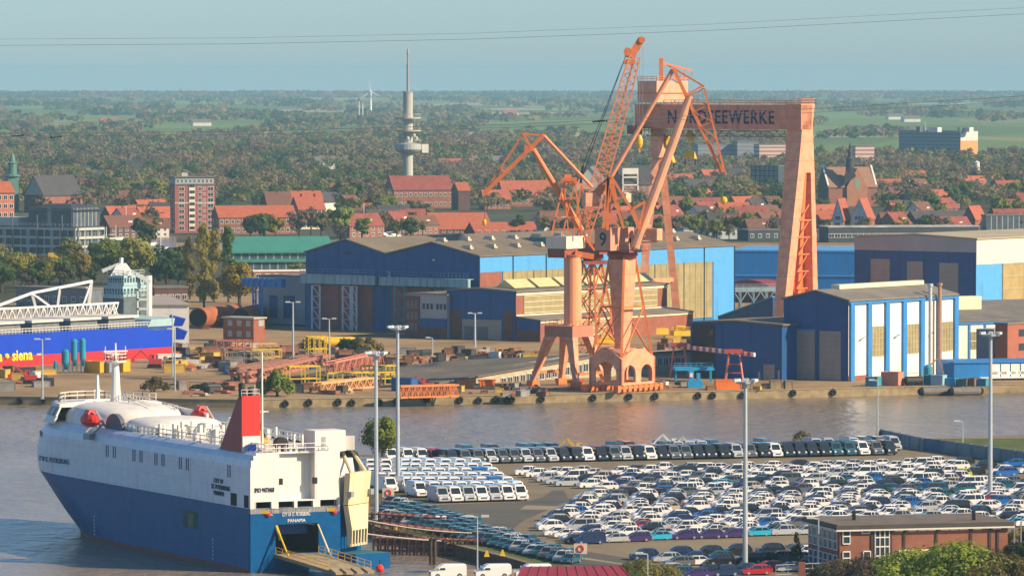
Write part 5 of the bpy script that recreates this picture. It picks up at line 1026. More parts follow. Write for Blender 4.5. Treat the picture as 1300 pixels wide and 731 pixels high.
ta, tb = fh.t(14), fh.t(40); words3d('siena', 3.6, fh.at(ta, zat(456, q0.y - 42), .08), Ua, (0, 0, 1), ylw, 'ship_name', bulk, .06, width=tb - ta, bold=.08)
words3d('a', 3.6, fh.at(fh.t(-3), zat(457, q0.y - 46), .08), Ua, (0, 0, 1), ylw, 'ship_name', bulk, .06, width=fh.t(1.5) - fh.t(-3), bold=.08)
MB().ball(fh.at(fh.t(7), zat(451, q0.y - 45), .1), (.7, .7, .7), 10).build('name_dot', ylw, bulk)
m = MB(); fh.rect(fh.t(45.5), fh.t(52), zat(451, q0.y - 40), zat(448.5, q0.y - 40), .08, 0, m); m.build('hull_mark', mat('mark_tan', (.45, .36, .22), .6), bulk)
q = W(240, 439, 1405); q.z = 0; t = thing('white_shed', 'plain white shed behind the stern of the blue bulk carrier', 'shed', q); zz = zat(388, 1405); wl_s = walk(q, Vector((-1, 0, 0)), 186)
MB().obox(q, Vector((-wl_s, 0, 0)), Vector((-7, 30, 0)), zz).build('wall', whitew, t); MB().hexa([q + up(zz) + Vector((.4, -.4, 0)), q + up(zz) + Vector((-wl_s - .4, -.4, 0)), q + Vector((-wl_s - 7, 30, zat(377, 1435))), q + Vector((-6.6, 30, zat(377, 1435)))], [p + up(.4) for p in (q + up(zz) + Vector((.4, -.4, 0)), q + up(zz) + Vector((-wl_s - .4, -.4, 0)), q + Vector((-wl_s - 7, 30, zat(377, 1435))), q + Vector((-6.6, 30, zat(377, 1435))))]).build('roof', mat('roof_pinkgrey', (.36, .31, .26), .8, .12), t)
# big rust-coloured pipe sections
rp1 = mat('pipe_rust', (.36, .11, .045), .75, .3, .2)
for i, (xa, xb, yc, Dp, lab) in enumerate(((252, 300, 401, 1520, 'long rust red pipe section with dark open mouth beside the white shed'), (306, 334, 402, 1524, 'shorter rust red pipe section behind the small brick house'))):
    a, b = W(xa, yc, Dp), W(xb, yc, Dp + 26); r = 12.6 / m2(Dp); a.z = b.z = r + .3; t = thing('steel_pipe', lab, 'pipe', Vector((a.x, a.y, 0)), 'steel pipe sections'); d = (b - a).normalized(); d = (d - Vector((0, .35, 0)) * 0).normalized()
    MB().tube(a, b, r, None, 24).build('shell', rp1, t); ring = MB(); n_ = (Vector((-.45, -.9, 0))).normalized()
    a2 = a + Vector((-r * .25, -r * .55, 0)); MB().tube(a - d * .05, a - d * .4, r * .9, None, 24).build('mouth_shade', dark, t); ring.tube(a - d * .02, a - d * .35, r * 1.0, None, 24); ring.build('mouth_rim', rp1, t); MB().box((a.x + 2, a.y, 0), (2, 3, .5)).box((b.x - 2, b.y, 0), (2, 3, .5)).build('cradle', brickdk, t)  # closed near-black disc paints the shade inside the pipe end
q = W(322, 434, 1446); q.z = 0; t = thing('brick_house', 'small flat roofed two storey brick house at the yard beside the rusty pipes', 'house', q); zz = zat(405, 1446); wl_ = walk(q, -BX, 283); wr_ = walk(q, AX, 336)
MB().obox(q, -BX * wl_, AX * wr_, zz).build('wall', banded('house_brick', (.30, .10, .06), (.25, .085, .05), .4, 'Z', .8, .85, .2), t); MB().obox(q + up(zz) + BX * .4 - AX * .4, -BX * (wl_ + .8), AX * (wr_ + .8), .4).build('roof', mat('roof_palegrey', (.40, .38, .33), .8), t)
fa_ = Face(q, -BX, -AX); fb_ = Face(q, AX, BX)
for zz_ in (1.2, 4.0):
    for k in range(3): fa_.rect(wl_ * (.1 + .3 * k), wl_ * (.1 + .3 * k) + 1.5, zz_, zz_ + 1.5, .06).build('window', mat('window_pale', (.35, .38, .38), .3), t)
fb_.rect(2, 4.2, 4, 5.6, .06).build('window', mat('window_pale', ()), t)
# ================================================================ vegetation kit
def translucent(m, f=.4):
    nt = m.node_tree; b = nt.nodes['Principled BSDF']; tr = nd(nt, 'ShaderNodeBsdfTranslucent'); mx = nd(nt, 'ShaderNodeMixShader'); mx.inputs[0].default_value = f
    nt.links.new(b.inputs['Base Color'].links[0].from_socket, tr.inputs['Color']); nt.links.new(b.outputs[0], mx.inputs[1]); nt.links.new(tr.outputs[0], mx.inputs[2]); nt.links.new(mx.outputs[0], nt.nodes['Material Output'].inputs['Surface']); return m
def fol(name, c, objvar=.5): return translucent(mat(name, c, .8, .35, .22, spec=.2, objvar=objvar))
F_GREEN = fol('leaf_green', (.10, .145, .03)); F_FRESH = fol('leaf_fresh', (.21, .25, .04)); F_DARK = fol('leaf_dark', (.045, .08, .03)); F_OLIVE = fol('leaf_olive', (.19, .17, .05))
F_BROWN = fol('twig_brown', (.20, .15, .09)); F_RED = fol('leaf_copper', (.17, .08, .065)); F_YG = fol('leaf_yellow_green', (.30, .27, .05), .3); F_BRIGHT = fol('leaf_bright', (.30, .36, .05), .2); F_YELL = fol('leaf_yellow', (.34, .24, .03)); bark = mat('bark', (.07, .055, .04), .9, .3, 2)
def quads(c, n, s, rg, nh=None):
    """leaf quads with centres c (n x 3), edge about s, facing roughly along nh"""
    r_ = rg.normal(size=(n, 3)); nn = r_ if nh is None else nh + .45 * r_; nn = nn / np.linalg.norm(nn, axis=1)[:, None]
    a = np.cross(nn, rg.normal(size=(n, 3))); a /= np.linalg.norm(a, axis=1)[:, None]; b = np.cross(nn, a)
    sz = (s * rg.uniform(.6, 1.3, n))[:, None]; a = a * sz * .5; b = b * sz * .5
    return np.stack([c - a - b, c + a - b * .6, c + a * .7 + b, c - a + b], 1).reshape(-1, 3)
def qmesh(name, v):
    n = len(v) // 4; me = bpy.data.meshes.new(name); me.vertices.add(len(v)); me.vertices.foreach_set('co', np.ascontiguousarray(v, dtype=np.float32).ravel())
    me.loops.add(len(v)); me.loops.foreach_set('vertex_index', np.arange(len(v), dtype=np.int32)); me.polygons.add(n)
    me.polygons.foreach_set('loop_start', np.arange(0, len(v), 4, dtype=np.int32)); me.polygons.foreach_set('loop_total', np.full(n, 4, dtype=np.int32)); me.update(calc_edges=True); return me
def crown_pts(rg, shape, h, r, nl, ncl):
    if shape == 'poplar':
        z = rg.uniform(.08, 1, ncl); rr = r * np.sin(np.clip(z, 0, 1) ** .8 * np.pi) ** .6 * .55; t = rg.uniform(0, 6.28, ncl); k = rg.uniform(.2, 1, ncl)
        cc = np.stack([rr * k * np.cos(t), rr * k * np.sin(t), z * h], 1); cr = np.full(ncl, r * .42)
    elif shape == 'cone':
        z = rg.uniform(.06, 1, ncl); rr = r * (1 - z) * .9; t = rg.uniform(0, 6.28, ncl); cc = np.stack([rr * np.cos(t), rr * np.sin(t), z * h], 1); cr = np.full(ncl, r * .22)
    elif shape == 'bush':
        t = rg.uniform(0, 6.28, ncl); k = np.sqrt(rg.uniform(0, 1, ncl)); cc = np.stack([r * .8 * k * np.cos(t), r * .8 * k * np.sin(t), h * (.25 + .5 * (1 - k * k) * rg.uniform(.6, 1.1, ncl))], 1); cr = np.full(ncl, h * .3)
    else:
        d = rg.normal(size=(ncl, 3)); d /= np.linalg.norm(d, axis=1)[:, None]; k = rg.uniform(.45, 1, ncl)[:, None]; cc = d * k * np.array([r * .72, r * .72, h * .30]) + np.array([0, 0, h * .62]); cr = rg.uniform(.24, .42, ncl) * r
    i = rg.integers(0, ncl, nl); d = rg.normal(size=(nl, 3)); d /= np.linalg.norm(d, axis=1)[:, None]
    p = cc[i] + d * (cr[i] * rg.uniform(.45, 1.05, nl))[:, None] * np.array([1, 1, .85]); p[:, 2] = np.maximum(p[:, 2], .15); ctr = cc.mean(0) * np.array([1, 1, 0]) + np.array([0, 0, h * .55 if shape == 'round' else 0]); o_ = p - ctr if shape == 'round' else p * np.array([1, 1, .0 if shape != 'bush' else 1]); o_ = o_ / (np.linalg.norm(o_, axis=1)[:, None] + 1e-6); return p, cc, d + .6 * o_ + np.array([0, 0, .15])
PROTO = {}
def tree_proto(kind, var):
    key = (kind, var)
    if key in PROTO: return PROTO[key]
    rg = np.random.default_rng(hash(kind) % 1000 * 0 + sum(map(ord, kind)) * 7 + var)
    shape, h, r, nl, ncl, ls = {'round': ('round', 12, 5.2, 950, 16, .95), 'bare': ('round', 13, 5.4, 620, 22, .8), 'poplar': ('poplar', 25, 5.0, 2300, 34, .75), 'bush': ('bush', 4, 4, 900, 14, .5), 'cone': ('cone', 12, 3.6, 1100, 46, .5), 'near': ('round', 11, 5.8, 3600, 26, .5), 'nearbush': ('bush', 5, 7, 9500, 44, .25)}[kind]
    p, cc, dh = crown_pts(rg, shape, h, r, nl, ncl); cm = qmesh('crown', quads(p, nl, ls, rg, dh))
    tb = MB(); th = h * (.3 if shape == 'round' else .2 if shape != 'poplar' else .8); tr = r * .055 + .08
    tb.tube((0, 0, -.1), (0, 0, th + (.3 * h if shape == 'round' else 0)), tr * 1.3, tr * .6, 7)
    for c in cc[:7]: tb.tube((0, 0, th * .85), tuple(c), tr * .5, tr * .2, 5)
    me = bpy.data.meshes.new('trunk'); me.from_pydata(tb.v, [], tb.f); me.materials.append(bark); cm.materials.append(F_GREEN); me.update()
    PROTO[key] = (cm, me, h, r); return PROTO[key]
def tree(kind, loc, hh, m, label, group=None, wide=1.0, name='tree', cat='tree', rg=random.Random(11)):
    cm, tm, h, r = tree_proto(kind, rg.randrange(5)); s = hh / h
    t = thing(name, label, cat, loc, group, rg.uniform(0, 6.28)); t.scale = (s * wide, s * wide, s)
    c = link('crown', cm, t); c.material_slots[0].link = 'OBJECT'; c.material_slots[0].material = m
    if kind != 'bush' and kind != 'nearbush': link('trunk', tm, t)
    else: link('stem', tm, t)
    return t
# ================================================================ yard things
def crate(name, label, cat, px, py, sz, m, rz=-.64, group=None, dz=0):
    p = G(px, py); t = thing(name, label, cat, p, group); b = MB().box(p + up(.12 + dz), sz, rz)
    b.build('body', m, t); a = MB(); r = .16
    cx, sx = math.cos(rz), math.sin(rz); X = Vector((cx, sx, 0)) * sz[0] / 2; Y = Vector((-sx, cx, 0)) * sz[1] / 2
    for i in (-1, 1):
        for j in (-1, 1): a.bar(p + X * i + Y * j + up(dz), p + X * i + Y * j + up(dz + .12 + sz[2] + .04), r)
        a.bar(p + X * i - Y + up(dz + .12 + sz[2]), p + X * i + Y + up(dz + .12 + sz[2]), r).bar(p - X + Y * i + up(dz + .12 + sz[2]), p + X + Y * i + up(dz + .12 + sz[2]), r).bar(p - X + Y * i + up(dz + .08), p + X + Y * i + up(dz + .08), r)
    a.build('frame', mat('frame_' + m.name, ()) if 'frame_' + m.name in MATS else m, t); return t
def frame_rack(label, px, py, L, Wd, Hh, m, rz, group=None, name='storage_rack', n=4):
    p = G(px, py); t = thing(name, label, 'rack', p, group); a = MB(); d = Vector((math.cos(rz), math.sin(rz), 0)); e = Vector((-d.y, d.x, 0))
    for s in (-.5, .5):
        o = e * Wd * s
        for k in range(n + 1): q = p + d * (L * (k / n - .5)) + o; a.bar(q, q + up(Hh), .28)
        a.bar(p - d * L / 2 + o + up(Hh), p + d * L / 2 + o + up(Hh), .28).bar(p - d * L / 2 + o + up(Hh * .45), p + d * L / 2 + o + up(Hh * .45), .22)
    for k in range(n + 1): q = p + d * (L * (k / n - .5)) + up(Hh); a.bar(q - e * Wd / 2, q + e * Wd / 2, .24)
    a.build('frame', m, t); return t
def girder(label, pa, pb, h, m, n=12, r=.16, cat='lattice girder', wd=2.2):
    a, b = G(*pa), G(*pb); t = thing('lattice_girder', label, cat, a); d = (b - a).normalized(); e = Vector((-d.y, d.x, 0))
    MB().truss(a + up(h / 2 + .3), b + up(h / 2 + .3), e * wd, up(h), n, r).build('lattice', m, t); MB().box(a + d * 2, (1.2, 2.6, .3)).box(b - d * 2, (1.2, 2.6, .3)).build('bearer', brickdk, t); return t
pinkst = mat('girder_salmon', (.62, .22, .14), .6, .2); ltor = mat('girder_pale_orange', (.74, .40, .18), .6, .2)
girder('salmon lattice boom section lying in the middle of the shipyard', (419, 478), (482, 464), 3.0, pinkst, 16, .3)
girder('pale orange lattice girder lying near the quay edge below the yellow frames', (402, 500), (482, 491), 2.0, ltor, 18, .26)
girder('orange lattice girder lying along the quay right of the dark blue container', (506, 506), (580, 504), 2.4, mat('girder_orange', (.72, .24, .07), .6, .2), 20, .24)
girder('faded red plate girder propped across the left of the yard', (300, 487), (412, 462), 1.8, mat('girder_faded', (.36, .15, .10), .7, .3), 14, .55)
girder('rusty girder pair lying behind the faded red plate girder', (296, 476), (405, 457), 1.2, mat('girder_rust', (.26, .13, .08), .8, .3), 14, .5)
yd = mat('frame_yellow', (.72, .50, .03), .55, .2)
frame_rack('tall yellow steel frame standing by the yellow tank in front of the hall doors', 403, 455, 5.5, 3.5, 5.4, yd, .3)
frame_rack('long low yellow rack left of the lamp post in the yard', 456, 487, 16, 3, 2.6, yd, .35, n=7); frame_rack('open yellow portal frame beside the green bush on the quay', 385, 493, 7, 3, 5, yd, .3, n=2); frame_rack('second yellow rack, nearer the dark blue container', 482, 484, 8, 3, 3.6, yd, .35, n=4)
frame_rack('pale tan steel rack crowded into the left of the yard', 316, 462, 12, 3, 3.0, mat('frame_tan', (.55, .42, .25), .6, .2), .2, n=7); frame_rack('yellow edged rack at the right of the pale tan rack', 338, 460, 7, 3, 3.2, yd, .2, n=3)
frame_rack('red brown steel frame in front of the small brick house', 296, 448, 9, 4, 3.2, mat('frame_redbrown', (.40, .14, .10), .6, .2), .2, n=5)
frame_rack('pale orange frame right of the small brick house', 323, 446, 11, 3, 2.0, ltor, .2, n=6)
p = G(425, 442); t = thing('storage_tank', 'long yellow horizontal tank lying in front of the maroon hall doors', 'tank', p); d = Vector((.95, .3, 0)); MB().tube(p - d * 4.6 + up(1.7), p + d * 4.6 + up(1.7), 1.25, None, 16).ball(p + d * 4.6 + up(1.7), 1.2).ball(p - d * 4.6 + up(1.7), 1.2).build('tank_shell', yellow, t, smooth=False); MB().box(p - d * 3, (.8, 2.2, .6), .3).box(p + d * 3, (.8, 2.2, .6), .3).build('saddle', yd, t)
cb_ = mat('container_blue', (.015, .10, .30), .5, .2, .6, streak=True)
crate('container', 'dark blue container standing on the quay behind the tall lamp mast', 'container', 514, 496, (5.4, 2.6, 2.7), cb_)
skip = mat('skip_orange', (.80, .20, .03), .5, .15, .5)
def skipb(px, py, lab):
    p = G(px, py); t = thing('skip', lab, 'skip', p); X = Vector((1, .12, 0)) * 1.9; Y = Vector((-.12, 1, 0)) * .9
    a = [p - X * .8 - Y, p + X * .8 - Y, p + X * .8 + Y, p - X * .8 + Y]; b = [p - X - Y + up(1.6), p + X - Y + up(1.6), p + X + Y + up(1.6), p - X + Y + up(1.6)]; MB().hexa(a, b).build('body', skip, t); m = MB()
    for i in range(4): m.bar(b[i], b[(i + 1) % 4], .2)
    for k in (-.5, 0, .5): m.bar(p + X * k - Y * 1.02, p + X * k * 1.1 - Y * 1.05 + up(1.6), .16)
    m.build('rim', mat('skip_rim', (.70, .16, .03), .5, .1), t)
skipb(592, 492, 'orange skip on the quay, left one of the pair'); skipb(618, 491, 'orange skip on the quay, right one beside the crane foot'); skipb(731, 492, 'orange skip close to the foot of the column crane')
crate('machine_box', 'bright orange box with a pale panel beside the small red gantry', 'container', 924, 494, (5.6, 2.2, 2.0), skip, .1)
bluem = mat('machine_blue', (.02, .30, .58), .5, .15, .5)
for px, py, lab in ((882, 492, 'bright blue bollard machine at the quay edge'),): 
    p = G(px, py); t = thing('quay_machine', lab, 'machine', p); MB().box(p, (3.4, 2, 1.6), .1).box(p + up(1.6) - Vector((.8, 0, 0)), (1.0, 1, 2.2), .1).box(p + up(1.6) + Vector((.8, 0, 0)), (.8, 1, 1.7), .1).build('body', bluem, t); MB().box(p + up(2.4) - Vector((.8, .6, 0)), (.7, .2, .9), .1).build('panel', white, t)
p = G(880, 484); t = thing('loading_platform', 'low blue steel platform on legs behind the blue quay machine', 'platform', p); a = MB().box(p + up(2.6), (9, 5, .7), .12)
a.build('deck', bluem, t)
for i in (-4, 0, 4):
    for j in (-2, 2): MB().bar(p + Vector((i, j, 0)), p + Vector((i, j, 2.6)), .4).build('leg', bluem, t)
MB().rail([p + Vector((-4.4, -2.4, 3.3)), p + Vector((4.4, -1.6, 3.3))], 1, 1.2, .12).build('railing', bluem, t)
# teal silos
silo = mat('silo_teal', (.02, .26, .40), .5, .15, .4, streak=True)
for px, y0, y1, w_, lab in ((70.5, 457, 472, 5, 'smallest teal silo of four, standing on the ground'), (83.5, 443, 472, 11, 'widest teal silo on short legs'), (94.5, 430, 472, 9, 'tall teal silo next to the widest silo'), (105, 429, 472, 8, 'tall teal silo nearest the yellow containers')):
    p = G(px, y1 + 1); s_ = m2(p.y); H_ = (y1 + 1 - y0) / s_; r = w_ / 2 / s_; zb_ = 0 if w_ == 5 else H_ * .35; t = thing('silo', lab, 'silo', p, 'teal silos beside the bulk carrier')
    MB().lathe(p + up(zb_), [(r * .35, 0 if zb_ == 0 else -1.2), (r, .4), (r, H_ - zb_ - .5), (r * .5, H_ - zb_)], 18).build('shell', silo, t)
    if zb_:
        for k in range(4): a_ = .785 + k * 1.571; MB().bar(p + Vector((math.cos(a_) * r * .85, math.sin(a_) * r * .85, 0)), p + Vector((math.cos(a_) * r * .85, math.sin(a_) * r * .85, zb_ + .6)), .3).build('leg', mat('silo_leg', (.12, .2, .24), .6), t)
yc = mat('container_yellow', (.80, .38, .02), .5, .15, .5)
crate('container', 'orange yellow container right of the teal silos', 'container', 122, 473, (4.6, 2.5, 2.6), yc); crate('container', 'orange yellow container behind the ship mast, right of the grey one', 'container', 154, 472, (3.4, 2.5, 2.8), yc); crate('container', 'grey container between the two orange yellow ones', 'container', 138, 473, (2.4, 2.4, 2.6), mat('container_grey', (.22, .26, .28), .5, .2))
def excav(px, py, m, lab, s=1.0, name='excavator', cat='excavator'):
    p = G(px, py); t = thing(name, lab, cat, p); v = lambda x, y, z: p + Vector((x, y, z)) * s
    for j in (-1, 1): MB().hexa([v(-1.8, j * 1.1 - .3, 0), v(1.8, j * 1.1 - .3, 0), v(1.8, j * 1.1 + .3, 0), v(-1.8, j * 1.1 + .3, 0)], [v(-1.5, j * 1.1 - .3, .9), v(1.5, j * 1.1 - .3, .9), v(1.5, j * 1.1 + .3, .9), v(-1.5, j * 1.1 + .3, .9)]).build('track', black, t)
    bd = MB().box(v(.3, 0, 1.0), (3.0 * s, 2.2 * s, 1.2 * s)).box(v(-.7, .5, 2.1), (1.2 * s, 1.1 * s, 1.2 * s)); bd.build('body', m, t); MB().hexa([v(-1.36, 0, 2.3), v(-.05, -.08, 2.3), v(-.05, .02, 2.3), v(-1.36, .1, 2.3)], [v(-1.3, 0, 3.1), v(-.1, -.08, 3.1), v(-.1, .02, 3.1), v(-1.3, .1, 3.1)]).build('window', glass, t)
    ar = MB().bar(v(-1, -.4, 1.9), v(-3.2, -.4, 4.2), .45 * s).bar(v(-3.2, -.4, 4.2), v(-5, -.4, 2.4), .35 * s).box(v(-5.1, -.4, 1.4), (.9 * s, 1 * s, 1 * s)); ar.build('arm', m, t)
excav(196, 467, mat('excavator_red', (.55, .05, .05), .5, .1), 'red tracked machine on the sandy quay below the bulk carrier stern'); excav(38, 487, mat('excavator_red', ()), 'red machine at the left end of the sandy quay', .9); excav(543, 496, mat('excavator_red', ()), 'red machine parked between the dark blue container and the orange skips', .8)
excav(740, 583, mat('excavator_yellow', (.65, .42, .03), .5, .1), 'yellow excavator behind the row of dark vans', .9); excav(861, 577, mat('excavator_white', (.72, .72, .70), .5), 'white excavator with raised arm behind the dark vans', .9); excav(884, 577, mat('excavator_pale', (.55, .5, .40), .5), 'pale grey loader behind the dark vans, right of the white excavator', .8)
p = G(868, 430); t = thing('yard_carriage', 'yellow rail carriage parked under the gantry beam beside the maroon end wall', 'carriage', p); MB().box(p, (6.5, 3, 2.2), .3).box(p + up(2.2) - Vector((1, 0, 0)), (2.6, 2, 1.3), .3).rail([p + Vector((-3.2, -1.6, 2.2)), p + Vector((3.2, -.6, 2.2))], 1, 1, .14).build('body', yellow, t); MB().box(p - Vector((0, 1.6, -.1)), (6, .4, .7), .3).build('bumper', black, t)
p = G(838, 424); t = thing('yard_carriage', 'small yellow crane carriage half hidden behind the front crane tower', 'carriage', p); MB().box(p, (4, 2.4, 1.6), .3).bar(p + up(1.5), p + Vector((-3, 0, 3)), .5).build('body', yellow, t)
p = G(762, 437); t = thing('yard_carriage', 'yellow machinery seen through the rear crane lattice', 'carriage', p); MB().box(p, (8, 2.4, 1.5), .2).box(p + up(1.5) + Vector((1.5, 0, 0)), (3, 2, 1.2), .2).build('body', yellow, t); MB().box(p - Vector((2, 1.4, -.6)), (2, .3, .8), .2).build('panel', black, t)
# many stacked things of the yard, each on its own
yr = random.Random(21)
kinds = [('steel_crate', 'rust brown steel crate', mat('crate_rust', (.24, .11, .06), .8, .3)), ('steel_crate', 'dark grey steel crate', mat('crate_dark', (.05, .05, .055), .7, .3)), ('timber_stack', 'pale timber stack', mat('timber_pale', (.50, .36, .2), .8, .25)), ('steel_block', 'grey steel block', mat('block_grey', (.26, .25, .23), .7, .3)), ('steel_crate', 'ochre yellow steel crate', mat('crate_ochre', (.55, .36, .06), .6, .3)), ('plate_pile', 'red lead steel section', mat('section_red', (.42, .13, .08), .7, .3)), ('container', 'blue tool container', cb_), ('supply_box', 'white supply box', mat('box_white', (.68, .64, .56), .6, .15))]
zones = [((205, 330), (440, 472), 46, 'in the crowded storage rows at the left of the yard', .55), ((482, 690), (446, 474), 60, 'scattered over the open middle of the yard', .5), ((330, 482), (448, 500), 40, 'among the girders near the quay edge', .5), ((560, 690), (490, 500), 22, 'at the quay edge left of the column crane', .5), ((840, 1000), (488, 496), 14, 'at the quay edge below the navy shed', .5), ((205, 330), (441, 473), 58, 'in the crowded storage rows at the left of the yard', 1.0), ((330, 480), (446, 462), 30, 'in front of the twin blue hall', .9), ((480, 690), (445, 476), 64, 'scattered over the open middle of the yard', .8), ((2, 62), (472, 500), 16, 'on the sandy quay at the far left', .9), ((215, 300), (486, 503), 14, 'near the quay wall left of the faded girder', .8), ((330, 480), (480, 503), 22, 'among the girders near the quay edge', .8), ((838, 882), (425, 446), 8, 'under the end of the gantry', .9), ((640, 690), (496, 503), 8, 'at the quay edge left of the column crane', .7)]
for (xa, xb), (ya, yb), n, where, s in zones:
    for k in range(n):
        px, py = yr.uniform(xa, xb), yr.uniform(ya, yb)
        if where.startswith('scattered') and (yr.random() < .5): py = 445 + (py - 445) * .6 - (px - 480) * .06 + 8
        nm, lb, m = kinds[yr.choices(range(8), [9, 7, 3, 4, 2.4, 7, .6, 1.2])[0]]
        low = nm in ('timber_stack', 'plate_pile'); sz = (yr.uniform(2, 6) * s, yr.uniform(1.2, 2.6) * s, (yr.uniform(.4, 1.0) if low else yr.uniform(.7, 2.2)) * s)
        z_ = 0
        if where.startswith('scattered'):
            q = G(px, py); tt_ = (q - qa).dot(fo.e); dd_ = (q - qa).dot(-fo.n)
            if -.5 < dd_ < 46 and tt_ > 0: z_ = max(0, zr_(tt_) * (1 - .6 * dd_ / 46) + .35)
        if nm in ('timber_stack', 'plate_pile'):
            p = G(px, py) + up(z_); t = thing(nm, lb + ' ' + where, nm.replace('_', ' '), p, lb + 's of the shipyard'); a = MB(); nn = 3
            for i in range(nn): a.box(p + up(.1 + i * sz[2] / nn), (sz[0] * (1 - .08 * i), sz[1] * (1 - .12 * i), sz[2] / nn - .04), yr.choice((-.64, .3, .2)) )
            a.build('boards', m, t); MB().box(p, (sz[0] * .7, .3, .1), .9).build('bearer', brickdk, t)
        else: crate(nm, lb + ' ' + where, nm.replace('_', ' '), px, py, sz, m, yr.choice((-.64, .3, .93, .1)), lb + 's of the shipyard', z_)
# quay edge: tyres as fenders, bollards, right end stores
tyre = mat('tyre_rubber', (.012, .012, .012), .8, .2)
for px in (20, 60, 330, 358, 387, 428, 449, 485, 506, 541, 580, 612, 625, 648, 655, 684, 748, 800, 833, 884, 905, 948, 1010, 1055):
    u = px; seg = [q for q in range(6) if quay[q].x / quay[q].y * FPX + 650 <= px][-1]; a, b = quay[seg], quay[seg + 1]; d = (b - a).normalized(); px += yr.uniform(-6, 6); p = a + d * walk(a, d, px) - up(yr.uniform(0, .5)); n_ = Vector((d.y, -d.x, 0))
    t = thing('tyre_fender', 'black tyre fender hanging on the far quay wall', 'fender', p + up(1.4), 'tyre fenders on the far quay wall'); c = p + up(1.25) + n_ * .3; m = MB()
    for k in range(12):
        a0, a1 = 6.283 * k / 12, 6.283 * (k + 1) / 12; m.tube(c + d * .5 * math.cos(a0) + up(.5 * math.sin(a0)), c + d * .5 * math.cos(a1) + up(.5 * math.sin(a1)), .3, None, 6)
    m.build('tyre', tyre, t); MB().bar(c + up(.6), c + up(1.0) - n_ * .3, .1).build('chain', tyre, t)
for px, lab in ((1188, 'grey floating fender lying along the quay wall, left one'), (1226, 'grey floating fender lying along the quay wall, right one')):
    p = G(px, 501.5, WZ); t = thing('floating_fender', lab, 'fender', p); d = Vector((.93, .36, 0)); MB().tube(p - d * 3.4 + up(.9), p + d * 3.4 + up(.9), 1.0, None, 14).build('body', mat('fender_grey', (.16, .15, .14), .7, .25), t); MB().ball(p - d * 3.6 + up(.9), .9).ball(p + d * 3.6 + up(.9), .9).build('end_cap', tyre, t)
salm = mat('store_salmon', (.62, .25, .16), .6, .15); tl = mat('store_teal', (.04, .27, .36), .5, .2); 
for px, py, sz, m, lab in ((1109, 490, (2.8, 2.4, 1.9), tl, 'teal container in front of the ribbed hall corner'), (1133, 489, (4.2, 3, 2.9), salm, 'salmon container beside the dark tank on the quay'), (1192, 489, (2.8, 2.4, 2.2), mat('store_pale_blue', (.3, .48, .55), .5, .2), 'pale blue container left of the teal tank'), (1180, 488, (1.8, 2, 2.0), tl, 'narrow teal container beside the flue pipes'), (1233, 490, (2.4, 2, 1.6), mat('store_brown', (.25, .12, .08), .7), 'brown box in front of the blue store'), (1248, 490, (2.2, 2, 1.5), tl, 'small teal box in front of the blue store'), (1206, 489, (3.2, 2, 1.5), bluem, 'bright blue box in front of the blue store'), (1222, 490, (2.6, 1.6, 1.4), mat('store_olive', (.16, .20, .12), .7), 'olive green covered box on the quay')): crate('container', lab, 'container', px, py, sz, m, -.5)
p = G(1160, 489); t = thing('storage_tank', 'dark horizontal tank lying on the quay in front of the ribbed hall', 'tank', p); d = Vector((.93, .36, 0)); MB().tube(p - d * 2 + up(1.1), p + d * 2 + up(1.1), 1.0, None, 14).build('tank_shell', mat('tank_dark', (.03, .03, .035), .6, .2), t); MB().box(p - d, (.5, 1.8, .5)).box(p + d, (.5, 1.8, .5)).build('saddle', black, t)
p = G(1178, 486); t = thing('process_tower', 'slim teal hopper with pipes at the foot of the two flues', 'hopper', p); MB().lathe(p, [(.5, 0), (1, 1.6), (1, 3.6), (.4, 4.2)], 12).build('hopper', tl, t); MB().bar(p + up(3.5), p + Vector((2.5, 0, 6)), .25).bar(p + Vector((2.5, 0, 6)), p + Vector((4, 0, .5)), .25).build('pipework', mat('flue_rust', ()), t)
for px in (948, 985, 1001): crate('concrete_block', 'concrete block at the quay edge before the navy gable' if px > 950 else 'small concrete block beside the orange box on the quay', 'concrete block', px, 493, (2.6 if px == 985 else 1.6, 2, 1.7 if px > 950 else 1), concrete, .1, 'concrete blocks on the quay')
# bushes of the yard
for px, py, hh, m, lab in ((352, 503, 6.0, F_FRESH, 'fresh green bush growing on the quay left of the yellow portal'), (196, 497, 3.4, F_OLIVE, 'round olive bush on the quay behind the ship railing'), (255, 498, 2.6, F_DARK, 'dark scrubby bush on the quay behind the red lifeboat'), (464, 447, 4.6, F_OLIVE, 'scrubby bush in front of the hall columns'), (444, 446, 4, F_DARK, 'small dark scrub behind the yellow tank'), (397, 446, 4.2, F_BROWN, 'bare scrubby bush at the left hall column')):
    tree('bush', G(px, py), hh, m, lab, None, .75 if px == 352 else 1, 'bush', 'bush')
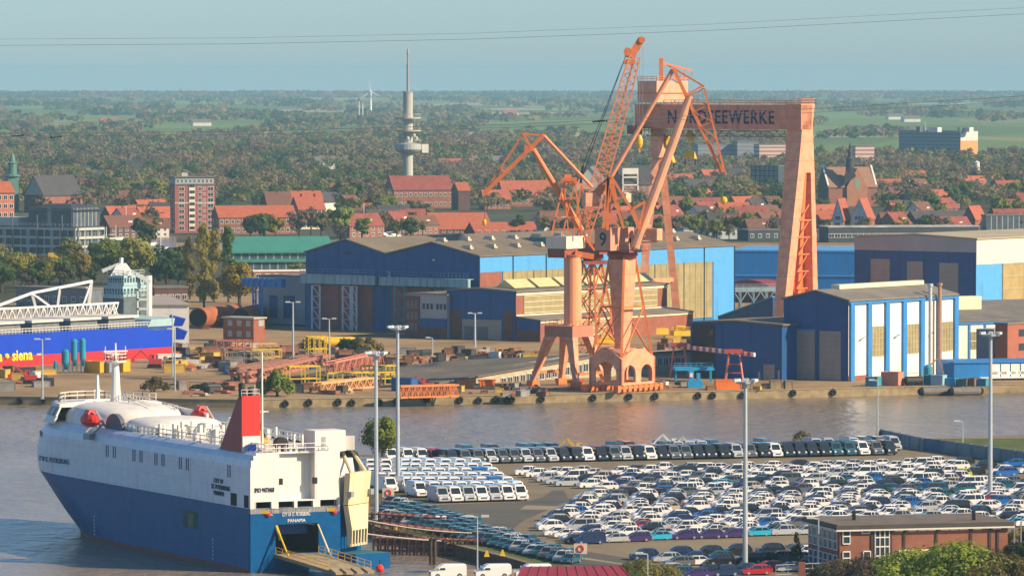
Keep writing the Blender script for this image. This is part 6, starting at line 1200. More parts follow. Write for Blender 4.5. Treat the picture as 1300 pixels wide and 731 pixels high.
# ================================================================ lamp masts
pole_m = mat('mast_grey', (.42, .47, .49), .45, .1, .5, metal=.2); lampw = mat('lamp_housing', (.62, .64, .62), .4, .1)
def mast(px, ytop, ybase, w_, label, heads=2, cat='lamp mast', name='lamp_mast', m=None, group=None):
    p = G(px, ybase); s_ = m2(p.y); h = zat(ytop, p.y); r = w_ / 2 / s_; t = thing(name, label, cat, p, group)
    MB().tube(p, p + up(h), r * 1.15, r * .75, 10).box(p - up(.05), (r * 4, r * 4, .3)).build('pole', m or pole_m, t)
    if heads >= 4:
        MB().lathe(p + up(h - .5), [(r, 0), (r * 4, .2), (r * 4, .5)], 12).build('crown_ring', pole_m, t)
        for k in range(heads): a = 6.283 * k / heads + .4; q = p + Vector((math.cos(a), math.sin(a), 0)) * r * 4.4 + up(h); MB().box(q, (.8, .7, .35), a).build('lamp', lampw, t)
    else:
        for k in range(heads):
            d = Vector((1, 0, 0)) * (1 if k else -1); MB().bar(p + up(h), p + up(h + .15) + d * (r + 1.2), .14).box(p + up(h) + d * (r + 1.0), (1.1, .5, .3)).build('lamp', lampw, t)
    return t
mast(477.5, 449, 661, 5.5, 'tall thick grey lamp mast in front of the ship ramp', 6); mast(505, 416, 620, 5.0, 'tallest grey lamp mast among the white vans', 6); mast(946, 484, 723, 6.0, 'thick grey lamp mast standing among the cars, nearest the river centre', 6); mast(1257, 424, 634, 5.5, 'thick grey lamp mast among the cars near the right edge', 6)
mast(1114, 483, 562, 1.8, 'slim lamp mast at the river end of the vans row', 1); mast(606, 656, 726, 2.0, 'slim two armed lamp post behind the white vans', 2); mast(370, 478, 546, 1.5, 'very slim lamp post seen over the ship deck', 1) if 0 else None
mast(372, 384, 465, 2.6, 'grey lamp mast in front of the annex building', 2); mast(418, 405, 460, 2, 'slim grey lamp post by the yellow tank', 2); mast(603, 398, 441, 2.8, 'pale lamp post in front of the workshop door', 2); mast(549, 429, 452, 1.5, 'short lamp post with bright round lamp by the office wing', 1); mast(54, 431, 506, 2.2, 'slim lamp mast on the far quay before the yellow ship name', 2); mast(219, 399, 478, 1.8, 'slim lamp mast at the stern of the bulk carrier', 1); mast(222, 418, 497, 1.8, 'slim pole on the quay right of the bulk carrier stern', 1)
mast(1222, 535, 562, 1.6, 'small curved lamp post on the grass bank by the river', 1, 'lamp post', 'lamp_post'); mast(822, 703, 748, 2.2, 'pale lamp post in the bush by the red roof', 1, 'lamp post', 'lamp_post'); mast(1039, 658, 727, 2.2, 'thin pale pole left of the brick building', 1, 'lamp post', 'lamp_post')
# ================================================================ the town
tile_r = banded('tile_orange_red', (.40, .105, .05), (.33, .088, .042), .6, 'Z', .8, .8, .25); tile_d = banded('tile_brown', (.17, .075, .05), (.14, .06, .04), .6, 'Z', .8, .85, .25); tile_k = mat('tile_slate', (.055, .05, .055), .7, .25, .3); tile_m = mat('tile_maroon', (.26, .065, .045), .8, .25, .3)
bk_t = mat('town_brick', (.28, .11, .07), .85, .25, .4); bk_d = mat('town_brick_dark', (.12, .06, .05), .85, .25, .4); wh_t = mat('town_white', (.68, .64, .56), .7, .12, .3); flatr = mat('flat_roof', (.16, .15, .14), .85, .25, .2); winm = mat('window_glass', (.035, .045, .055), .2, .3, .6); winw = mat('window_surround', (.66, .64, .58), .6, .1)
WM = {}
def wins(face, t0, t1, z0, z1, nx, nz, w_, h_, root, sur=True, label=None):
    """windows of one facade: every one an object, all sharing one mesh"""
    key = (round(w_, 2), round(h_, 2), tuple(round(c, 3) for c in face.e), sur)
    if key not in WM:
        f = Face((0, 0, 0), face.e, face.n); m = MB()
        if sur: f.rect(-w_ / 2 - .18, w_ / 2 + .18, -.18, h_ + .18, .05, 1, m); 
        f.rect(-w_ / 2, w_ / 2, 0, h_, .09, 0, m); f.rect(-.05, .05, 0, h_, .12, 1, m)
        me = bpy.data.meshes.new('window'); me.from_pydata(m.v, [], m.f); me.materials.append(winm); me.materials.append(winw); me.polygons.foreach_set('material_index', m.m); me.update(); WM[key] = me
    wl = worldloc(root)
    for i in range(nx):
        for k in range(nz):
            o = link('window', WM[key], root); o.location = face.at(t0 + (t1 - t0) * (i + .5) / nx, z0 + (z1 - z0) * k / max(1, nz) , 0) - wl
def flat(name, label, cat, pxl, pxc, pxr, yb, yt, wm_, ex=AX, roofm=None, group=None, nl=(0, 0), nr=(0, 0), ww=1.3, wh=1.4, D=None, par=.5):
    """flat roofed block: corner at pxc, shaded face to pxl, lit face to pxr"""
    ey = Vector((ex.y, -ex.x, 0)); q = G(pxc, yb) if D is None else W(pxc, yb, D); q.z = 0; H_ = zat(yt, q.y); t = thing(name, label, cat, q, group)
    wl = walk(q, -ey, pxl) if pxl is not None else 12; wr = walk(q, ex, pxr)
    MB().obox(q, -ey * wl, ex * wr, H_).build('wall', wm_, t); MB().obox(q + up(H_) + (ey - ex) * .25, -ey * (wl + .5), ex * (wr + .5), par).build('roof', roofm or flatr, t)
    fl_, fr_ = Face(q, -ey, -ex), Face(q, ex, ey)
    for f, (nx, nz), L_ in ((fl_, nl, wl), (fr_, nr, wr)):
        if nx: wins(f, 0, L_, H_ / nz * .35, H_ + H_ / nz * .35, nx, nz, ww, wh, t)
    return t, fl_, fr_, wl, wr, H_
def gab(name, label, cat, px, yb, ye, yr, wm_, rm_, ex, W_=None, pxl=None, pxr=None, L=None, group=None, nr=(0, 0), nl=(0, 0), chim=0, D=None):
    ey = Vector((ex.y, -ex.x, 0)); q = G(px, yb) if D is None else W(px, yb, D); q.z = 0
    W_ = W_ or walk(q, -ey, pxl); L = L or walk(q, ex, pxr)
    t, roof, fl_, fr_ = hall(name, label, cat, q, [W_], L, zat(ye, q.y), [zat(yr, q.y + W_ * .4)], wm_ if isinstance(wm_, list) else [wm_, wm_], rm_, group, ex, .4, .3)
    e_ = zat(ye, q.y)
    for f, (nx, nz), L_ in ((fl_, nl, W_), (fr_, nr, L)):
        if nx: wins(f, 0, L_, e_ / nz * .3, e_ + e_ / nz * .3, nx, nz, 1.2, 1.5, t)
    for k in range(chim): c = q + ex * (L * (k + .5) / chim) - ey * (W_ * .5) + up(zat(yr, q.y + W_ * .4) - .6); MB().box(c, (.9, .9, 2.0)).build('chimney', bk_d, roof)
    return t, fl_, fr_, W_, L
EXF = Vector((.95, .31, 0)).normalized()
# nine storey red block of flats
t, fl_, fr_, wl, wr, H_ = flat('apartment_tower', 'nine storey red brick apartment tower with a pale penthouse floor', 'apartment block', 216, 222, 273, 296, 235, mat('flats_brick', (.33, .10, .085), .85, .15, .3), EXF)
wins(fr_, wr * .04, wr * .30, 1.4, H_, 1, 8, 2.2, 1.5, t); wins(fr_, wr * .55, wr * .70, 1.4, H_, 1, 8, 1.5, 1.5, t); wins(fr_, wr * .7, wr * .77, 1.9, H_ + .5, 1, 8, .7, .8, t); wins(fr_, wr * .80, wr * .98, 1.4, H_, 1, 8, 2.4, 1.5, t); wins(fl_, wl * .1, wl * .9, 1.4, H_, 2, 8, 1.0, 1.2, t)
m = MB(); fr_.rect(wr * .35, wr * .5, 1, H_ - .5, .3, 0, m); o = m.build('balcony_stack', mat('balcony_cream', (.72, .64, .50), .6), t)
for k in range(8): mm = fr_.rect(wr * .36, wr * .49, 1.6 + k * H_ / 8, 2.9 + k * H_ / 8, .36); mm.build('balcony_window', winm, o)
MB().obox(fr_.at(.4, H_ + .5, -.5), fr_.e * (wr - .8), -fr_.n * (wl * .8), zat(227, fr_.P.y) - H_).build('penthouse', mat('penthouse_grey', (.30, .36, .38), .6, .15), t); wins(Face(fr_.at(0, 0, -.5), fr_.e, fr_.n), .6, wr - .6, H_ + .9, H_ + 1, 9, 1, .9, 1.6, t); MB().obox(fr_.at(-.2, zat(227, fr_.P.y) + .5, .1), fr_.e * (wr + .4), -fr_.n * (wl * .8 + 1), .5).build('upper_roof', flatr, t); MB().box(fr_.at(wr * .3, zat(227, fr_.P.y) + 1, -4), (2.4, 2, 1.6)).build('lift_house', wh_t, t)
MB().obox(fr_.at(0, H_ * .62, .12), fr_.e * wr, fr_.n * -.1, .3).build('string_course', winw, t)
# red roofed housing right of it
gab('apartment_house', 'long apartment house with bright red roof right of the apartment tower', 'apartment house', 278, 298, 276, 262, bk_t, tile_r, EXF, 12, None, 376, nr=(14, 2), nl=(2, 2))
gab('corner_house', 'cream fronted house with hipped orange roof at the end of the long red roof', 'house', 379, 291, 266, 250, [bk_t, mat('house_cream', (.66, .50, .34), .7)], tile_r, EXF, 14, None, 413, nr=(7, 3), chim=2)
gab('gabled_house', 'grey brown gabled house behind the long red roof', 'house', 340, 275, 262, 244, bk_d, tile_d, EXF, 12, None, 372, chim=1); gab('gabled_house', 'house with a bright orange ridge left of the corner house', 'house', 372, 270, 253, 243, bk_d, tile_r, EXF, 10, None, 410, chim=2); gab('gabled_house', 'dark slate gable beside the orange ridge', 'house', 412, 268, 256, 245, wh_t, tile_k, AX, None, 400, 432)
# modern glazed office complex at the left with stepped terraces
gls = banded('office_glass', (.07, .095, .12), (.34, .34, .31), 3.2, 'H', .84, .3, .4); fas = mat('fascia_pale', (.50, .50, .46), .6, .15)
t, fl_, fr_, wl, wr, H_ = flat('office_complex', 'stepped modern office complex of dark glass with pale floor bands at the far left', 'office building', -60, 98, 130, 331, 290, gls, Vector((.55, .83, 0)), mat('dark_zinc', (.05, .055, .065), .5, .2)); 
for zz in np.arange(1.5, H_ + .5, 3.3):
    m = MB(); fl_.rect(-.2, wl, zz, zz + .9, 1.0, 0, m); fr_.rect(-.2, wr, zz, zz + .9, 1.0, 0, m); m.build('floor_band', fas, t)
q = fl_.at(4, H_ + .5, -3); MB().obox(q, fl_.e * (wl * .36), -fl_.n * 16, 7).build('upper_block', gls, t); a = MB(); top = q + up(6)
a.hexa([top - fl_.e * 1 + fl_.n, top + fl_.e * (wl * .36 + 1) + fl_.n, top + fl_.e * (wl * .36 + 1) - fl_.n * 17, top - fl_.e - fl_.n * 17], [top + fl_.e * 5 + up(2.4) - fl_.n * 4, top + fl_.e * (wl * .36 - 5) + up(2.4) - fl_.n * 4, top + fl_.e * (wl * .36 - 5) + up(2.4) - fl_.n * 11, top + fl_.e * 5 + up(2.4) - fl_.n * 11]); a.build('zinc_roof', mat('dark_zinc', ()), t)
for k in range(5): m = MB(); m.tube(fl_.at(6 + 12 * k, 0, 1.6), fl_.at(6 + 12 * k, H_ + 5, 1.6), .22, None, 6); m.build('facade_mast', mat('mast_dark', (.12, .13, .14), .5), t)
m = MB()
for k in range(16): m.bar(fl_.at(wl * k / 16, 0, .9), fl_.at(wl * k / 16, H_, .9), .35)
for k in range(5): m.bar(fr_.at(wr * k / 4, 0, .9), fr_.at(wr * k / 4, H_, .9), .35)
m.build('facade_frame', fas, t)
for k, (ta, tb, hh_) in enumerate(((.5, .72, 3.2), (.76, .95, 2.4))): MB().obox(fl_.at(wl * ta, H_ + .5, -2), fl_.e * (wl * (tb - ta)), -fl_.n * 9, hh_).build('roof_pavilion', fas, t)
MB().rail([fl_.at(0, H_ + .6, .5), fl_.at(wl * .9, H_ + .6, .5)], 1.1, 2, .12).build('terrace_railing', fas, t)
q = G(66, 318); t2_ = thing('construction_machine', 'yellow machine between the office complex and the trees', 'machine', q); MB().bar(G(72, 330), G(82, 330) + up(9), .9).bar(G(82, 330) + up(9), G(86, 330) + up(4), .7).box(G(70, 331), (5, 3, 3)).build('body', yellow, t2_)
t, fl_, fr_, wl, wr, H_ = flat('brick_building', 'tall salmon brick building with white windows cut by the left edge', 'building', -30, -4, 18, 312, 246, mat('salmon_brick', (.50, .17, .10), .8, .15), EXF, nr=(3, 6), ww=1.4, wh=1.6); MB().hexa([fr_.at(-.5, H_ + .4, .4), fr_.at(wr + .5, H_ + .4, .4), fr_.at(wr + .5, H_ + .4, -9), fr_.at(-.5, H_ + .4, -9)], [fr_.at(1, H_ + 5, -3), fr_.at(wr - 1, H_ + 5, -3), fr_.at(wr - 1, H_ + 5, -6), fr_.at(1, H_ + 5, -6)]).build('hipped_roof', tile_r, t)
# church with the green spire
cu_ = mat('copper_green', (.10, .22, .18), .6, .25, .4)
q = W(55, 270, 2800); q.z = 0; t, roof, fl_, fr_ = hall('church', 'church with steep dark roof and a slim green copper tower at the far left', 'church', q, [13], 30, 9, [18.5], [bk_d, bk_t], tile_k, None, AX)
MB().add([fl_.at(.4, 9, .1), fl_.at(12.6, 9, .1), fl_.at(6.5, 18, .1)], [(0, 1, 2)]).build('gable_face', mat('gable_stone', (.40, .36, .30), .8, .2), t)
c = W(16, 262, q.y + 20); c.z = 0; z_ = lambda y: zat(y, c.y); MB().box(c, (5.4, 5.4, z_(224) + .2), .3).build('tower', cu_, t); m = MB().lathe(c + up(z_(224)), [(4.2, 0), (4.2, .6), (2.2, 1.2), (2.2, z_(208) - z_(224)), (2.7, z_(208) - z_(224) + .3), (1.5, z_(205) - z_(224)), (1.2, z_(199) - z_(224)), (.3, z_(195) - z_(224)), (.1, z_(190) - z_(224))], 10); m.build('lantern', cu_, t)
# telecommunication tower
Dt = 2950.0; c = W(518, 250, Dt); c.z = 0; z_ = lambda y: zat(y, Dt); conc = mat('tower_concrete', (.46, .45, .38), .8, .15, .2, streak=True); t = thing('telecom_tower', 'tall concrete telecommunication tower with ring platforms and slender antenna', 'tower', c)
MB().lathe(c, [(2.9, 0), (2.6, z_(200)), (2.6, z_(118)), (2.3, z_(117))], 20).build('shaft', conc, t)
for ya, yb, rr_, nm_ in ((152, 149, 7.0, 'platform'), (168, 165, 7.0, 'platform')): MB().lathe(c + up(z_(ya)), [(2.7, 0), (rr_, .5), (rr_, 1.2), (2.7, 1.2)], 24).build(nm_, conc, t); 
MB().lathe(c + up(z_(196)), [(2.7, 0), (6.0, 1.4), (7.2, 2.6), (7.2, z_(183) - z_(196)), (2.7, z_(181) - z_(196))], 24).build('operations_pod', mat('pod_grey', (.40, .42, .40), .6, .12), t)
m = MB()
for yy in (149, 165, 182):
    for k in range(14): a0, a1 = 6.283 * k / 14, 6.283 * (k + 1) / 14; r0 = 6.9; p0_, p1_ = c + Vector((math.cos(a0) * r0, math.sin(a0) * r0, z_(yy) + .4)), c + Vector((math.cos(a1) * r0, math.sin(a1) * r0, z_(yy) + .4)); m.bar(p0_ + up(1.3), p1_ + up(1.3), .2).bar(p0_, p0_ + up(1.3), .2)
for k in range(4): a0 = .6 + 1.57 * k; p0_ = c + Vector((math.cos(a0) * 6.6, math.sin(a0) * 6.6, 0)); m.bar(p0_ + up(z_(166)), p0_ + up(z_(150)), .25)
m.build('platform_railing', conc, t)
m = MB()
for k in range(9): a0 = k * .7; yy = (176, 160, 172)[k % 3]; m.ball(c + Vector((math.cos(a0) * 4.2, math.sin(a0) * 4.2, z_(yy))), (1.1, 1.1, 1.3), 8)
m.build('dish_antenna', mat('dish_white', (.62, .62, .58), .5), t) if 0 else None
for k in range(8): a0 = k * .785; yy = (176, 172)[k % 2]; MB().ball(c + Vector((math.cos(a0) * 4.4, math.sin(a0) * 4.4, z_(yy))), (1.1, 1.1, 1.3), 8).tube(c + up(z_(yy)), c + Vector((math.cos(a0) * 4.4, math.sin(a0) * 4.4, z_(yy))), .2, None, 5).build('dish_antenna', conc, t)
MB().lathe(c + up(z_(118)), [(2.8, 0), (2.8, .6), (.75, .8), (.7, z_(82) - z_(118)), (.5, z_(82) - z_(118) + .1), (.45, z_(70) - z_(118)), (.7, z_(69) - z_(118)), (.5, z_(64) - z_(118)), (.1, z_(61) - z_(118))], 10).build('antenna', mat('antenna_grey', (.34, .33, .33), .5), t); MB().box(W(539, 194, Dt + 6), (3.6, 3, 4.6), .3).build('annex_cabin', wh_t, t)
# town hall sized brick building below the tower and neighbours
gab('brick_complex', 'broad brick building with maroon roof at the foot of the telecommunication tower', 'building', 500, 263, 241, 224, bk_t, tile_m, EXF, 16, None, 575, nr=(12, 2), D=2890); gab('red_roof_wing', 'bright red roof wing at the right end of the broad brick building', 'building', 582, 260, 242, 232, bk_d, tile_r, EXF, 12, None, 597, D=2850)
gab('apartment_house', 'wide orange roofed building below the folded jib, left of the two', 'building', 551, 297, 291, 271, bk_d, tile_r, EXF, 20, None, 625, nr=(9, 1)); gab('apartment_house', 'lower orange roofed wing left of the column crane', 'building', 604, 298, 296, 283, bk_d, tile_r, EXF, 16, None, 684, nr=(8, 1))
gab('brick_hall', 'long orange roofed hall directly behind the folded crane jib', 'hall', 640, 262, 249, 230, bk_t, tile_r, EXF, 16, None, 706, nr=(8, 1)); 
gab('white_gable_hall', 'hall with a bright white pointed gable beside the lattice boom', 'hall', 768, 262, 236, 212, [wh_t, wh_t], flatr, Vector((.1, .99, 0)).normalized(), None, 729, None, 30)
t, fl_, fr_, W_, L = gab('brick_building', 'red brick building with slate roof and a white framed end bay behind the cranes', 'building', 790, 268, 234, 211, bk_t, tile_k, EXF, 16, None, 836, nr=(6, 3)); m = MB(); 
for k in range(5): z = 1 + k * 4; fr_.rect(0, 8.5, z, z + .7, .5, 0, m)
fr_.rect(-.1, .5, 0, 22, .5, 0, m); fr_.rect(8, 8.6, 0, 22, .5, 0, m); fr_.rect(-.1, 8.6, 19, 22, .55, 0, m); m.build('white_frame', wh_t, t)
# right hand church
q = G(1052, 262); q.z = 0; t, roof, fl_, fr_ = hall('church', 'large brick church with brown tiled roof, stepped gables and a black bell turret', 'church', q, [16], walk(q, EXF, 1113), zat(237, q.y), [zat(213, q.y + 6)], [bk_d, bk_t], banded('church_tile', (.30, .16, .10), (.25, .13, .085), .6, 'Z', .8, .8, .25), None, EXF)
Lc = walk(q, EXF, 1113)
for k in (0, Lc):
    z0_, z1_ = zat(237, q.y) - .6, zat(212, q.y + 6); cc_ = [q + EXF * (k - .5) + up(z0_), q + EXF * (k + .5) + up(z0_), q + EXF * (k + .5) + Vector((-2.6, 7.6, z1_)), q + EXF * (k - .5) + Vector((-2.6, 7.6, z1_))]
    MB().hexa(cc_, [p + up(.9) for p in cc_]).build('gable_coping', wh_t, t)
g0 = fr_.t(1074); g1 = fr_.t(1100); m = MB(); a, b, cpt = fr_.at(g0, zat(237, q.y), 1.5), fr_.at(g1, zat(237, q.y), 1.5), fr_.at((g0 + g1) / 2, zat(214, q.y), 1.5); m.add([a, b, cpt, a - fr_.n * 8, b - fr_.n * 8, cpt - fr_.n * 8], [(0, 1, 2), (3, 5, 4), (0, 2, 5, 3), (1, 4, 5, 2), (0, 3, 4, 1)]); m.obox(fr_.at(g0, 0, 1.5), fr_.e * (g1 - g0), -fr_.n * 3, zat(237, q.y)); m.build('transept', mat('church_brick', (.38, .16, .08), .85, .2), t); fr_.rect((g0 + g1) / 2 - 1.6, (g0 + g1) / 2 + 1.6, zat(240, q.y), zat(226, q.y), 1.6).build('tracery_window', mat('tracery_green', (.22, .26, .2), .6, .4, 2), t)
c = W(1079, 262, q.y + 2); c.z = 0; z_ = lambda y: zat(y, q.y + 2); MB().hexa([c + Vector((-3.8, -2, z_(236))), c + Vector((3, -2, z_(224))), c + Vector((3, 3, z_(224))), c + Vector((-3.8, 3, z_(236)))], [c + Vector((-2, -2, z_(216))), c + Vector((2, -2, z_(213))), c + Vector((2, 3, z_(213))), c + Vector((-2, 3, z_(216)))]).lathe(c + up(z_(218)), [(2.3, 0), (2.2, z_(203) - z_(218)), (2.6, z_(203) - z_(218) + .2), (1.3, z_(199) - z_(218)), (1.1, z_(194) - z_(218)), (1.7, z_(193) - z_(218)), (.6, z_(189) - z_(218)), (.9, z_(187) - z_(218)), (.1, z_(181) - z_(218))], 10).build('bell_turret', tile_k, t)
# white twin gables and other landmarks at the right
for pxl, pxr, lab in ((1057, 1077, 'house with pale blue white gable and red roof, left of the twin gables'), (1081, 1108, 'house with pale blue white gable and bright orange roof side, right of the twin gables')):
    q = G(pxr - 7, 293); t, roof, fl_, fr_ = hall('gabled_house', lab, 'house', q, [walk(q, -Vector((.95, -.3, 0)), pxl)], 14, zat(276, q.y), [zat(253, q.y)], [mat('gable_palegrey', (.55, .58, .60), .7), bk_t], tile_r, 'twin gabled houses', Vector((.3, .95, 0)))
    wins(fl_, 1.5, walk(q, -Vector((.95, -.3, 0)), pxl) - 1.5, 2, 8, 3, 2, 1, 1.5, t)
t, fl_, fr_, wl, wr, H_ = flat('tower_block', 'far tower block with dark blue balconies and an orange end wall at the right', 'tower block', 1141, 1219, 1241, 210, 167, banded('block_blue', (.13, .19, .25), (.06, .10, .15), 3.0, 'Z', .55, .6, .1), Vector((.75, .66, 0)), D=4600)
MB().obox(fr_.at(0, 0, .3), fr_.e * wr, -fr_.n * .2, H_ * .64).build('orange_wall', mat('wall_orange', (.85, .32, .08), .7, .06), t); MB().obox(fr_.at(0, H_ * .65, .3), fr_.e * wr, -fr_.n * .2, H_ * .35).build('grey_wall', wh_t, t)
for px, w_, y_ in ((1168, 6, 160), (1187, 16, 161), (1220, 4, 161), (1230, 9, 161)): MB().box(W(px, 167, 4600) + up(-.5), (w_ / m2(4600) * .9, 6, zat(y_, 4600) - zat(167, 4600)), -.7).build('roof_sign' if w_ > 6 else 'lift_house', wh_t if w_ > 6 else gls, t)
MB().bar(W(1175, 167, 4600), W(1175, 154, 4600), .5).build('roof_mast', wh_t, t)
for xa, xb, yb, yt, lab, D in ((1008, 1030, 200, 186, 'row of white banded brick flats behind the gantry leg', 4000), (1086, 1110, 199, 186, 'row of white banded brick flats right of the church turret', 4000), (886, 934, 196, 184, 'low blue grey block of flats under the gantry walkway', 4200), (936, 962, 196, 180, 'taller blue grey block of flats under the gantry beam', 4200), (964, 1000, 198, 184, 'red banded flats left of the gantry leg', 4150)):
    flat('flats', lab, 'flats', None, xa, xb, yb, yt, banded('flats_banded' if xa > 960 else 'flats_blue', (.40, .16, .12) if xa > 960 else (.13, .17, .22), (.56, .47, .42) if xa > 960 else (.22, .22, .23), 2.9, 'Z', .5, .7, .1), EXF, D=D)
flat('dark_block', 'square dark tower block among the trees behind the gantry opening', 'tower block', 953, 988, 997, 250, 211, mat('block_dark', (.045, .06, .075), .7, .2), AX, nl=(6, 5), D=3300); MB()
flat('flat_block', 'low white and blue flat roofed building behind the right end of the twin hall', 'building', 858, 868, 936, 304, 291, mat('block_pale', (.42, .48, .52), .7, .2), EXF, nr=(8, 1)); flat('flat_block', 'dark flat roofed works building behind the blue storage hall', 'building', 936, 950, 1040, 306, 293, mat('block_dark', ()), EXF, nr=(9, 1))
flat('station_building', 'long low dark building with pale roof edge behind the big navy hall', 'building', 1040, 1052, 1243, 308, 289, mat('block_dark', ()), Vector((.98, .2, 0)), mat('pale_edge', (.45, .42, .38), .7, .5, .15), nr=(26, 1), ww=2.2)
flat('flat_block', 'dark glazed cube building at the right edge behind the big navy hall', 'building', 1246, 1252, 1330, 306, 274, gls, EXF)
gab('gabled_house', 'red house with a steep grey gable left of the dark glazed cube', 'house', 1238, 297, 278, 262, bk_t, tile_r, AX, None, 1222, 1252)
# low green roofed halls
gr = mat('green_sheet', (.06, .26, .19), .5, .12, .2)
q = G(292, 357); t = thing('green_roof_hall', 'long hall with bright green roof behind the poplars', 'hall', q); e_ = Vector((.985, .17, 0)); n_ = Vector((-.17, .985, 0)); wr = walk(q, e_, 428); H_ = zat(333, q.y); MB().obox(q, e_ * wr, n_ * 22, H_).build('wall', gls, t); MB().obox(q + up(H_) - n_ * .8, e_ * wr, n_ * 20, .9).build('fascia', gr, t); MB().obox(q + up(H_ + .9) + n_ * 5, e_ * wr, n_ * 16, zat(322, q.y) - H_ - .9).build('clerestory', gls, t); z1 = zat(322, q.y)
MB().hexa([q + up(z1) + n_ * 4, q + e_ * wr + up(z1) + n_ * 4, q + e_ * wr + up(z1) + n_ * 22, q + up(z1) + n_ * 22], [q + up(z1 + .6) + n_ * 4, q + e_ * wr + up(z1 + .6) + n_ * 4, q + e_ * wr + up(z1 + 5.2) + n_ * 22, q + up(z1 + 5.2) + n_ * 22]).build('green_roof', gr, t)
flat('flat_block', 'low building with white parapet in front of the green roofed hall', 'building', 318, 322, 392, 372, 345, bk_t, EXF, wh_t, nr=(6, 2)); flat('flat_block', 'low grey walled building behind the green roofed hall', 'building', 300, 306, 440, 322, 308, mat('block_greybrown', (.30, .27, .24), .8, .2), EXF, D=2250)
flat('low_store', 'low brown store between the blue ship deckhouse and the poplars', 'store', 184, 196, 238, 388, 366, bk_d, EXF, nr=(5, 1)); flat('flat_block', 'long low grey store behind the conveyor boom', 'store', 20, 110, 134, 392, 368, mat('block_slate', (.13, .16, .19), .7, .2), AX, flatr, nl=(8, 1))
# harbour basin with sailing boats
tag(MB().poly([G(178, 322, .004), G(224, 322, .004), G(224, 300, .004), G(182, 300, .004)]).build('basin_water', wm), kind='structure'); tag(MB().poly([G(425, 304, .004), G(540, 304, .004), G(520, 296, .004), G(440, 296, .004)]).build('basin_water', wm), kind='structure')
wb = mat('boat_white', (.72, .72, .70), .4, .1)
def yacht(px, py, hy, L, lab, group='sailing boats in the town basins'):
    p = G(px, py); t = thing('sailing_boat', lab, 'boat', p, group); h = zat(hy, p.y); d = Vector((.9, .4, 0)); e = Vector((-.4, .9, 0)); w_ = L * .17
    MB().hexa([p - d * L * .42 - e * w_ * .6, p + d * L * .4, p + d * L * .4 + e * .1, p - d * L * .42 + e * w_ * .6], [p - d * L * .5 - e * w_ + up(1.1), p + d * L * .52 + up(1.4), p + d * L * .52 + e * .1 + up(1.4), p - d * L * .5 + e * w_ + up(1.1)]).build('hull', wb, t); MB().hexa([p - d * L * .25 - e * w_ * .6 + up(1.1), p + d * L * .15 - e * w_ * .4 + up(1.1), p + d * L * .15 + e * w_ * .4 + up(1.1), p - d * L * .25 + e * w_ * .6 + up(1.1)], [p - d * L * .22 - e * w_ * .5 + up(1.8), p + d * L * .08 - e * w_ * .3 + up(1.8), p + d * L * .08 + e * w_ * .3 + up(1.8), p - d * L * .22 + e * w_ * .5 + up(1.8)]).build('cabin', winm, t)
    MB().tube(p + up(1), p + up(h), .22, .12, 6).bar(p + up(2.6), p - d * L * .4 + up(2.4), .2).build('mast', wb, t)
for px, py, hy, L in ((155, 303, 276, 9), (160, 301, 262, 11), (147, 305, 285, 8), (182, 312, 288, 12), (204, 318, 300, 7), (462, 301, 258, 11), (440, 300, 271, 8), (455, 302, 284, 9), (474, 300, 283, 9), (487, 301, 286, 10), (135, 306, 288, 8), (500, 302, 285, 9)): yacht(px, py, hy, L, 'white sailing boat with bare mast in the basin ' + ('left of the apartment tower' if px < 300 else 'behind the twin blue hall'))
# far: wind turbine, masts
Dw = 9500.0; c = W(470.5, 146, Dw); z0 = G(470, 146).z; c.z = 0; t = thing('wind_turbine', 'white wind turbine on the far plain left of the telecommunication tower', 'wind turbine', c); zh_ = zat(117, Dw); tw_ = mat('turbine_white', (.80, .80, .78), .5, .05); MB().tube(c, c + up(zh_), 2.6, 1.6, 10).build('tower', tw_, t); MB().box(c + up(zh_ - 1), (3, 7, 3.4)).build('nacelle', tw_, t); hc = c + Vector((0, -4.5, zh_ + .6)); MB().ball(hc, 2, 8).build('hub', tw_, t)
for a in (95, 215, 335): d = Vector((math.cos(R(a)), 0, math.sin(R(a)))); n = Vector((-d.z, 0, d.x)); MB().hexa([hc - n * 1.4, hc + n * 1.4, hc + n * 1.4 + Vector((0, .6, 0)), hc - n * 1.4 + Vector((0, .6, 0))], [hc + d * 19 - n * .3, hc + d * 19 + n * .3, hc + d * 19 + n * .3 + Vector((0, .4, 0)), hc + d * 19 - n * .3 + Vector((0, .4, 0))]).build('blade', tw_, t)
for px, yt in ((456, 129), (460.5, 131)): c = W(px, 146, 8200); c.z = 0; tag(MB().tube(c, c + up(zat(yt, 8200)), .9, .6, 6).build('radio_mast', tw_), 'slim pale mast on the far plain beside the wind turbine', 'mast', 'far masts')
c = W(1262, 262, 3000); c.z = 0; tag(MB().tube(c, c + up(zat(206, 3000)), 1.5, 1.1, 10).build('chimney', wh_t), 'white chimney rising out of the trees below the tower block', 'chimney') if 0 else None
c = W(1240, 230, 3600); c.z = 0; t = thing('silo_tower', 'small white tower rising from the trees below the orange tower block wall', 'tower', c); MB().lathe(c, [(1.9, 0), (1.9, zat(206, 3600)), (.3, zat(204, 3600))], 12).build('shaft', wh_t, t)
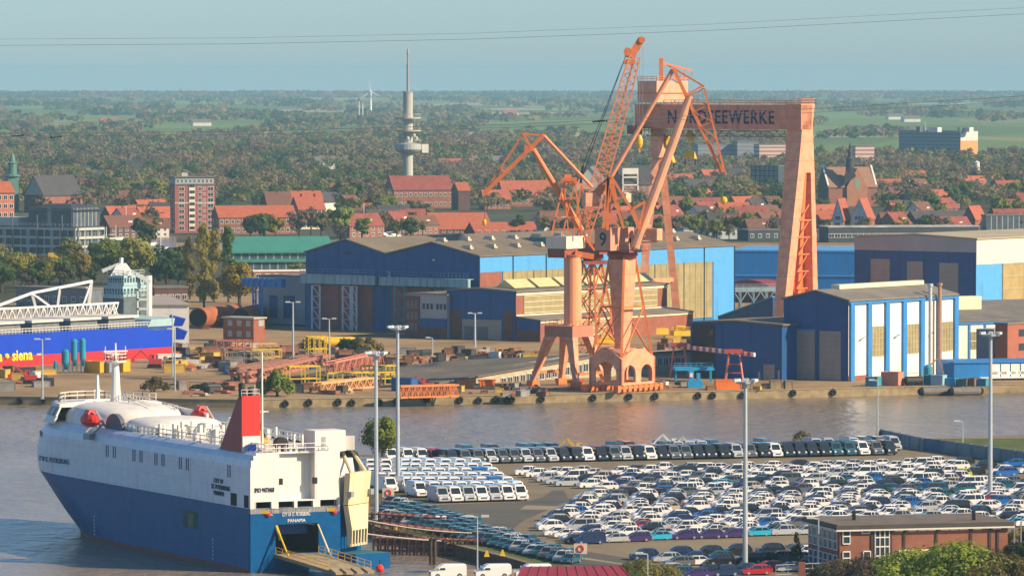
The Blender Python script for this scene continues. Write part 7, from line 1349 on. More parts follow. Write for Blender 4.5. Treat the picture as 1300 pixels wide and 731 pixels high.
# ordinary houses
hr = random.Random(5); protos = []
boxes = [(205, 280, 220, 300), (270, 425, 240, 300), (-10, 140, 225, 335), (495, 605, 222, 262), (548, 690, 268, 300), (634, 712, 228, 262), (725, 775, 210, 262), (783, 840, 208, 268), (1035, 1118, 180, 262), (1052, 1118, 250, 295), (950, 1000, 208, 250), (1215, 1260, 260, 300)]
def blocked(px, y0, y1): return any(a - 4 < px < b + 4 and y1 > c and y0 < d for a, b, c, d in boxes)
rl_t = [('red', tile_r), ('brown', tile_d), ('slate', tile_k), ('maroon', tile_m)]; wl_t = [('brick', bk_t), ('dark brick', bk_d), ('white', wh_t)]
spots = []; tries = 0
while len(spots) < 112 and tries < 6000:
    tries += 1; px = hr.uniform(5, 1298); r = hr.random(); py = 262 + 42 * hr.random() ** .8 if r < .86 else hr.uniform(232, 262)
    if px < 560 and py < 262 and hr.random() < .6: continue
    if px < 480 and hr.random() < .45: continue
    if blocked(px + 8, py - 22, py) or any(abs(px - a) < 17 and abs(py - b) < 4.5 for a, b in spots): continue
    spots.append((px, py))
for px, py in spots:
    i = hr.choices(range(4), [3, 4, 2.5, 3])[0]; j = hr.choices(range(3), [5, 4, 2])[0]; o = hr.randrange(3); key = (i, j, o); q = G(px, py)
    hit = [p for p in protos if p[0] == key]
    where = 'left of the telecom tower' if px < 500 else 'behind the cranes' if px < 850 else 'seen through the gantry' if px < 1000 else 'right of the gantry'
    lab = '%s roofed %s house in the town, %s' % (rl_t[i][0], wl_t[j][0], where)
    if hit: t = copy_tree(hit[0][1]); t.location = q; t['label'] = lab; s_ = hr.uniform(.72, 1.02); t.scale = (s_, s_, s_)
    else:
        ex = (EXF, AX, Vector((.8, .6, 0)))[o]; W_, L = 9.5, (15, 12, 18)[o]
        t, roof, fl_, fr_ = hall('town_house', lab, 'house', q, [W_], L, 5.4, [10.2], [wl_t[j][1], wl_t[j][1]], rl_t[i][1], 'houses of the town', ex, .4, .3)
        wins(fr_, .5, L - .5, .9, 6.2, (4, 3, 5)[o], 2, 1.2, 1.3, t); wins(fl_, 1, W_ - 1, .9, 6.2, 2, 2, 1.1, 1.3, t); MB().box(q + ex * (L * .3) - Vector((ex.y, -ex.x, 0)) * (W_ / 2) + up(9.8), (.8, .8, 1.5)).build('chimney', bk_t, roof)
        d0 = q + ex * (L * .6) + Vector((ex.y, -ex.x, 0)) * -1.6; mm = MB(); mm.obox(d0 + up(6.4), ex * 2.2, Vector((-ex.y, ex.x, 0)) * 2.5, 1.6).build('dormer', wl_t[2][1] if hr.random() < .5 else wl_t[j][1], roof)
        protos.append((key, t))
# ---------------------------------------------------------------- trees one by one
tr_ = random.Random(17)
TK = [('round', F_GREEN, 'green leafy'), ('round', F_FRESH, 'fresh light green'), ('bare', F_BROWN, 'bare brown'), ('bare', F_OLIVE, 'thin olive'), ('round', F_DARK, 'dark green'), ('round', F_RED, 'copper red')]
cnt = 0; tries = 0; tspots = []
def occupied(px, y): return any(a < px < b and c + 6 < y < d + 10 and y < d - 1 for a, b, c, d in boxes)
while cnt < 295 and tries < 5000:
    tries += 1; px = tr_.uniform(-5, 1305); py = 232 + 74 * tr_.random() ** .6
    if blocked(px, py - 14, py - 3): continue
    if any(abs(px - a) < 8 and abs(py - b) < 3 for a, b in tspots): continue
    k = tr_.choices(range(6), [5, 6, 7, 6, 1.2, .6])[0]; kind, m, lb = TK[k]
    where = 'left of the telecom tower' if px < 500 else 'behind the cranes' if px < 850 else 'seen through the gantry' if px < 1000 else 'right of the gantry'
    tree(kind, G(px, py), tr_.uniform(7.5, 13.5) * (.85 if py > 285 else 1), m, lb + ' tree between the houses of the town, ' + where, 'trees of the town', tr_.uniform(.85, 1.15)); tspots.append((px, py)); cnt += 1
for px, py, hh, kind, m, lab in ((259, 391, 24.5, 'poplar', F_YG, 'tall olive poplar, front one of the group behind the rusty pipes'), (290, 384, 22.5, 'poplar', F_GREEN, 'tall green poplar right of the olive poplar'), (272, 383, 22, 'poplar', F_YG, 'poplar standing between the olive and the green one'), (241, 380, 19, 'poplar', F_OLIVE, 'dark poplar left of the olive one'), (304, 392, 14, 'near', F_YELL, 'golden yellow tree at the right of the poplars'), (212, 374, 12, 'round', F_DARK, 'dark tree behind the white ship mast house'), (190, 322, 12.5, 'round', F_GREEN, 'broad green tree by the water below the apartment tower'), (170, 362, 16, 'near', F_YG, 'olive tree behind the teal deckhouse'), (140, 360, 15, 'near', F_FRESH, 'light green tree left of the teal deckhouse'), (102, 362, 11, 'near', F_YELL, 'yellowish tree in front of the office complex'), (28, 368, 12.5, 'near', F_YG, 'broad olive tree at the left before the office complex'), (62, 366, 10.5, 'near', F_YG, 'low olive tree between the broad olive and the yellowish one'), (2, 372, 11, 'near', F_GREEN, 'green tree cut by the left edge below the office complex'), (82, 368, 9, 'bare', F_BROWN, 'bare brown tree before the office complex'), (228, 352, 12, 'round', F_DARK, 'dark green tree left of the tall poplars'), (196, 360, 13, 'round', F_DARK, 'dark tree right of the light green tree by the deckhouse'), (358, 352, 9, 'bare', F_BROWN, 'bare tree in front of the green roofed hall'), (376, 360, 8, 'bare', F_OLIVE, 'thin olive tree at the corner of the twin blue hall')): tree(kind, G(px, py), hh, m, lab, None, .82 if kind == 'poplar' else 1.0)
ex_ = random.Random(8)
for k in range(34):
    px = ex_.uniform(-5, 235); py = ex_.uniform(338, 372) if px < 120 or px > 195 else ex_.uniform(338, 352); i = ex_.choices(range(5), [4, 3, 3, 5, 3])[0]; kind, m, lb = TK[i] if 'TK' in globals() else None
    tree(kind, G(px, py), ex_.uniform(7, 12), m, lb + ' tree in the belt before the office complex and the apartment tower', 'tree belt behind the bulk carrier')
for px, py, hh, m in ((335, 306, 13, F_GREEN), (350, 306, 11, F_YELL), (318, 308, 12, F_DARK), (380, 304, 14, F_BROWN), (408, 305, 13, F_OLIVE), (432, 304, 15, F_FRESH), (446, 302, 9, F_FRESH), (395, 300, 13, F_BROWN), (690, 300, 10, F_OLIVE), (660, 297, 9, F_GREEN), (1098, 300, 9, F_OLIVE), (910, 304, 10, F_FRESH)): tree('round' if m not in (F_BROWN, F_OLIVE) else 'bare', G(px, py), hh, m, 'tree %s of the red roofs, at the near edge of the town' % ('left' if px < 500 else 'right'), 'trees at the near edge of the town')
# ---------------------------------------------------------------- woods that read as one mass, and hedged plains beyond
rg = np.random.default_rng(3)
def wood(name, label, n, Dr, pxr, hh, rr_, per, ls, mats, w_, kind='stuff', keep=None):
    D = Dr[0] + (Dr[1] - Dr[0]) * rg.random(n) ** 1.0; px = rg.uniform(pxr[0], pxr[1], n)
    if keep is not None: k = keep(px, D); D = D[k]; px = px[k]; n = len(D)
    x = (px - 650) / FPX * D; h = hh * rg.uniform(.65, 1.25, n); r = rr_ * rg.uniform(.7, 1.3, n)
    i = np.repeat(np.arange(n), per); d = rg.normal(size=(n * per, 3)); d /= np.linalg.norm(d, axis=1)[:, None]; d[:, 2] = np.abs(d[:, 2]) * 1.0 - .25
    k = rg.uniform(.55, 1.05, n * per)[:, None]
    c = np.stack([x[i], D[i], h[i] * .55], 1) + d * k * np.stack([r[i], r[i], h[i] * .45], 1); c[:, 2] = np.maximum(c[:, 2], .4)
    me = qmesh(name, quads(c, n * per, ls, rg, d + np.array([0, 0, .25]))); 
    for m in mats: me.materials.append(m)
    cw = np.cumsum(np.array(w_) / sum(w_)); f_ = np.sin(px * .021 + 1.7 * np.sin(D * .0031)) + np.sin(D * .0083 + px * .009) + .6 * np.sin(px * .067 - D * .004); f_ = np.argsort(np.argsort(f_ + rg.normal(0, .75, n))) / n; mi = np.minimum(np.searchsorted(cw, f_), len(mats) - 1); me.polygons.foreach_set('material_index', mi[i].astype(np.int32)); o = link(name, me); tag(o, label, None, None, kind); return o
W_B, W_O, W_G, W_D, W_R, W_Y = (translucent(mat('wood_' + n_, c, .9, .3, .05, spec=.1)) for n_, c in (('brown', (.25, .185, .115)), ('olive', (.24, .215, .085)), ('green', (.11, .16, .045)), ('dark', (.05, .085, .04)), ('reddish', (.20, .115, .085)), ('yellow', (.28, .22, .05))))
wd = [W_B, W_O, W_G, W_D, W_R, W_Y]
wood('near_woods', None, 2100, (2800, 4200), (-40, 1340), 11, 5.6, 90, 1.35, wd, (6, 5, 3, 1.2, .8, .4), keep=lambda px, D: ~(((px > 500) & (px < 600) & (D < 2990)) | ((px > 1030) & (px < 1120) & (D < 3000)) | ((px > 948) & (px < 1002) & (D > 3150) & (D < 3330))))
wood('middle_woods', None, 2600, (4200, 5800), (-60, 1360), 12, 6.4, 56, 2.0, wd, (5, 5, 2.5, 1.2, 1, .5), keep=lambda px, D: ~((px > 1000) & (D > 4550)) & ~((px > 860) & (px < 1010) & (D < 4300)) & ~((px > 1130) & (px < 1250) & (D > 4450)))
wood('far_woods', None, 2600, (5800, 9000), (-60, 1360), 12, 9, 26, 4.0, wd, (4, 5, 3, 2, .5, .3), keep=lambda px, D: (np.sin(px * .013 + D * .0011) + np.sin(px * .031 - D * .0023) > np.where(px > 900, .75, np.where(px > 560, .3, .0))))
wood('plain_hedges', None, 4200, (8200, 18000), (-80, 1380), 11, 22, 14, 9, wd, (2, 5, 3, 3, .2, .2), keep=lambda px, D: (np.sin(D * .0047 + px * .002) + .6 * np.sin(px * .02 + D * .001) > .55))
wood('horizon_woods', None, 2400, (16800, 18500), (-80, 1380), 13, 34, 12, 13, wd, (2, 4, 3, 3, .1, .1))
for k, (px, py) in enumerate(((128, 158), (140, 160), (245, 160), (640, 147), (1148, 155), (60, 152), (410, 214), (402, 215), (1128, 152), (560, 218), (600, 214))):
    q = G(px, py); t, roof, fl_, fr_ = hall('farmhouse', 'white walled farm building far out on the hazy plain', 'farmhouse', q, [14], 26, 5, [9], [wh_t, wh_t], tile_r if k % 3 == 0 else flatr, 'farm buildings of the plain', EXF)
# overhead lines crossing the view
wire = mat('wire', (.16, .16, .17), .6)
def wire_(label, pts, D, r, group='power lines crossing the sky'):
    m = MB(); P = [W(x, y, D) for x, y in pts]; Q = []
    for i in range(len(P) - 1):
        for k in range(8): Q.append(P[i].lerp(P[i + 1], k / 8))
    Q.append(P[-1])
    for a, b in zip(Q[:-1], Q[1:]): m.tube(a, b, r, None, 5, cap=False)
    tag(m.build('power_line', wire), label, 'power line', group)
wire_('upper of the two thin wires crossing the open sky', [(-300, 52), (0, 50), (300, 48.5), (600, 42.5), (900, 31), (1300, 10), (1700, -14)], 900, .022); wire_('lower of the two thin wires crossing the open sky', [(-300, 60), (0, 58), (300, 56), (600, 50), (900, 39), (1300, 18), (1700, -6)], 900, .03)
wire_('dark cable running past the top of the gantry leg to the right edge', [(-300, 170), (0, 169.5), (300, 167), (650, 158), (880, 147), (1035, 138), (1300, 122), (1700, 95)], 900, .045); wire_('dark cable just below the upper one at the gantry leg', [(-300, 174), (0, 173.5), (300, 171), (650, 162), (880, 151.5), (1035, 143), (1300, 128.5), (1700, 102)], 900, .038)
for px, py in ((23, 172.5), (71, 174.5), (764, 154.5)):
    c = W(px, py, 900); t = thing('line_spacer', 'small dark spacer hanging on the cables', 'spacer', c, 'spacers on the cables'); MB().bar(c - Vector((.75, 0, .05)), c + Vector((.75, 0, .05)), .14).build('bar', black, t); MB().ball(c - Vector((.8, 0, 0)), .17, 8).ball(c + Vector((.8, 0, .1)), .17, 8).build('clamp', black, t)
# ================================================================ the car terminal
def glassm(): return mat('car_glass', (.02, .028, .035), .08, 0, spec=.6)
rubber = mat('tyre_black', (.015, .015, .015), .8, .1); rimm = mat('alloy_rim', (.45, .45, .46), .35, .1, metal=.6)
lampm = mat('headlamp', (.6, .6, .58), .15, 0); tailm = mat('tail_lamp', (.35, .01, .01), .3, 0)
def paint(n, c, r=.28):
    m = mat('paint_' + n, c, r, .04, .5, spec=.5); m.node_tree.nodes['Principled BSDF'].inputs['Coat Weight'].default_value = .8; m.node_tree.nodes['Principled BSDF'].inputs['Coat Roughness'].default_value = .06; return m
PAINT = {'white': paint('white', (.80, .79, .76)), 'silver': paint('silver', (.42, .44, .45)), 'grey': paint('grey', (.12, .13, .14)), 'black': paint('black', (.012, .013, .015)), 'dark blue': paint('dark_blue', (.01, .03, .11)), 'blue': paint('blue', (.01, .13, .45)), 'cyan': paint('cyan', (.02, .42, .62)), 'violet': paint('violet', (.05, .02, .13)), 'red': paint('red', (.45, .012, .02)), 'lime': paint('lime', (.52, .55, .02)), 'teal': paint('teal', (.015, .10, .13)), 'beige': paint('beige', (.50, .42, .28))}
# profiles: (x, z) of the lower body top edge from nose (x<0) to tail, and the glasshouse (x bottom front, x top front, x top rear, x bottom rear, z belt, z roof); length, width
CARS = {'hatchback': (4.1, 1.76, [(-2.05, .45), (-2.02, .68), (-1.9, .78), (-1.1, .95), (1.95, 1.0), (2.05, .75), (2.03, .4)], (-1.2, -.35, 1.35, 1.98, .95, 1.47)),
        'estate': (4.7, 1.82, [(-2.35, .45), (-2.32, .66), (-2.15, .77), (-1.25, .93), (2.2, .98), (2.35, .8), (2.33, .4)], (-1.3, -.45, 1.75, 2.22, .93, 1.48)),
        'suv': (4.5, 1.88, [(-2.25, .5), (-2.23, .82), (-2.1, .95), (-1.2, 1.08), (2.12, 1.12), (2.25, .85), (2.23, .48)], (-1.25, -.5, 1.6, 2.1, 1.08, 1.70)),
        'minivan': (5.2, 1.95, [(-2.6, .5), (-2.57, .88), (-2.4, 1.0), (-1.65, 1.12), (2.5, 1.16), (2.6, .9), (2.58, .48)], (-1.85, -.95, 2.35, 2.52, 1.1, 1.94))}
def car_proto(kind):
    L, Wd, prof, (x0, x1, x2, x3, zb, zt) = CARS[kind]; w = Wd / 2; b = MB(); g = MB(); zl = .24
    low = [(-L / 2 + .08, zl), (L / 2 - .08, zl)]; pr = [low[0]] + prof + [low[1]]; n = len(pr)
    rows = []
    for y, ins, dz in ((-w + .1, 0, -.04), (-w, .03, -.09), (w, .03, -.09), (w - .1, 0, -.04)):
        rows.append([(x * (1 - ins * 0), y, max(zl, z + (dz if z > .6 else 0))) for x, z in pr])
    rows = [rows[1], rows[0], rows[3], rows[2]]
    rows[0] = [(x, -w, z) for x, _, z in rows[0]]; rows[1] = [(x, -w + .16, z + .06 if z > .6 else z) for x, _, z in rows[1]]; rows[2] = [(x, w - .16, z) for x, _, z in rows[1]]; rows[3] = [(x, w, z) for x, _, z in rows[0]]
    for a, c in zip(rows[:-1], rows[1:]):
        for i in range(n - 1): b.add([a[i], a[i + 1], c[i + 1], c[i]], [(0, 1, 2, 3)])
    b.poly(rows[0][::-1]); b.poly(rows[3]); b.add([rows[0][0], rows[0][-1], rows[3][-1], rows[3][0]], [(0, 1, 2, 3)])
    wb, wt = w - .08, w - .26
    # roof and pillars in paint, the glass as its own part
    b.hexa([(x1, -wt, zt - .07), (x2, -wt, zt - .09), (x2, wt, zt - .09), (x1, wt, zt - .07)], [(x1 + .12, -wt + .08, zt), (x2 - .1, -wt + .08, zt - .02), (x2 - .1, wt - .08, zt - .02), (x1 + .12, wt - .08, zt)])
    for s in (-1, 1):
        b.bar((x0, s * wb, zb), (x1, s * wt, zt - .05), .07); b.bar((x3, s * wb, zb), (x2, s * wt, zt - .06), .13); xm = (x1 + x2) / 2 + .05; b.bar((xm, s * (wb + .01), zb), (xm, s * (wt + .02), zt - .06), .09)
        if kind != 'hatchback': xq = x2 - .55; b.bar((xq + .1, s * (wb + .01), zb), (xq, s * (wt + .02), zt - .06), .08)
        b.box((x0 + .45, s * (w + .05), zb), (.14, .16, .12))
        if kind in ('suv', 'estate', 'minivan'): b.bar((x1 + .2, s * (wt - .1), zt + .03), (x2 - .15, s * (wt - .1), zt + .02), .05)
    g.hexa([(x0, -wb, zb - .02), (x3, -wb, zb - .02), (x3, wb, zb - .02), (x0, wb, zb - .02)], [(x1, -wt, zt - .06), (x2, -wt, zt - .08), (x2, wt, zt - .08), (x1, wt, zt - .06)])
    def me(nm, mb, ms):
        m = bpy.data.meshes.new(nm); m.from_pydata(mb.v, [], mb.f); [m.materials.append(q) for q in ms]
        if len(ms) > 1: m.polygons.foreach_set('material_index', mb.m)
        m.update(); return m
    wh = MB(); r = .33 if kind != 'suv' else .37; wh.tube((0, -.11, 0), (0, .11, 0), r, None, 14).tube((0, -.125, 0), (0, .125, 0), r * .62, None, 10, 1)
    hl = MB(); hl.hexa([(-L / 2 - .01, -.24, prof[1][1] - .16), (-L / 2 + .3, -.24, prof[1][1] - .12), (-L / 2 + .3, .16, prof[1][1] - .12), (-L / 2 - .01, .16, prof[1][1] - .16)], [(-L / 2 + .04, -.24, prof[1][1]), (-L / 2 + .32, -.24, prof[1][1] + .03), (-L / 2 + .32, .16, prof[1][1] + .03), (-L / 2 + .04, .16, prof[1][1])])
    tl_ = MB().box((L / 2 - .04, 0, prof[-2][1] - .08), (.14, .26, .22))
    return dict(body=me('body', b, [PAINT['white']]), glass=me('windows', g, [glassm()]), wheel=me('wheel', wh, [rubber, rimm]), lamp=me('headlight', hl, [lampm]), tail=me('tail_light', tl_, [tailm]), L=L, w=w, r=r, sign=1)
def van_proto(high, dropped=False):
    """panel van: high roof or standard"""
    L, w, H_ = (5.9, 1.0, 2.65) if high else (5.1, .97, 1.98); b = MB(); g = MB(); zb = 1.25 if high else 1.12
    prof = [(-L / 2 + .05, .35), (-L / 2, .5), (-L / 2 + .04, .95), (-L / 2 + .75, zb), (-L / 2 + (1.55 if high else 1.5), H_ - .15), (-L / 2 + (2.1 if high else 1.9), H_), (L / 2 - .15, H_ - .02), (L / 2 - .02, H_ - .25), (L / 2, .5), (L / 2 - .05, .32)]
    n = len(prof); A = [(x, -w, z) for x, z in prof]; C = [(x, -w + (.14 if z > 1.3 else .06), z + .0) for x, z in prof]
    def row(yf, tuck): return [(x, yf * (w - (tuck if z > zb + .1 else tuck * .25)), z - (.0 if tuck > .1 else (.14 if z > H_ - .2 else 0))) for x, z in prof]
    rows = [row(-1, .05), row(-1, .2), row(1, .2), row(1, .05)]
    for a, c in zip(rows[:-1], rows[1:]):
        for i in range(n - 1): b.add([a[i], a[i + 1], c[i + 1], c[i]], [(0, 1, 2, 3)])
    b.poly(rows[0][::-1]); b.poly(rows[3]); b.add([rows[0][0], rows[0][-1], rows[3][-1], rows[3][0]], [(0, 1, 2, 3)])
    x0, z0_, x1, z1_ = prof[3][0], zb, prof[4][0], H_ - .15; e = .03
    g.hexa([(x0 + .03, -w + .16, z0_ + .04), (x0 + .03, w - .16, z0_ + .04), (x0 + .08, w - .16, z0_ - .02), (x0 + .08, -w + .16, z0_ - .02)], [(x1 - .08 - e, -w + .26, z1_ - .12), (x1 - .08 - e, w - .26, z1_ - .12), (x1 + .02, w - .26, z1_ - .2), (x1 + .02, -w + .26, z1_ - .2)])
    for s in (-1, 1): g.hexa([(x0 + .25, s * (w - .04), zb + .05), (x1 + .55, s * (w - .04), zb + .05), (x1 + .55, s * (w + .005), zb + .05), (x0 + .25, s * (w + .005), zb + .05)], [(x1 - .1, s * (w - .12), z1_ - .35), (x1 + .55, s * (w - .12), z1_ - .35), (x1 + .55, s * (w - .03), z1_ - .35), (x1 - .1, s * (w - .03), z1_ - .35)])
    g.hexa([(-L / 2 - .02, -.55, .62), (-L / 2 - .02, .55, .62), (-L / 2 + .1, .55, .62), (-L / 2 + .1, -.55, .62)], [(-L / 2 + .02, -.55, .85), (-L / 2 + .02, .55, .85), (-L / 2 + .12, .55, .85), (-L / 2 + .12, -.55, .85)])
    for s in (-1, 1): b.box((x0 + .4, s * (w + .12), zb + .15), (.12, .18, .38))
    def me(nm, mb, ms):
        m = bpy.data.meshes.new(nm); m.from_pydata(mb.v, [], mb.f); [m.materials.append(q) for q in ms]
        if len(ms) > 1: m.polygons.foreach_set('material_index', mb.m)
        m.update(); return m
    wh = MB().tube((0, -.12, 0), (0, .12, 0), .35, None, 14).tube((0, -.135, 0), (0, .135, 0), .2, None, 10, 1)
    hl = MB().hexa([(-L / 2 - .015, -.2, .82), (-L / 2 + .25, -.24, .86), (-L / 2 + .25, .14, .86), (-L / 2 - .015, .14, .82)], [(-L / 2 + .03, -.2, 1.0), (-L / 2 + .3, -.24, 1.1), (-L / 2 + .3, .14, 1.1), (-L / 2 + .03, .14, 1.0)])
    return dict(body=me('body', b, [PAINT['white']]), glass=me('windows', g, [glassm()]), wheel=me('wheel', wh, [rubber, rimm]), lamp=me('headlight', hl, [lampm]), tail=me('tail_light', MB().box((L / 2 - .02, 0, .95), (.1, .16, .5)), [tailm]), L=L, w=w, r=.35, sign=1)
VP = {k: car_proto(k) for k in CARS}; VP['van'] = van_proto(True); VP['small_van'] = van_proto(False)
def vehicle(kind, color, P, hd, label, name, cat, group, full=True):
    """the nose points along hd (local -x)"""
    q = VP[kind]; rz = math.atan2(-hd[1], -hd[0]); t = thing(name, label, cat, P, group, rz)
    if name == 'parked_car': t.scale = (.93, .93, .95)
    o = link('body', q['body'], t); o.material_slots[0].link = 'OBJECT'; o.material_slots[0].material = PAINT[color]
    link('windows', q['glass'], t)
    for sx in (-.31, .30):
        for sy in (-1, 1): wv = link('wheel', q['wheel'], t); wv.location = (q['L'] * sx, sy * (q['w'] - .12), q['r'])
    if full:
        for sy in (-1, 1): h = link('headlight', q['lamp'], t); h.location = (0, sy * (q['w'] - .32), 0); h = link('tail_light', q['tail'], t); h.location = (0, sy * (q['w'] - .2), 0)
    return t
cr = random.Random(42)
HL = Vector((-.965, -.26, 0)).normalized()          # noses of the big lot point to the left
HV = Vector((.36, -.93, 0)).normalized()            # noses of the vans point at the viewer
cars = []                                            # (D, kind, colour, P, heading, where)
def pick(): return cr.choices(['white', 'silver', 'grey', 'black', 'dark blue', 'teal', 'blue', 'beige', 'red', 'cyan'], [78, 15, 6, 4, 3, 1.2, 1.4, 2, .5, .6])[0]
def kindp(): return cr.choices(['hatchback', 'estate', 'suv', 'minivan'], [5, 4, 5, .6])[0]
# main lot: slanted files of cars; each visual row is about 5 px below the next
def left_edge(y):
    pts = [(584, 640), (597, 640), (606, 668), (618, 700), (621, 752), (632, 738), (640, 722), (650, 712), (662, 690), (672, 678), (684, 700), (690, 715)]
    for (y0, x0), (y1, x1) in zip(pts[:-1], pts[1:]):
        if y0 <= y <= y1: return x0 + (x1 - x0) * (y - y0) / (y1 - y0)
    return 700
y = 602.0; row = 0
while y < 690:
    s_ = (y - 95) / CAMH; pitch = 4.72 * s_; step = .118 * (y - 95) ** .6 * .60
    gap = 624 < y < 628.5
    off = (row * .37 % 1) * pitch * .55
    x = left_edge(y) + 12 + off * .6; xi = 0
    while x < 1345:
        yy = y - (x - 700) * (.024 - .012 * (y - 602) / 88) + cr.uniform(-.5, .5)
        if yy < 585 + max(0, (x - 1000)) * .0 and False: pass
        rt = 1290 + (yy - 590) * 1.2
        blk = (1238 < x < 1345 and 603 < yy < 612)
        if not blk and not (gap and x < 800) and cr.random() > .02 and not (x > 1225 and yy < 602 and cr.random() < .5) and not (x > 1020 and yy > 668):
            c = pick()
            if row < 3: c = cr.choices(['white', 'silver', 'black'], [8, 1, .8])[0]
            elif 610 < yy < 634 and cr.random() < .38: c = cr.choices(['dark blue', 'teal', 'black', 'grey', 'blue'], [5, 2, 4, 4, 1.5])[0]
            elif cr.random() < .08: c = 'black'
            kd = kindp()
            cars.append((x, yy, kd, c, HL, 'lot'))
        x += pitch * cr.uniform(.97, 1.05)
    y += step; row += 1
# named colourful front row
front = [(748, 690, 'minivan', 'dark blue'), (781, 688, 'hatchback', 'silver'), (808, 687, 'estate', 'violet'), (836, 685, 'hatchback', 'cyan'), (869, 684, 'estate', 'violet'), (900, 683, 'estate', 'violet'), (931, 682, 'estate', 'violet'), (962, 680, 'hatchback', 'cyan'), (994, 679, 'suv', 'silver'), (1024, 678, 'estate', 'silver'), (1050, 677, 'suv', 'white')]
cars = [c for c in cars if not (c[1] - .0 > 676.5 + (1040 - c[0]) * .04 and c[0] < 1070)]
for x, y_, k, c in front: cars.append((x, y_, k, c, HL, 'front'))
for x, y_, k, c in ((1218, 606, 'suv', 'lime'), (730, 655, 'suv', 'blue'), (1205, 609.5, 'estate', 'violet'), (1288, 592, 'estate', 'blue'), (1277, 604, 'suv', 'blue'), (765, 652, 'suv', 'white'), (845, 648, 'suv', 'silver'), (815, 625, 'suv', 'white'), (838, 627, 'estate', 'blue'), (1290, 668, 'hatchback', 'cyan'), (1258, 638, 'hatchback', 'red')): cars.append((x, y_, k, c, HL, 'special'))
# lower block near the mast
for x, y_, k, c in ((818, 710, 'suv', 'dark blue'), (862, 707, 'suv', 'dark blue'), (900, 706, 'suv', 'black'), (936, 704, 'suv', 'black'), (978, 703, 'suv', 'black'), (1008, 702, 'estate', 'grey'), (846, 713, 'estate', 'silver'), (880, 712, 'estate', 'dark blue'), (912, 711, 'estate', 'teal'), (862, 718, 'estate', 'grey'), (882, 717, 'hatchback', 'white'), (914, 717, 'suv', 'black'), (950, 715, 'suv', 'black'), (968, 714, 'suv', 'black'), (990, 713, 'suv', 'grey'), (1010, 712, 'estate', 'silver'), (1024, 706, 'suv', 'white'), (975, 724, 'estate', 'red'), (1002, 725, 'hatchback', 'silver'), (945, 727, 'estate', 'dark blue'), (920, 731, 'suv', 'dark blue'), (897, 731, 'suv', 'black'), (884, 733, 'estate', 'violet'), (862, 731, 'estate', 'teal'), (848, 727, 'estate', 'silver'), (960, 729, 'estate', 'red')): cars.append((x, y_, k, c, HL, 'lower'))
# slanted strip along the inlet: bluish dark cars, noses towards the viewer
HS = Vector((-.42, -.91, 0)).normalized()
a0, a1 = Vector((482, 660, 0)), Vector((722, 717, 0))
for k in range(27):
    q = a0.lerp(a1, k / 26)
    for j in range(4 if k < 12 else 3 if k < 20 else 2):
        cars.append((q.x + 2 + j * 4.5 + cr.uniform(-.6, .6), q.y - 2.5 - j * (5.2 - .08 * k), cr.choice(['hatchback', 'suv', 'suv', 'estate']), cr.choices(['teal', 'dark blue', 'silver', 'grey'], [7, 4, 2.5, 1])[0], HS, 'strip'))
cars.append((556, 668, 'suv', 'white', HL, 'special'))
cars.sort(key=lambda c: -c[1])
WH = {'lot': 'in the tightly packed rows of the big car lot', 'front': 'in the front row of the big car lot', 'lower': 'in the lower block around the thick lamp mast', 'strip': 'in the slanted strip beside the inlet', 'special': ''}
SPL = {('lime', 1218): 'lime yellow car standing out at the far right of the big lot', ('blue', 730): 'bright blue car with white roof at the left edge of the big lot', ('violet', 1205): 'violet car just in front of the lime yellow one', ('blue', 1288): 'blue car at the top right corner of the big lot', ('blue', 1277): 'second blue car at the right end, nearer than the corner one', ('white', 765): 'large white car right of the bright blue one at the lot edge', ('silver', 845): 'silver car in the middle aisle of the big lot', ('white', 815): 'large white car beside the sandy gap in the lot', ('blue', 838): 'blue car right of the large white one by the sandy gap', ('cyan', 1290): 'cyan car at the right edge behind the brick building', ('red', 1258): 'red car at the foot of the right hand lamp mast', ('white', 556): 'white car parked alone above the slanted strip'}
rest = {}
nind = 0
for x, y_, k, c, hd, w_ in cars:
    P = G(x, y_)
    if nind < 300 or w_ in ('special', 'front', 'lower'):
        lab = SPL.get((c, x)) or '%s %s %s' % (c, {'suv': 'high built car', 'minivan': 'minivan', 'estate': 'estate car', 'hatchback': 'hatchback'}[k], WH[w_])
        if w_ == 'front':
            lab = {748: 'dark blue minivan at the left end of the front row', 781: 'silver hatchback second in the front row', 836: 'cyan hatchback among the violet cars of the front row', 962: 'cyan hatchback right of the thick lamp mast'}.get(x, lab)
        vehicle(k, c, P, hd + Vector((cr.uniform(-.03, .03), cr.uniform(-.04, .04), 0)), lab, 'parked_car', 'car', None if w_ == 'special' else 'cars parked on the terminal', True); nind += 1
    else: rest.setdefault((k, c), []).append((P, hd))
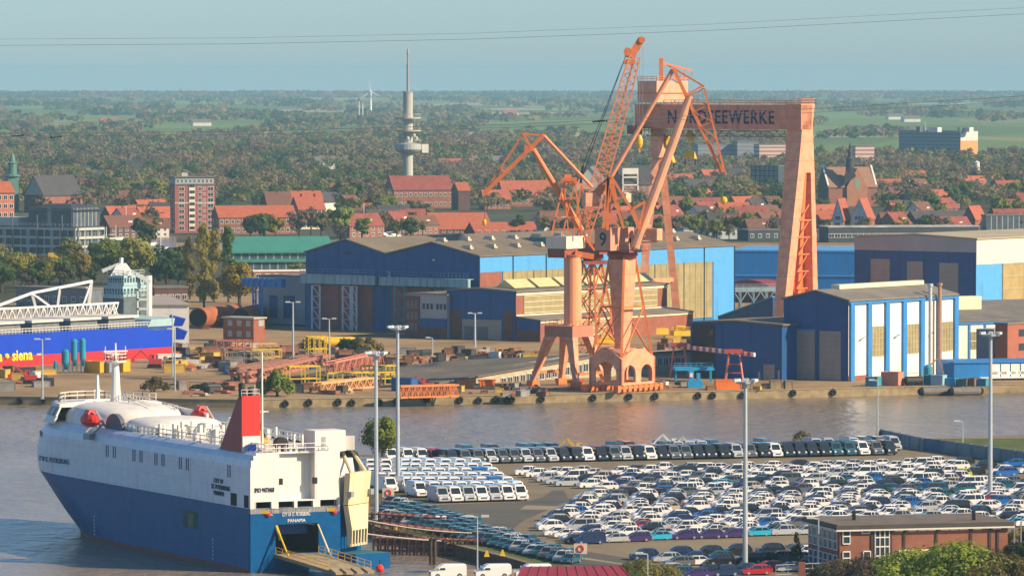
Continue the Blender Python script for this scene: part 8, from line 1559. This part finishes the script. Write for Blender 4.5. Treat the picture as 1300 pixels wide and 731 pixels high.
# everything beyond the nearest cars: one object
bigv = []; bigf = []; bigm = []; ml = [glassm(), rubber] + [PAINT[c] for c in PAINT]; mix = {c: i + 2 for i, c in enumerate(PAINT)}; o_ = 0
cacheA = {}
def arr(me):
    if me.name not in cacheA: cacheA[me.name] = (np.array([v.co[:] for v in me.vertices]), [tuple(p.vertices) for p in me.polygons])
    return cacheA[me.name]
for (k, c), lst in rest.items():
    q = VP[k]
    for P, hd in lst:
        rz = math.atan2(-hd[1], -hd[0]) + cr.uniform(-.04, .04); R_ = np.array([[math.cos(rz), -math.sin(rz), 0], [math.sin(rz), math.cos(rz), 0], [0, 0, 1]])
        items = [(q['body'], mix[c], (0, 0, 0)), (q['glass'], 0, (0, 0, 0))] + [(q['wheel'], 1, (q['L'] * sx, sy * (q['w'] - .12), q['r'])) for sx in (-.31, .3) for sy in (-1, 1)]
        for me, mi, of in items:
            v, f = arr(me); vv = (v + np.array(of)) * np.array([.93, .93, .95]) @ R_.T + np.array([P.x, P.y, 0]); bigv.append(vv); bigf += [tuple(i + o_ for i in p) for p in f]; bigm += [mi] * len(f); o_ += len(v)
me = bpy.data.meshes.new('parked_cars_beyond'); me.from_pydata(np.concatenate(bigv).tolist(), [], bigf); [me.materials.append(m) for m in ml]; me.polygons.foreach_set('material_index', bigm); me.update()
tag(link('parked_cars_beyond', me), 'hundreds of white, silver and dark cars in the far rows of the lot', 'cars', None, 'stuff')
print('CARS', nind, sum(len(v) for v in rest.values()))
# vans
vans = []
def vl(x, y_, c, lab, k='van', hd=HV, group=None): vehicle(k, c, G(x, y_), hd, lab, 'delivery_van', 'van', group, True)
for k, x in enumerate(np.linspace(557, 656, 7)): vl(x, 637 - k * .45, ['silver', 'white', 'silver', 'white', 'silver', 'white', 'white'][k], '%s van in the front row of the white vans block' % ['silver', 'white', 'silver', 'white', 'silver', 'white', 'white'][k], group='vans in the block behind the ship')
for j, (y_, xa, xb, n) in enumerate(((630, 530, 652, 8), (624, 492, 640, 10), (618, 480, 628, 10), (612, 470, 622, 10), (606, 468, 615, 9), (600, 468, 600, 8))):
    for x in np.linspace(xa, xb, n):
        c = cr.choices(['white', 'silver', 'blue'], [12, 2, .8])[0]
        if abs(x - 505) < 4: x += 6
        vl(x + cr.uniform(-1, 1), y_ - (x - 560) * .004, c, '%s van among the crowded rows of the white vans block' % c, group='vans in the block behind the ship')
for k, (x, c) in enumerate(((493, 'white'), (514, 'white'), (532, 'white'), (549, 'red'))): vl(x, 586.5, c, 'red van beside three white ones at the left of the river row' if c == 'red' else 'white van at the left end of the river row, beside the red van', group=None if c == 'red' else 'white vans at the left of the river row')
x = 568
while x < 1135:
    c = cr.choices(['grey', 'teal', 'black', 'silver', 'white'], [5, 1.5, 6, 2.2, 2])[0]
    if 570 < x < 735: c = cr.choices(['grey', 'black', 'silver', 'white'], [5, 3, 3, .8])[0]
    vl(x, 588.5 - (x - 568) * .0215, c, '%s van in the long row of vans along the river' % c, 'van', HV if x > 735 else Vector((.50, -.87, 0)), 'vans in the long row along the river')
    if cr.random() < .55: vl(x + 6, 583 - (x - 568) * .0215, cr.choice(['black', 'teal', 'silver', 'grey']), 'van half hidden behind the long river row', 'van', HV, 'vans behind the long river row')
    x += cr.uniform(14, 17.5)
for x, lab in ((568, 'white van at the bottom edge, left one of three beside the red roof'), (625, 'white van at the bottom edge, middle one behind the lamp post'), (676, 'white van at the bottom edge touching the red roof')): vl(x, 733, 'white', lab, 'small_van', Vector((-.97, -.22, 0)))
# lanes, pale pads and verge of the terminal
def lane(name, pts, z, m): tag(MB().poly([G(px, py, z) for px, py in pts]).build(name, m), kind='structure')
lane('road', [(470, 655), (560, 640), (668, 636), (688, 631), (702, 622), (716, 622), (722, 634), (700, 645), (665, 660), (650, 672), (690, 690), (760, 702), (830, 712), (790, 722), (740, 724), (700, 706), (620, 684), (540, 662)], .006, road_m)
lane('road', [(480, 594), (640, 593), (800, 587), (1000, 583), (1130, 577), (1300, 588), (1300, 593), (1120, 583), (1000, 587), (800, 591), (650, 597), (480, 600)], .006, ground_mat('lane_pale', [(.3, (.17, .14, .095)), (.6, (.24, .20, .13))], scale=.05))
lane('concrete_pad', [(668, 641), (730, 643), (725, 647), (660, 646)], .012, pale_m); lane('concrete_pad', [(586, 672), (622, 672), (618, 676), (600, 680), (580, 678)], .012, pale_m); lane('concrete_pad', [(738, 693), (1035, 678), (1035, 688), (960, 694), (810, 704)], .012, ground_mat('lane_tan', [(.3, (.19, .155, .10)), (.6, (.26, .215, .14))], scale=.05)); lane('concrete_pad', [(757, 622), (788, 620), (796, 627), (760, 629)], .012, ground_mat('bare_soil', [(.3, (.16, .09, .05)), (.6, (.22, .14, .08))], scale=.1))
lane('kerb_line', [(640, 676), (646, 676), (660, 690), (735, 706), (800, 716), (796, 717), (730, 708), (655, 692)], .02, pale_m)
lane('verge', [(466, 618), (535, 618), (545, 634), (470, 643)], .008, ground_mat('verge_soil', [(.3, (.09, .06, .035)), (.5, (.14, .10, .055)), (.65, (.10, .11, .04))], scale=.3))
lane('verge', [(478, 666), (560, 684), (640, 703), (700, 720), (730, 722), (690, 708), (600, 686), (500, 662)], .008, grass_m); lane('bank_grass', [(1115, 561), (1300, 574), (1700, 590), (1700, 545), (1300, 556), (1150, 557)], .008, grass_m)
lane('quay_sand', [(520, 733), (562, 722), (690, 721.5), (690, 760), (500, 760)], .008, ground_mat('quay_sand', [(.3, (.22, .17, .11)), (.6, (.32, .25, .16))], scale=.2))
# jetty: red brown timber trestle along the inlet
jm = mat('jetty_timber', (.26, .085, .06), .8, .3, .8)
def jetty(lab, pa, pb, zt_, n, wd_):
    a, b = G(*pa, WZ), G(*pb, WZ); a.z = b.z = 0; t = thing('jetty', lab, 'jetty', a); d = b - a; e = Vector((-d.y, d.x, 0)).normalized() * wd_; m = MB()
    for z in (zt_, zt_ - 1.0, zt_ - 1.9): m.bar(a + up(z), b + up(z), .2).bar(a + e + up(z), b + e + up(z), .2)
    m.build('walings', jm, t); m = MB()
    for k in range(n + 1): q = a.lerp(b, k / n); m.bar(q + up(-2.6), q + up(zt_ + .4), .3).bar(q + e + up(-2.6), q + e + up(zt_ + .4), .3)
    m.build('piles', mat('pile_dark', (.13, .06, .05), .85, .3), t); m = MB()
    for k in range(n * 2): q = a.lerp(b, (k + .5) / (n * 2)); m.bar(q + up(zt_ + .1), q + e + up(zt_ + .1), .22, .12)
    m.build('cross_timbers', jm, t)
jetty('red brown timber jetty between the ship and the slanted car strip, front one', (474, 703), (640, 708), .6, 18, 2.0); jetty('red brown timber jetty behind the front one, below the car strip', (474, 686), (650, 707), .9, 16, 2.0); jetty('short timber jetty close under the thick lamp mast', (472, 678), (560, 684), 1.4, 10, 2.0)
for px, lab in ((547, 'dark timber dolphin pile in the inlet, left one'), (552, 'dark timber dolphin pile in the inlet, right one')):
    p = G(px, 716, WZ); t = thing('mooring_pile', lab, 'pile', p); MB().tube(p - up(1), p + up(3.6), .28, .24, 8).build('pile', dark_steel, t); MB().tube(p + up(3.5), p + up(3.8), .32, .3, 8).build('cap', black, t)
p = G(482, 727, WZ); t = thing('buoy', 'red buoy floating at the tip of the blue ship platform', 'buoy', p); MB().ball(p + up(.7), .62, 12).build('float', sred, t); MB().tube(p + up(1.2), p + up(1.9), .08).build('staff', black, t)
# perimeter wall, small things
wg = mat('wall_bluegrey', (.20, .25, .28), .8, .2, .3)
fpts = [(1118, 560), (1172, 571.5), (1196, 574), (1300, 589), (1420, 606)]; Fp = [G(*q) for q in fpts]
for i, lab in enumerate(('blue grey concrete wall on the river side, left of the blue gate', 'blue sliding gate in the blue grey wall by the river', 'blue grey concrete wall along the grass bank, right of the blue gate', 'blue grey wall end running out of the picture at the right')):
    a, b = Fp[i], Fp[i + 1]; t = thing('perimeter_wall' if i != 1 else 'sliding_gate', lab, 'wall' if i != 1 else 'gate', a); d = b - a; e = Vector((-d.y, d.x, 0)).normalized() * .25; MB().obox(a, d, e, 2.3).build('panel', wg if i != 1 else mat('gate_blue', (.03, .12, .25), .5), t); m = MB()
    for k in range(int(d.length / 6) + 1): q = a + d.normalized() * (k * 6); m.box(q - Vector((0, .1, 0)), (.35, .5, 2.5))
    m.build('post', wg, t)
for px, py, hh, m, lab in ((1018, 562, 2.4, F_BROWN, 'bare brown shrub at the water edge behind the river row of vans'), (1121, 560, 2.2, F_BROWN, 'dark shrub at the left end of the blue grey wall'), (1174, 570, 1.6, F_YELL, 'tuft of dry reeds behind the blue grey wall'), (1200, 570, 1.7, F_OLIVE, 'low scrub behind the blue grey wall, left of the lamp post'), (1226, 573, 1.8, F_OLIVE, 'low scrub behind the blue grey wall at the curved lamp post'), (1250, 576, 1.7, F_YELL, 'dry grass tuft behind the wall before the thick lamp mast')): tree('bush', G(px, py), hh, m, lab, None, 1.0, 'bush', 'bush')
tree('near', G(486, 589), 8.6, F_FRESH, 'lone light green tree by the river behind the white vans', None, 1.02)
# brick office building at bottom right
qb = G(1066, 728); ex = Vector((.965, .26, 0)).normalized(); ey = Vector((ex.y, -ex.x, 0)); t = thing('brick_office', 'flat roofed two storey brick office with white windows in front of the car lot', 'office building', qb); Hb = zat(671.5, qb.y); Lb = walk(qb, ex, 1281); Wb = walk(qb, -ey, 1027); ob = banded('office_brick', (.25, .10, .062), (.21, .085, .055), .3, 'Z', .8, .85, .22)
MB().obox(qb, ex * Lb, -ey * Wb, Hb).build('wall', ob, t); MB().obox(qb + up(Hb + .002) - ex * .7 + ey * .7, ex * (Lb + 1.4), -ey * (Wb + 1.4), .55).build('roof_fascia', mat('fascia_dark', (.06, .055, .05), .7, .2), t); MB().obox(qb + up(Hb + .56) - ex * .5 + ey * .5, ex * (Lb + 1), -ey * (Wb + 1), .1).build('roof', mat('gravel_roof', (.16, .13, .10), .9, .3, .4), t); MB().obox(qb + up(Hb - .25) - ex * .75 + ey * .75, ex * (Lb + 1.5), -ey * (Wb + 1.5), .22).build('white_edge', wh_t, t)
fr_ = Face(qb, ex, ey); fl_ = Face(qb, -ey, -ex); s_ = m2(qb.y)
def wpx(a, b, y0, y1, nm='window', nx=1, nz=1, f=fr_): return f.gridpanel(f.t(a), f.t(b), zat(y1, qb.y), zat(y0, qb.y), nx, nz, .08, .16).build(nm, [glass, white], t)
wpx(1071, 1080, 671, 690, nz=2); wpx(1071, 1080, 700, 716, nz=2); wpx(1112, 1130, 671, 718, 'stair_window', 3, 4); wpx(1095, 1105, 671, 677); wpx(1097, 1106, 700, 716)
for a in (1137, 1154, 1167, 1178.5, 1195.5, 1207.5, 1219.5, 1237, 1262): wpx(a, a + 10, 670, 675)
for a in (1108, 1132, 1149, 1190, 1234, 1258, 1268): fr_.rect(fr_.t(a) - .16, fr_.t(a) + .16, 0, Hb - .3, .16).build('downpipe', mat('pipe_brown', (.05, .03, .025), .7), t)
MB().obox(fr_.at(fr_.t(1140), zat(706, qb.y), .1), ex * (fr_.t(1252) - fr_.t(1140)), ey * 3.2, .18).hexa([fr_.at(fr_.t(1140), zat(706, qb.y) + .2, .1), fr_.at(fr_.t(1252), zat(706, qb.y) + .2, .1), fr_.at(fr_.t(1254), zat(706, qb.y) + .2, 3.2), fr_.at(fr_.t(1138), zat(706, qb.y) + .2, 3.2)], [fr_.at(fr_.t(1140), zat(699, qb.y), .1), fr_.at(fr_.t(1252), zat(699, qb.y), .1), fr_.at(fr_.t(1253), zat(704, qb.y), 2.4), fr_.at(fr_.t(1139), zat(704, qb.y), 2.4)]).build('canopy', frame_m, t)
for k in range(6):
    for z0, z1 in ((Hb * .52, Hb - .5), (Hb * .08, Hb * .4)): a = Wb * (.06 + .155 * k); fl_.gridpanel(a, a + Wb * .12, z0, z1, 1, 2, .08, .12).build('window', [mat('glass_blue', (.05, .11, .17), .15, 0), white], t)
for px in (1084, 1236): MB().box(W(px, 662, qb.y + 8), (.5, .5, 1.6)).build('chimney', black, t)
MB().bar(fr_.at(Lb + 1, 0, 0), fr_.at(Lb + 1, Hb + .6, 0), .2).bar(fr_.at(Lb + 2, 0, 0), fr_.at(Lb + 2, Hb + .6, 0), .2).rail([fr_.at(Lb + 1, .2, 0), fr_.at(Lb + 1.01, Hb, 0)], .2, .5, .1).build('fire_ladder', steel, t)
tree('cone', G(1011, 724), 5.2, F_DARK, 'dark conifer standing left of the brick office', None, .9); 
for px, py, hh, kind, m, lab in ((1215, 752, 7.4, 'nearbush', F_BRIGHT, 'big light green bush in front of the brick office, right of the canopy'), (1160, 750, 6.2, 'nearbush', F_BRIGHT, 'light green bush in front of the brick office wall'), (1268, 755, 6.6, 'nearbush', F_OLIVE, 'olive bush at the right corner of the brick office'), (1110, 748, 5.2, 'nearbush', F_BROWN, 'bare brown scrub below the stair window'), (1070, 745, 4.2, 'nearbush', F_BROWN, 'bare brown scrub at the left corner of the brick office'), (820, 745, 4.2, 'nearbush', F_OLIVE, 'olive green bush beside the red roof at the bottom'), (790, 752, 3.6, 'nearbush', F_GREEN, 'green bush against the red roof'), (1298, 690, 3.0, 'bush', F_YELL, 'golden bush at the right edge behind the brick office'), (1292, 722, 4.2, 'nearbush', F_DARK, 'dark green bush at the right edge beside the brick office'), (860, 728, 1.6, 'bush', F_OLIVE, 'tiny shrub among the cars below the lower block')): tree(kind, G(px, py), hh, m, lab, None, 1.0, 'bush', 'bush')
q = W(690, 760, 715); q.z = 0; t = thing('red_roof_building', 'low building with a dark red roof at the bottom edge beside the white vans', 'building', q); hh = zat(742, 760); a, b = W(650, 748, 715), W(812, 748, 715); a2, b2 = W(664, 721.5, 727), W(787, 720.5, 727)
for v_ in (a, b, a2, b2): v_.z = v_.z
MB().hexa([a, b, b2, a2], [p + up(.3) for p in (a, b, b2, a2)]).build('roof', mat('roof_darkred', (.30, .03, .04), .55, .12, .4), t); MB().obox(Vector((a.x + .5, a.y + .5, 0)), Vector((b.x - a.x - 1, 0, 0)), Vector((0, 20, 0)), a.z - .3).build('wall', bk_t, t); m = MB()
for k in range(12): u = k / 11; m.bar(a.lerp(b, u) + up(.32), a2.lerp(b2, u) + up(.32), .14)
m.build('roof_seam', mat('roof_darkred', ()), t)
sm = mat('sign_orange', (.75, .22, .05), .5)
for px, py, lab, sq in ((737, 714, 'pale square road sign with red ring at the end of the car strip', 1), (493, 641, 'red and white warning board at the edge of the verge', 0)):
    p = G(px, py); t = thing('road_sign', lab, 'sign', p); MB().bar(p, p + up(1.9), .12).build('post', steel, t); MB().box(p + up(1.3), (1.9, .08, 1.5)).build('board', mat('sign_cream', (.75, .6, .42), .5), t); m = MB(); c = p + Vector((0, -.08, 2.05))
    for k in range(10): a0, a1 = .628 * k, .628 * (k + 1); m.tube(c + Vector((math.cos(a0) * .45, 0, math.sin(a0) * .45)), c + Vector((math.cos(a1) * .45, 0, math.sin(a1) * .45)), .1, None, 5)
    m.build('red_ring', sred, t)
for px, py in ((505, 672), (568, 690), (618, 706), (638, 705)):
    p = G(px, py); t = thing('warning_marker', 'small yellow triangular marker on the verge beside the car strip', 'marker', p, 'yellow markers on the verge'); MB().hexa([p + Vector((-.4, -.3, 0)), p + Vector((.4, -.3, 0)), p + Vector((.4, .3, 0)), p + Vector((-.4, .3, 0))], [p + Vector((-.1, -.1, .9)), p + Vector((.1, -.1, .9)), p + Vector((.1, .1, .9)), p + Vector((-.1, .1, .9))]).build('body', yellow, t)
p = G(1018, 734); t = thing('fence_panel', 'wire fence with a small brick pillar left of the brick office', 'fence', p); MB().rail([G(985, 735), G(1047, 732)], 2.0, 1.6, .09, rows=3).build('mesh_panel', steel, t); MB().box(p, (.9, .9, 2.3)).build('pillar', brick, t)
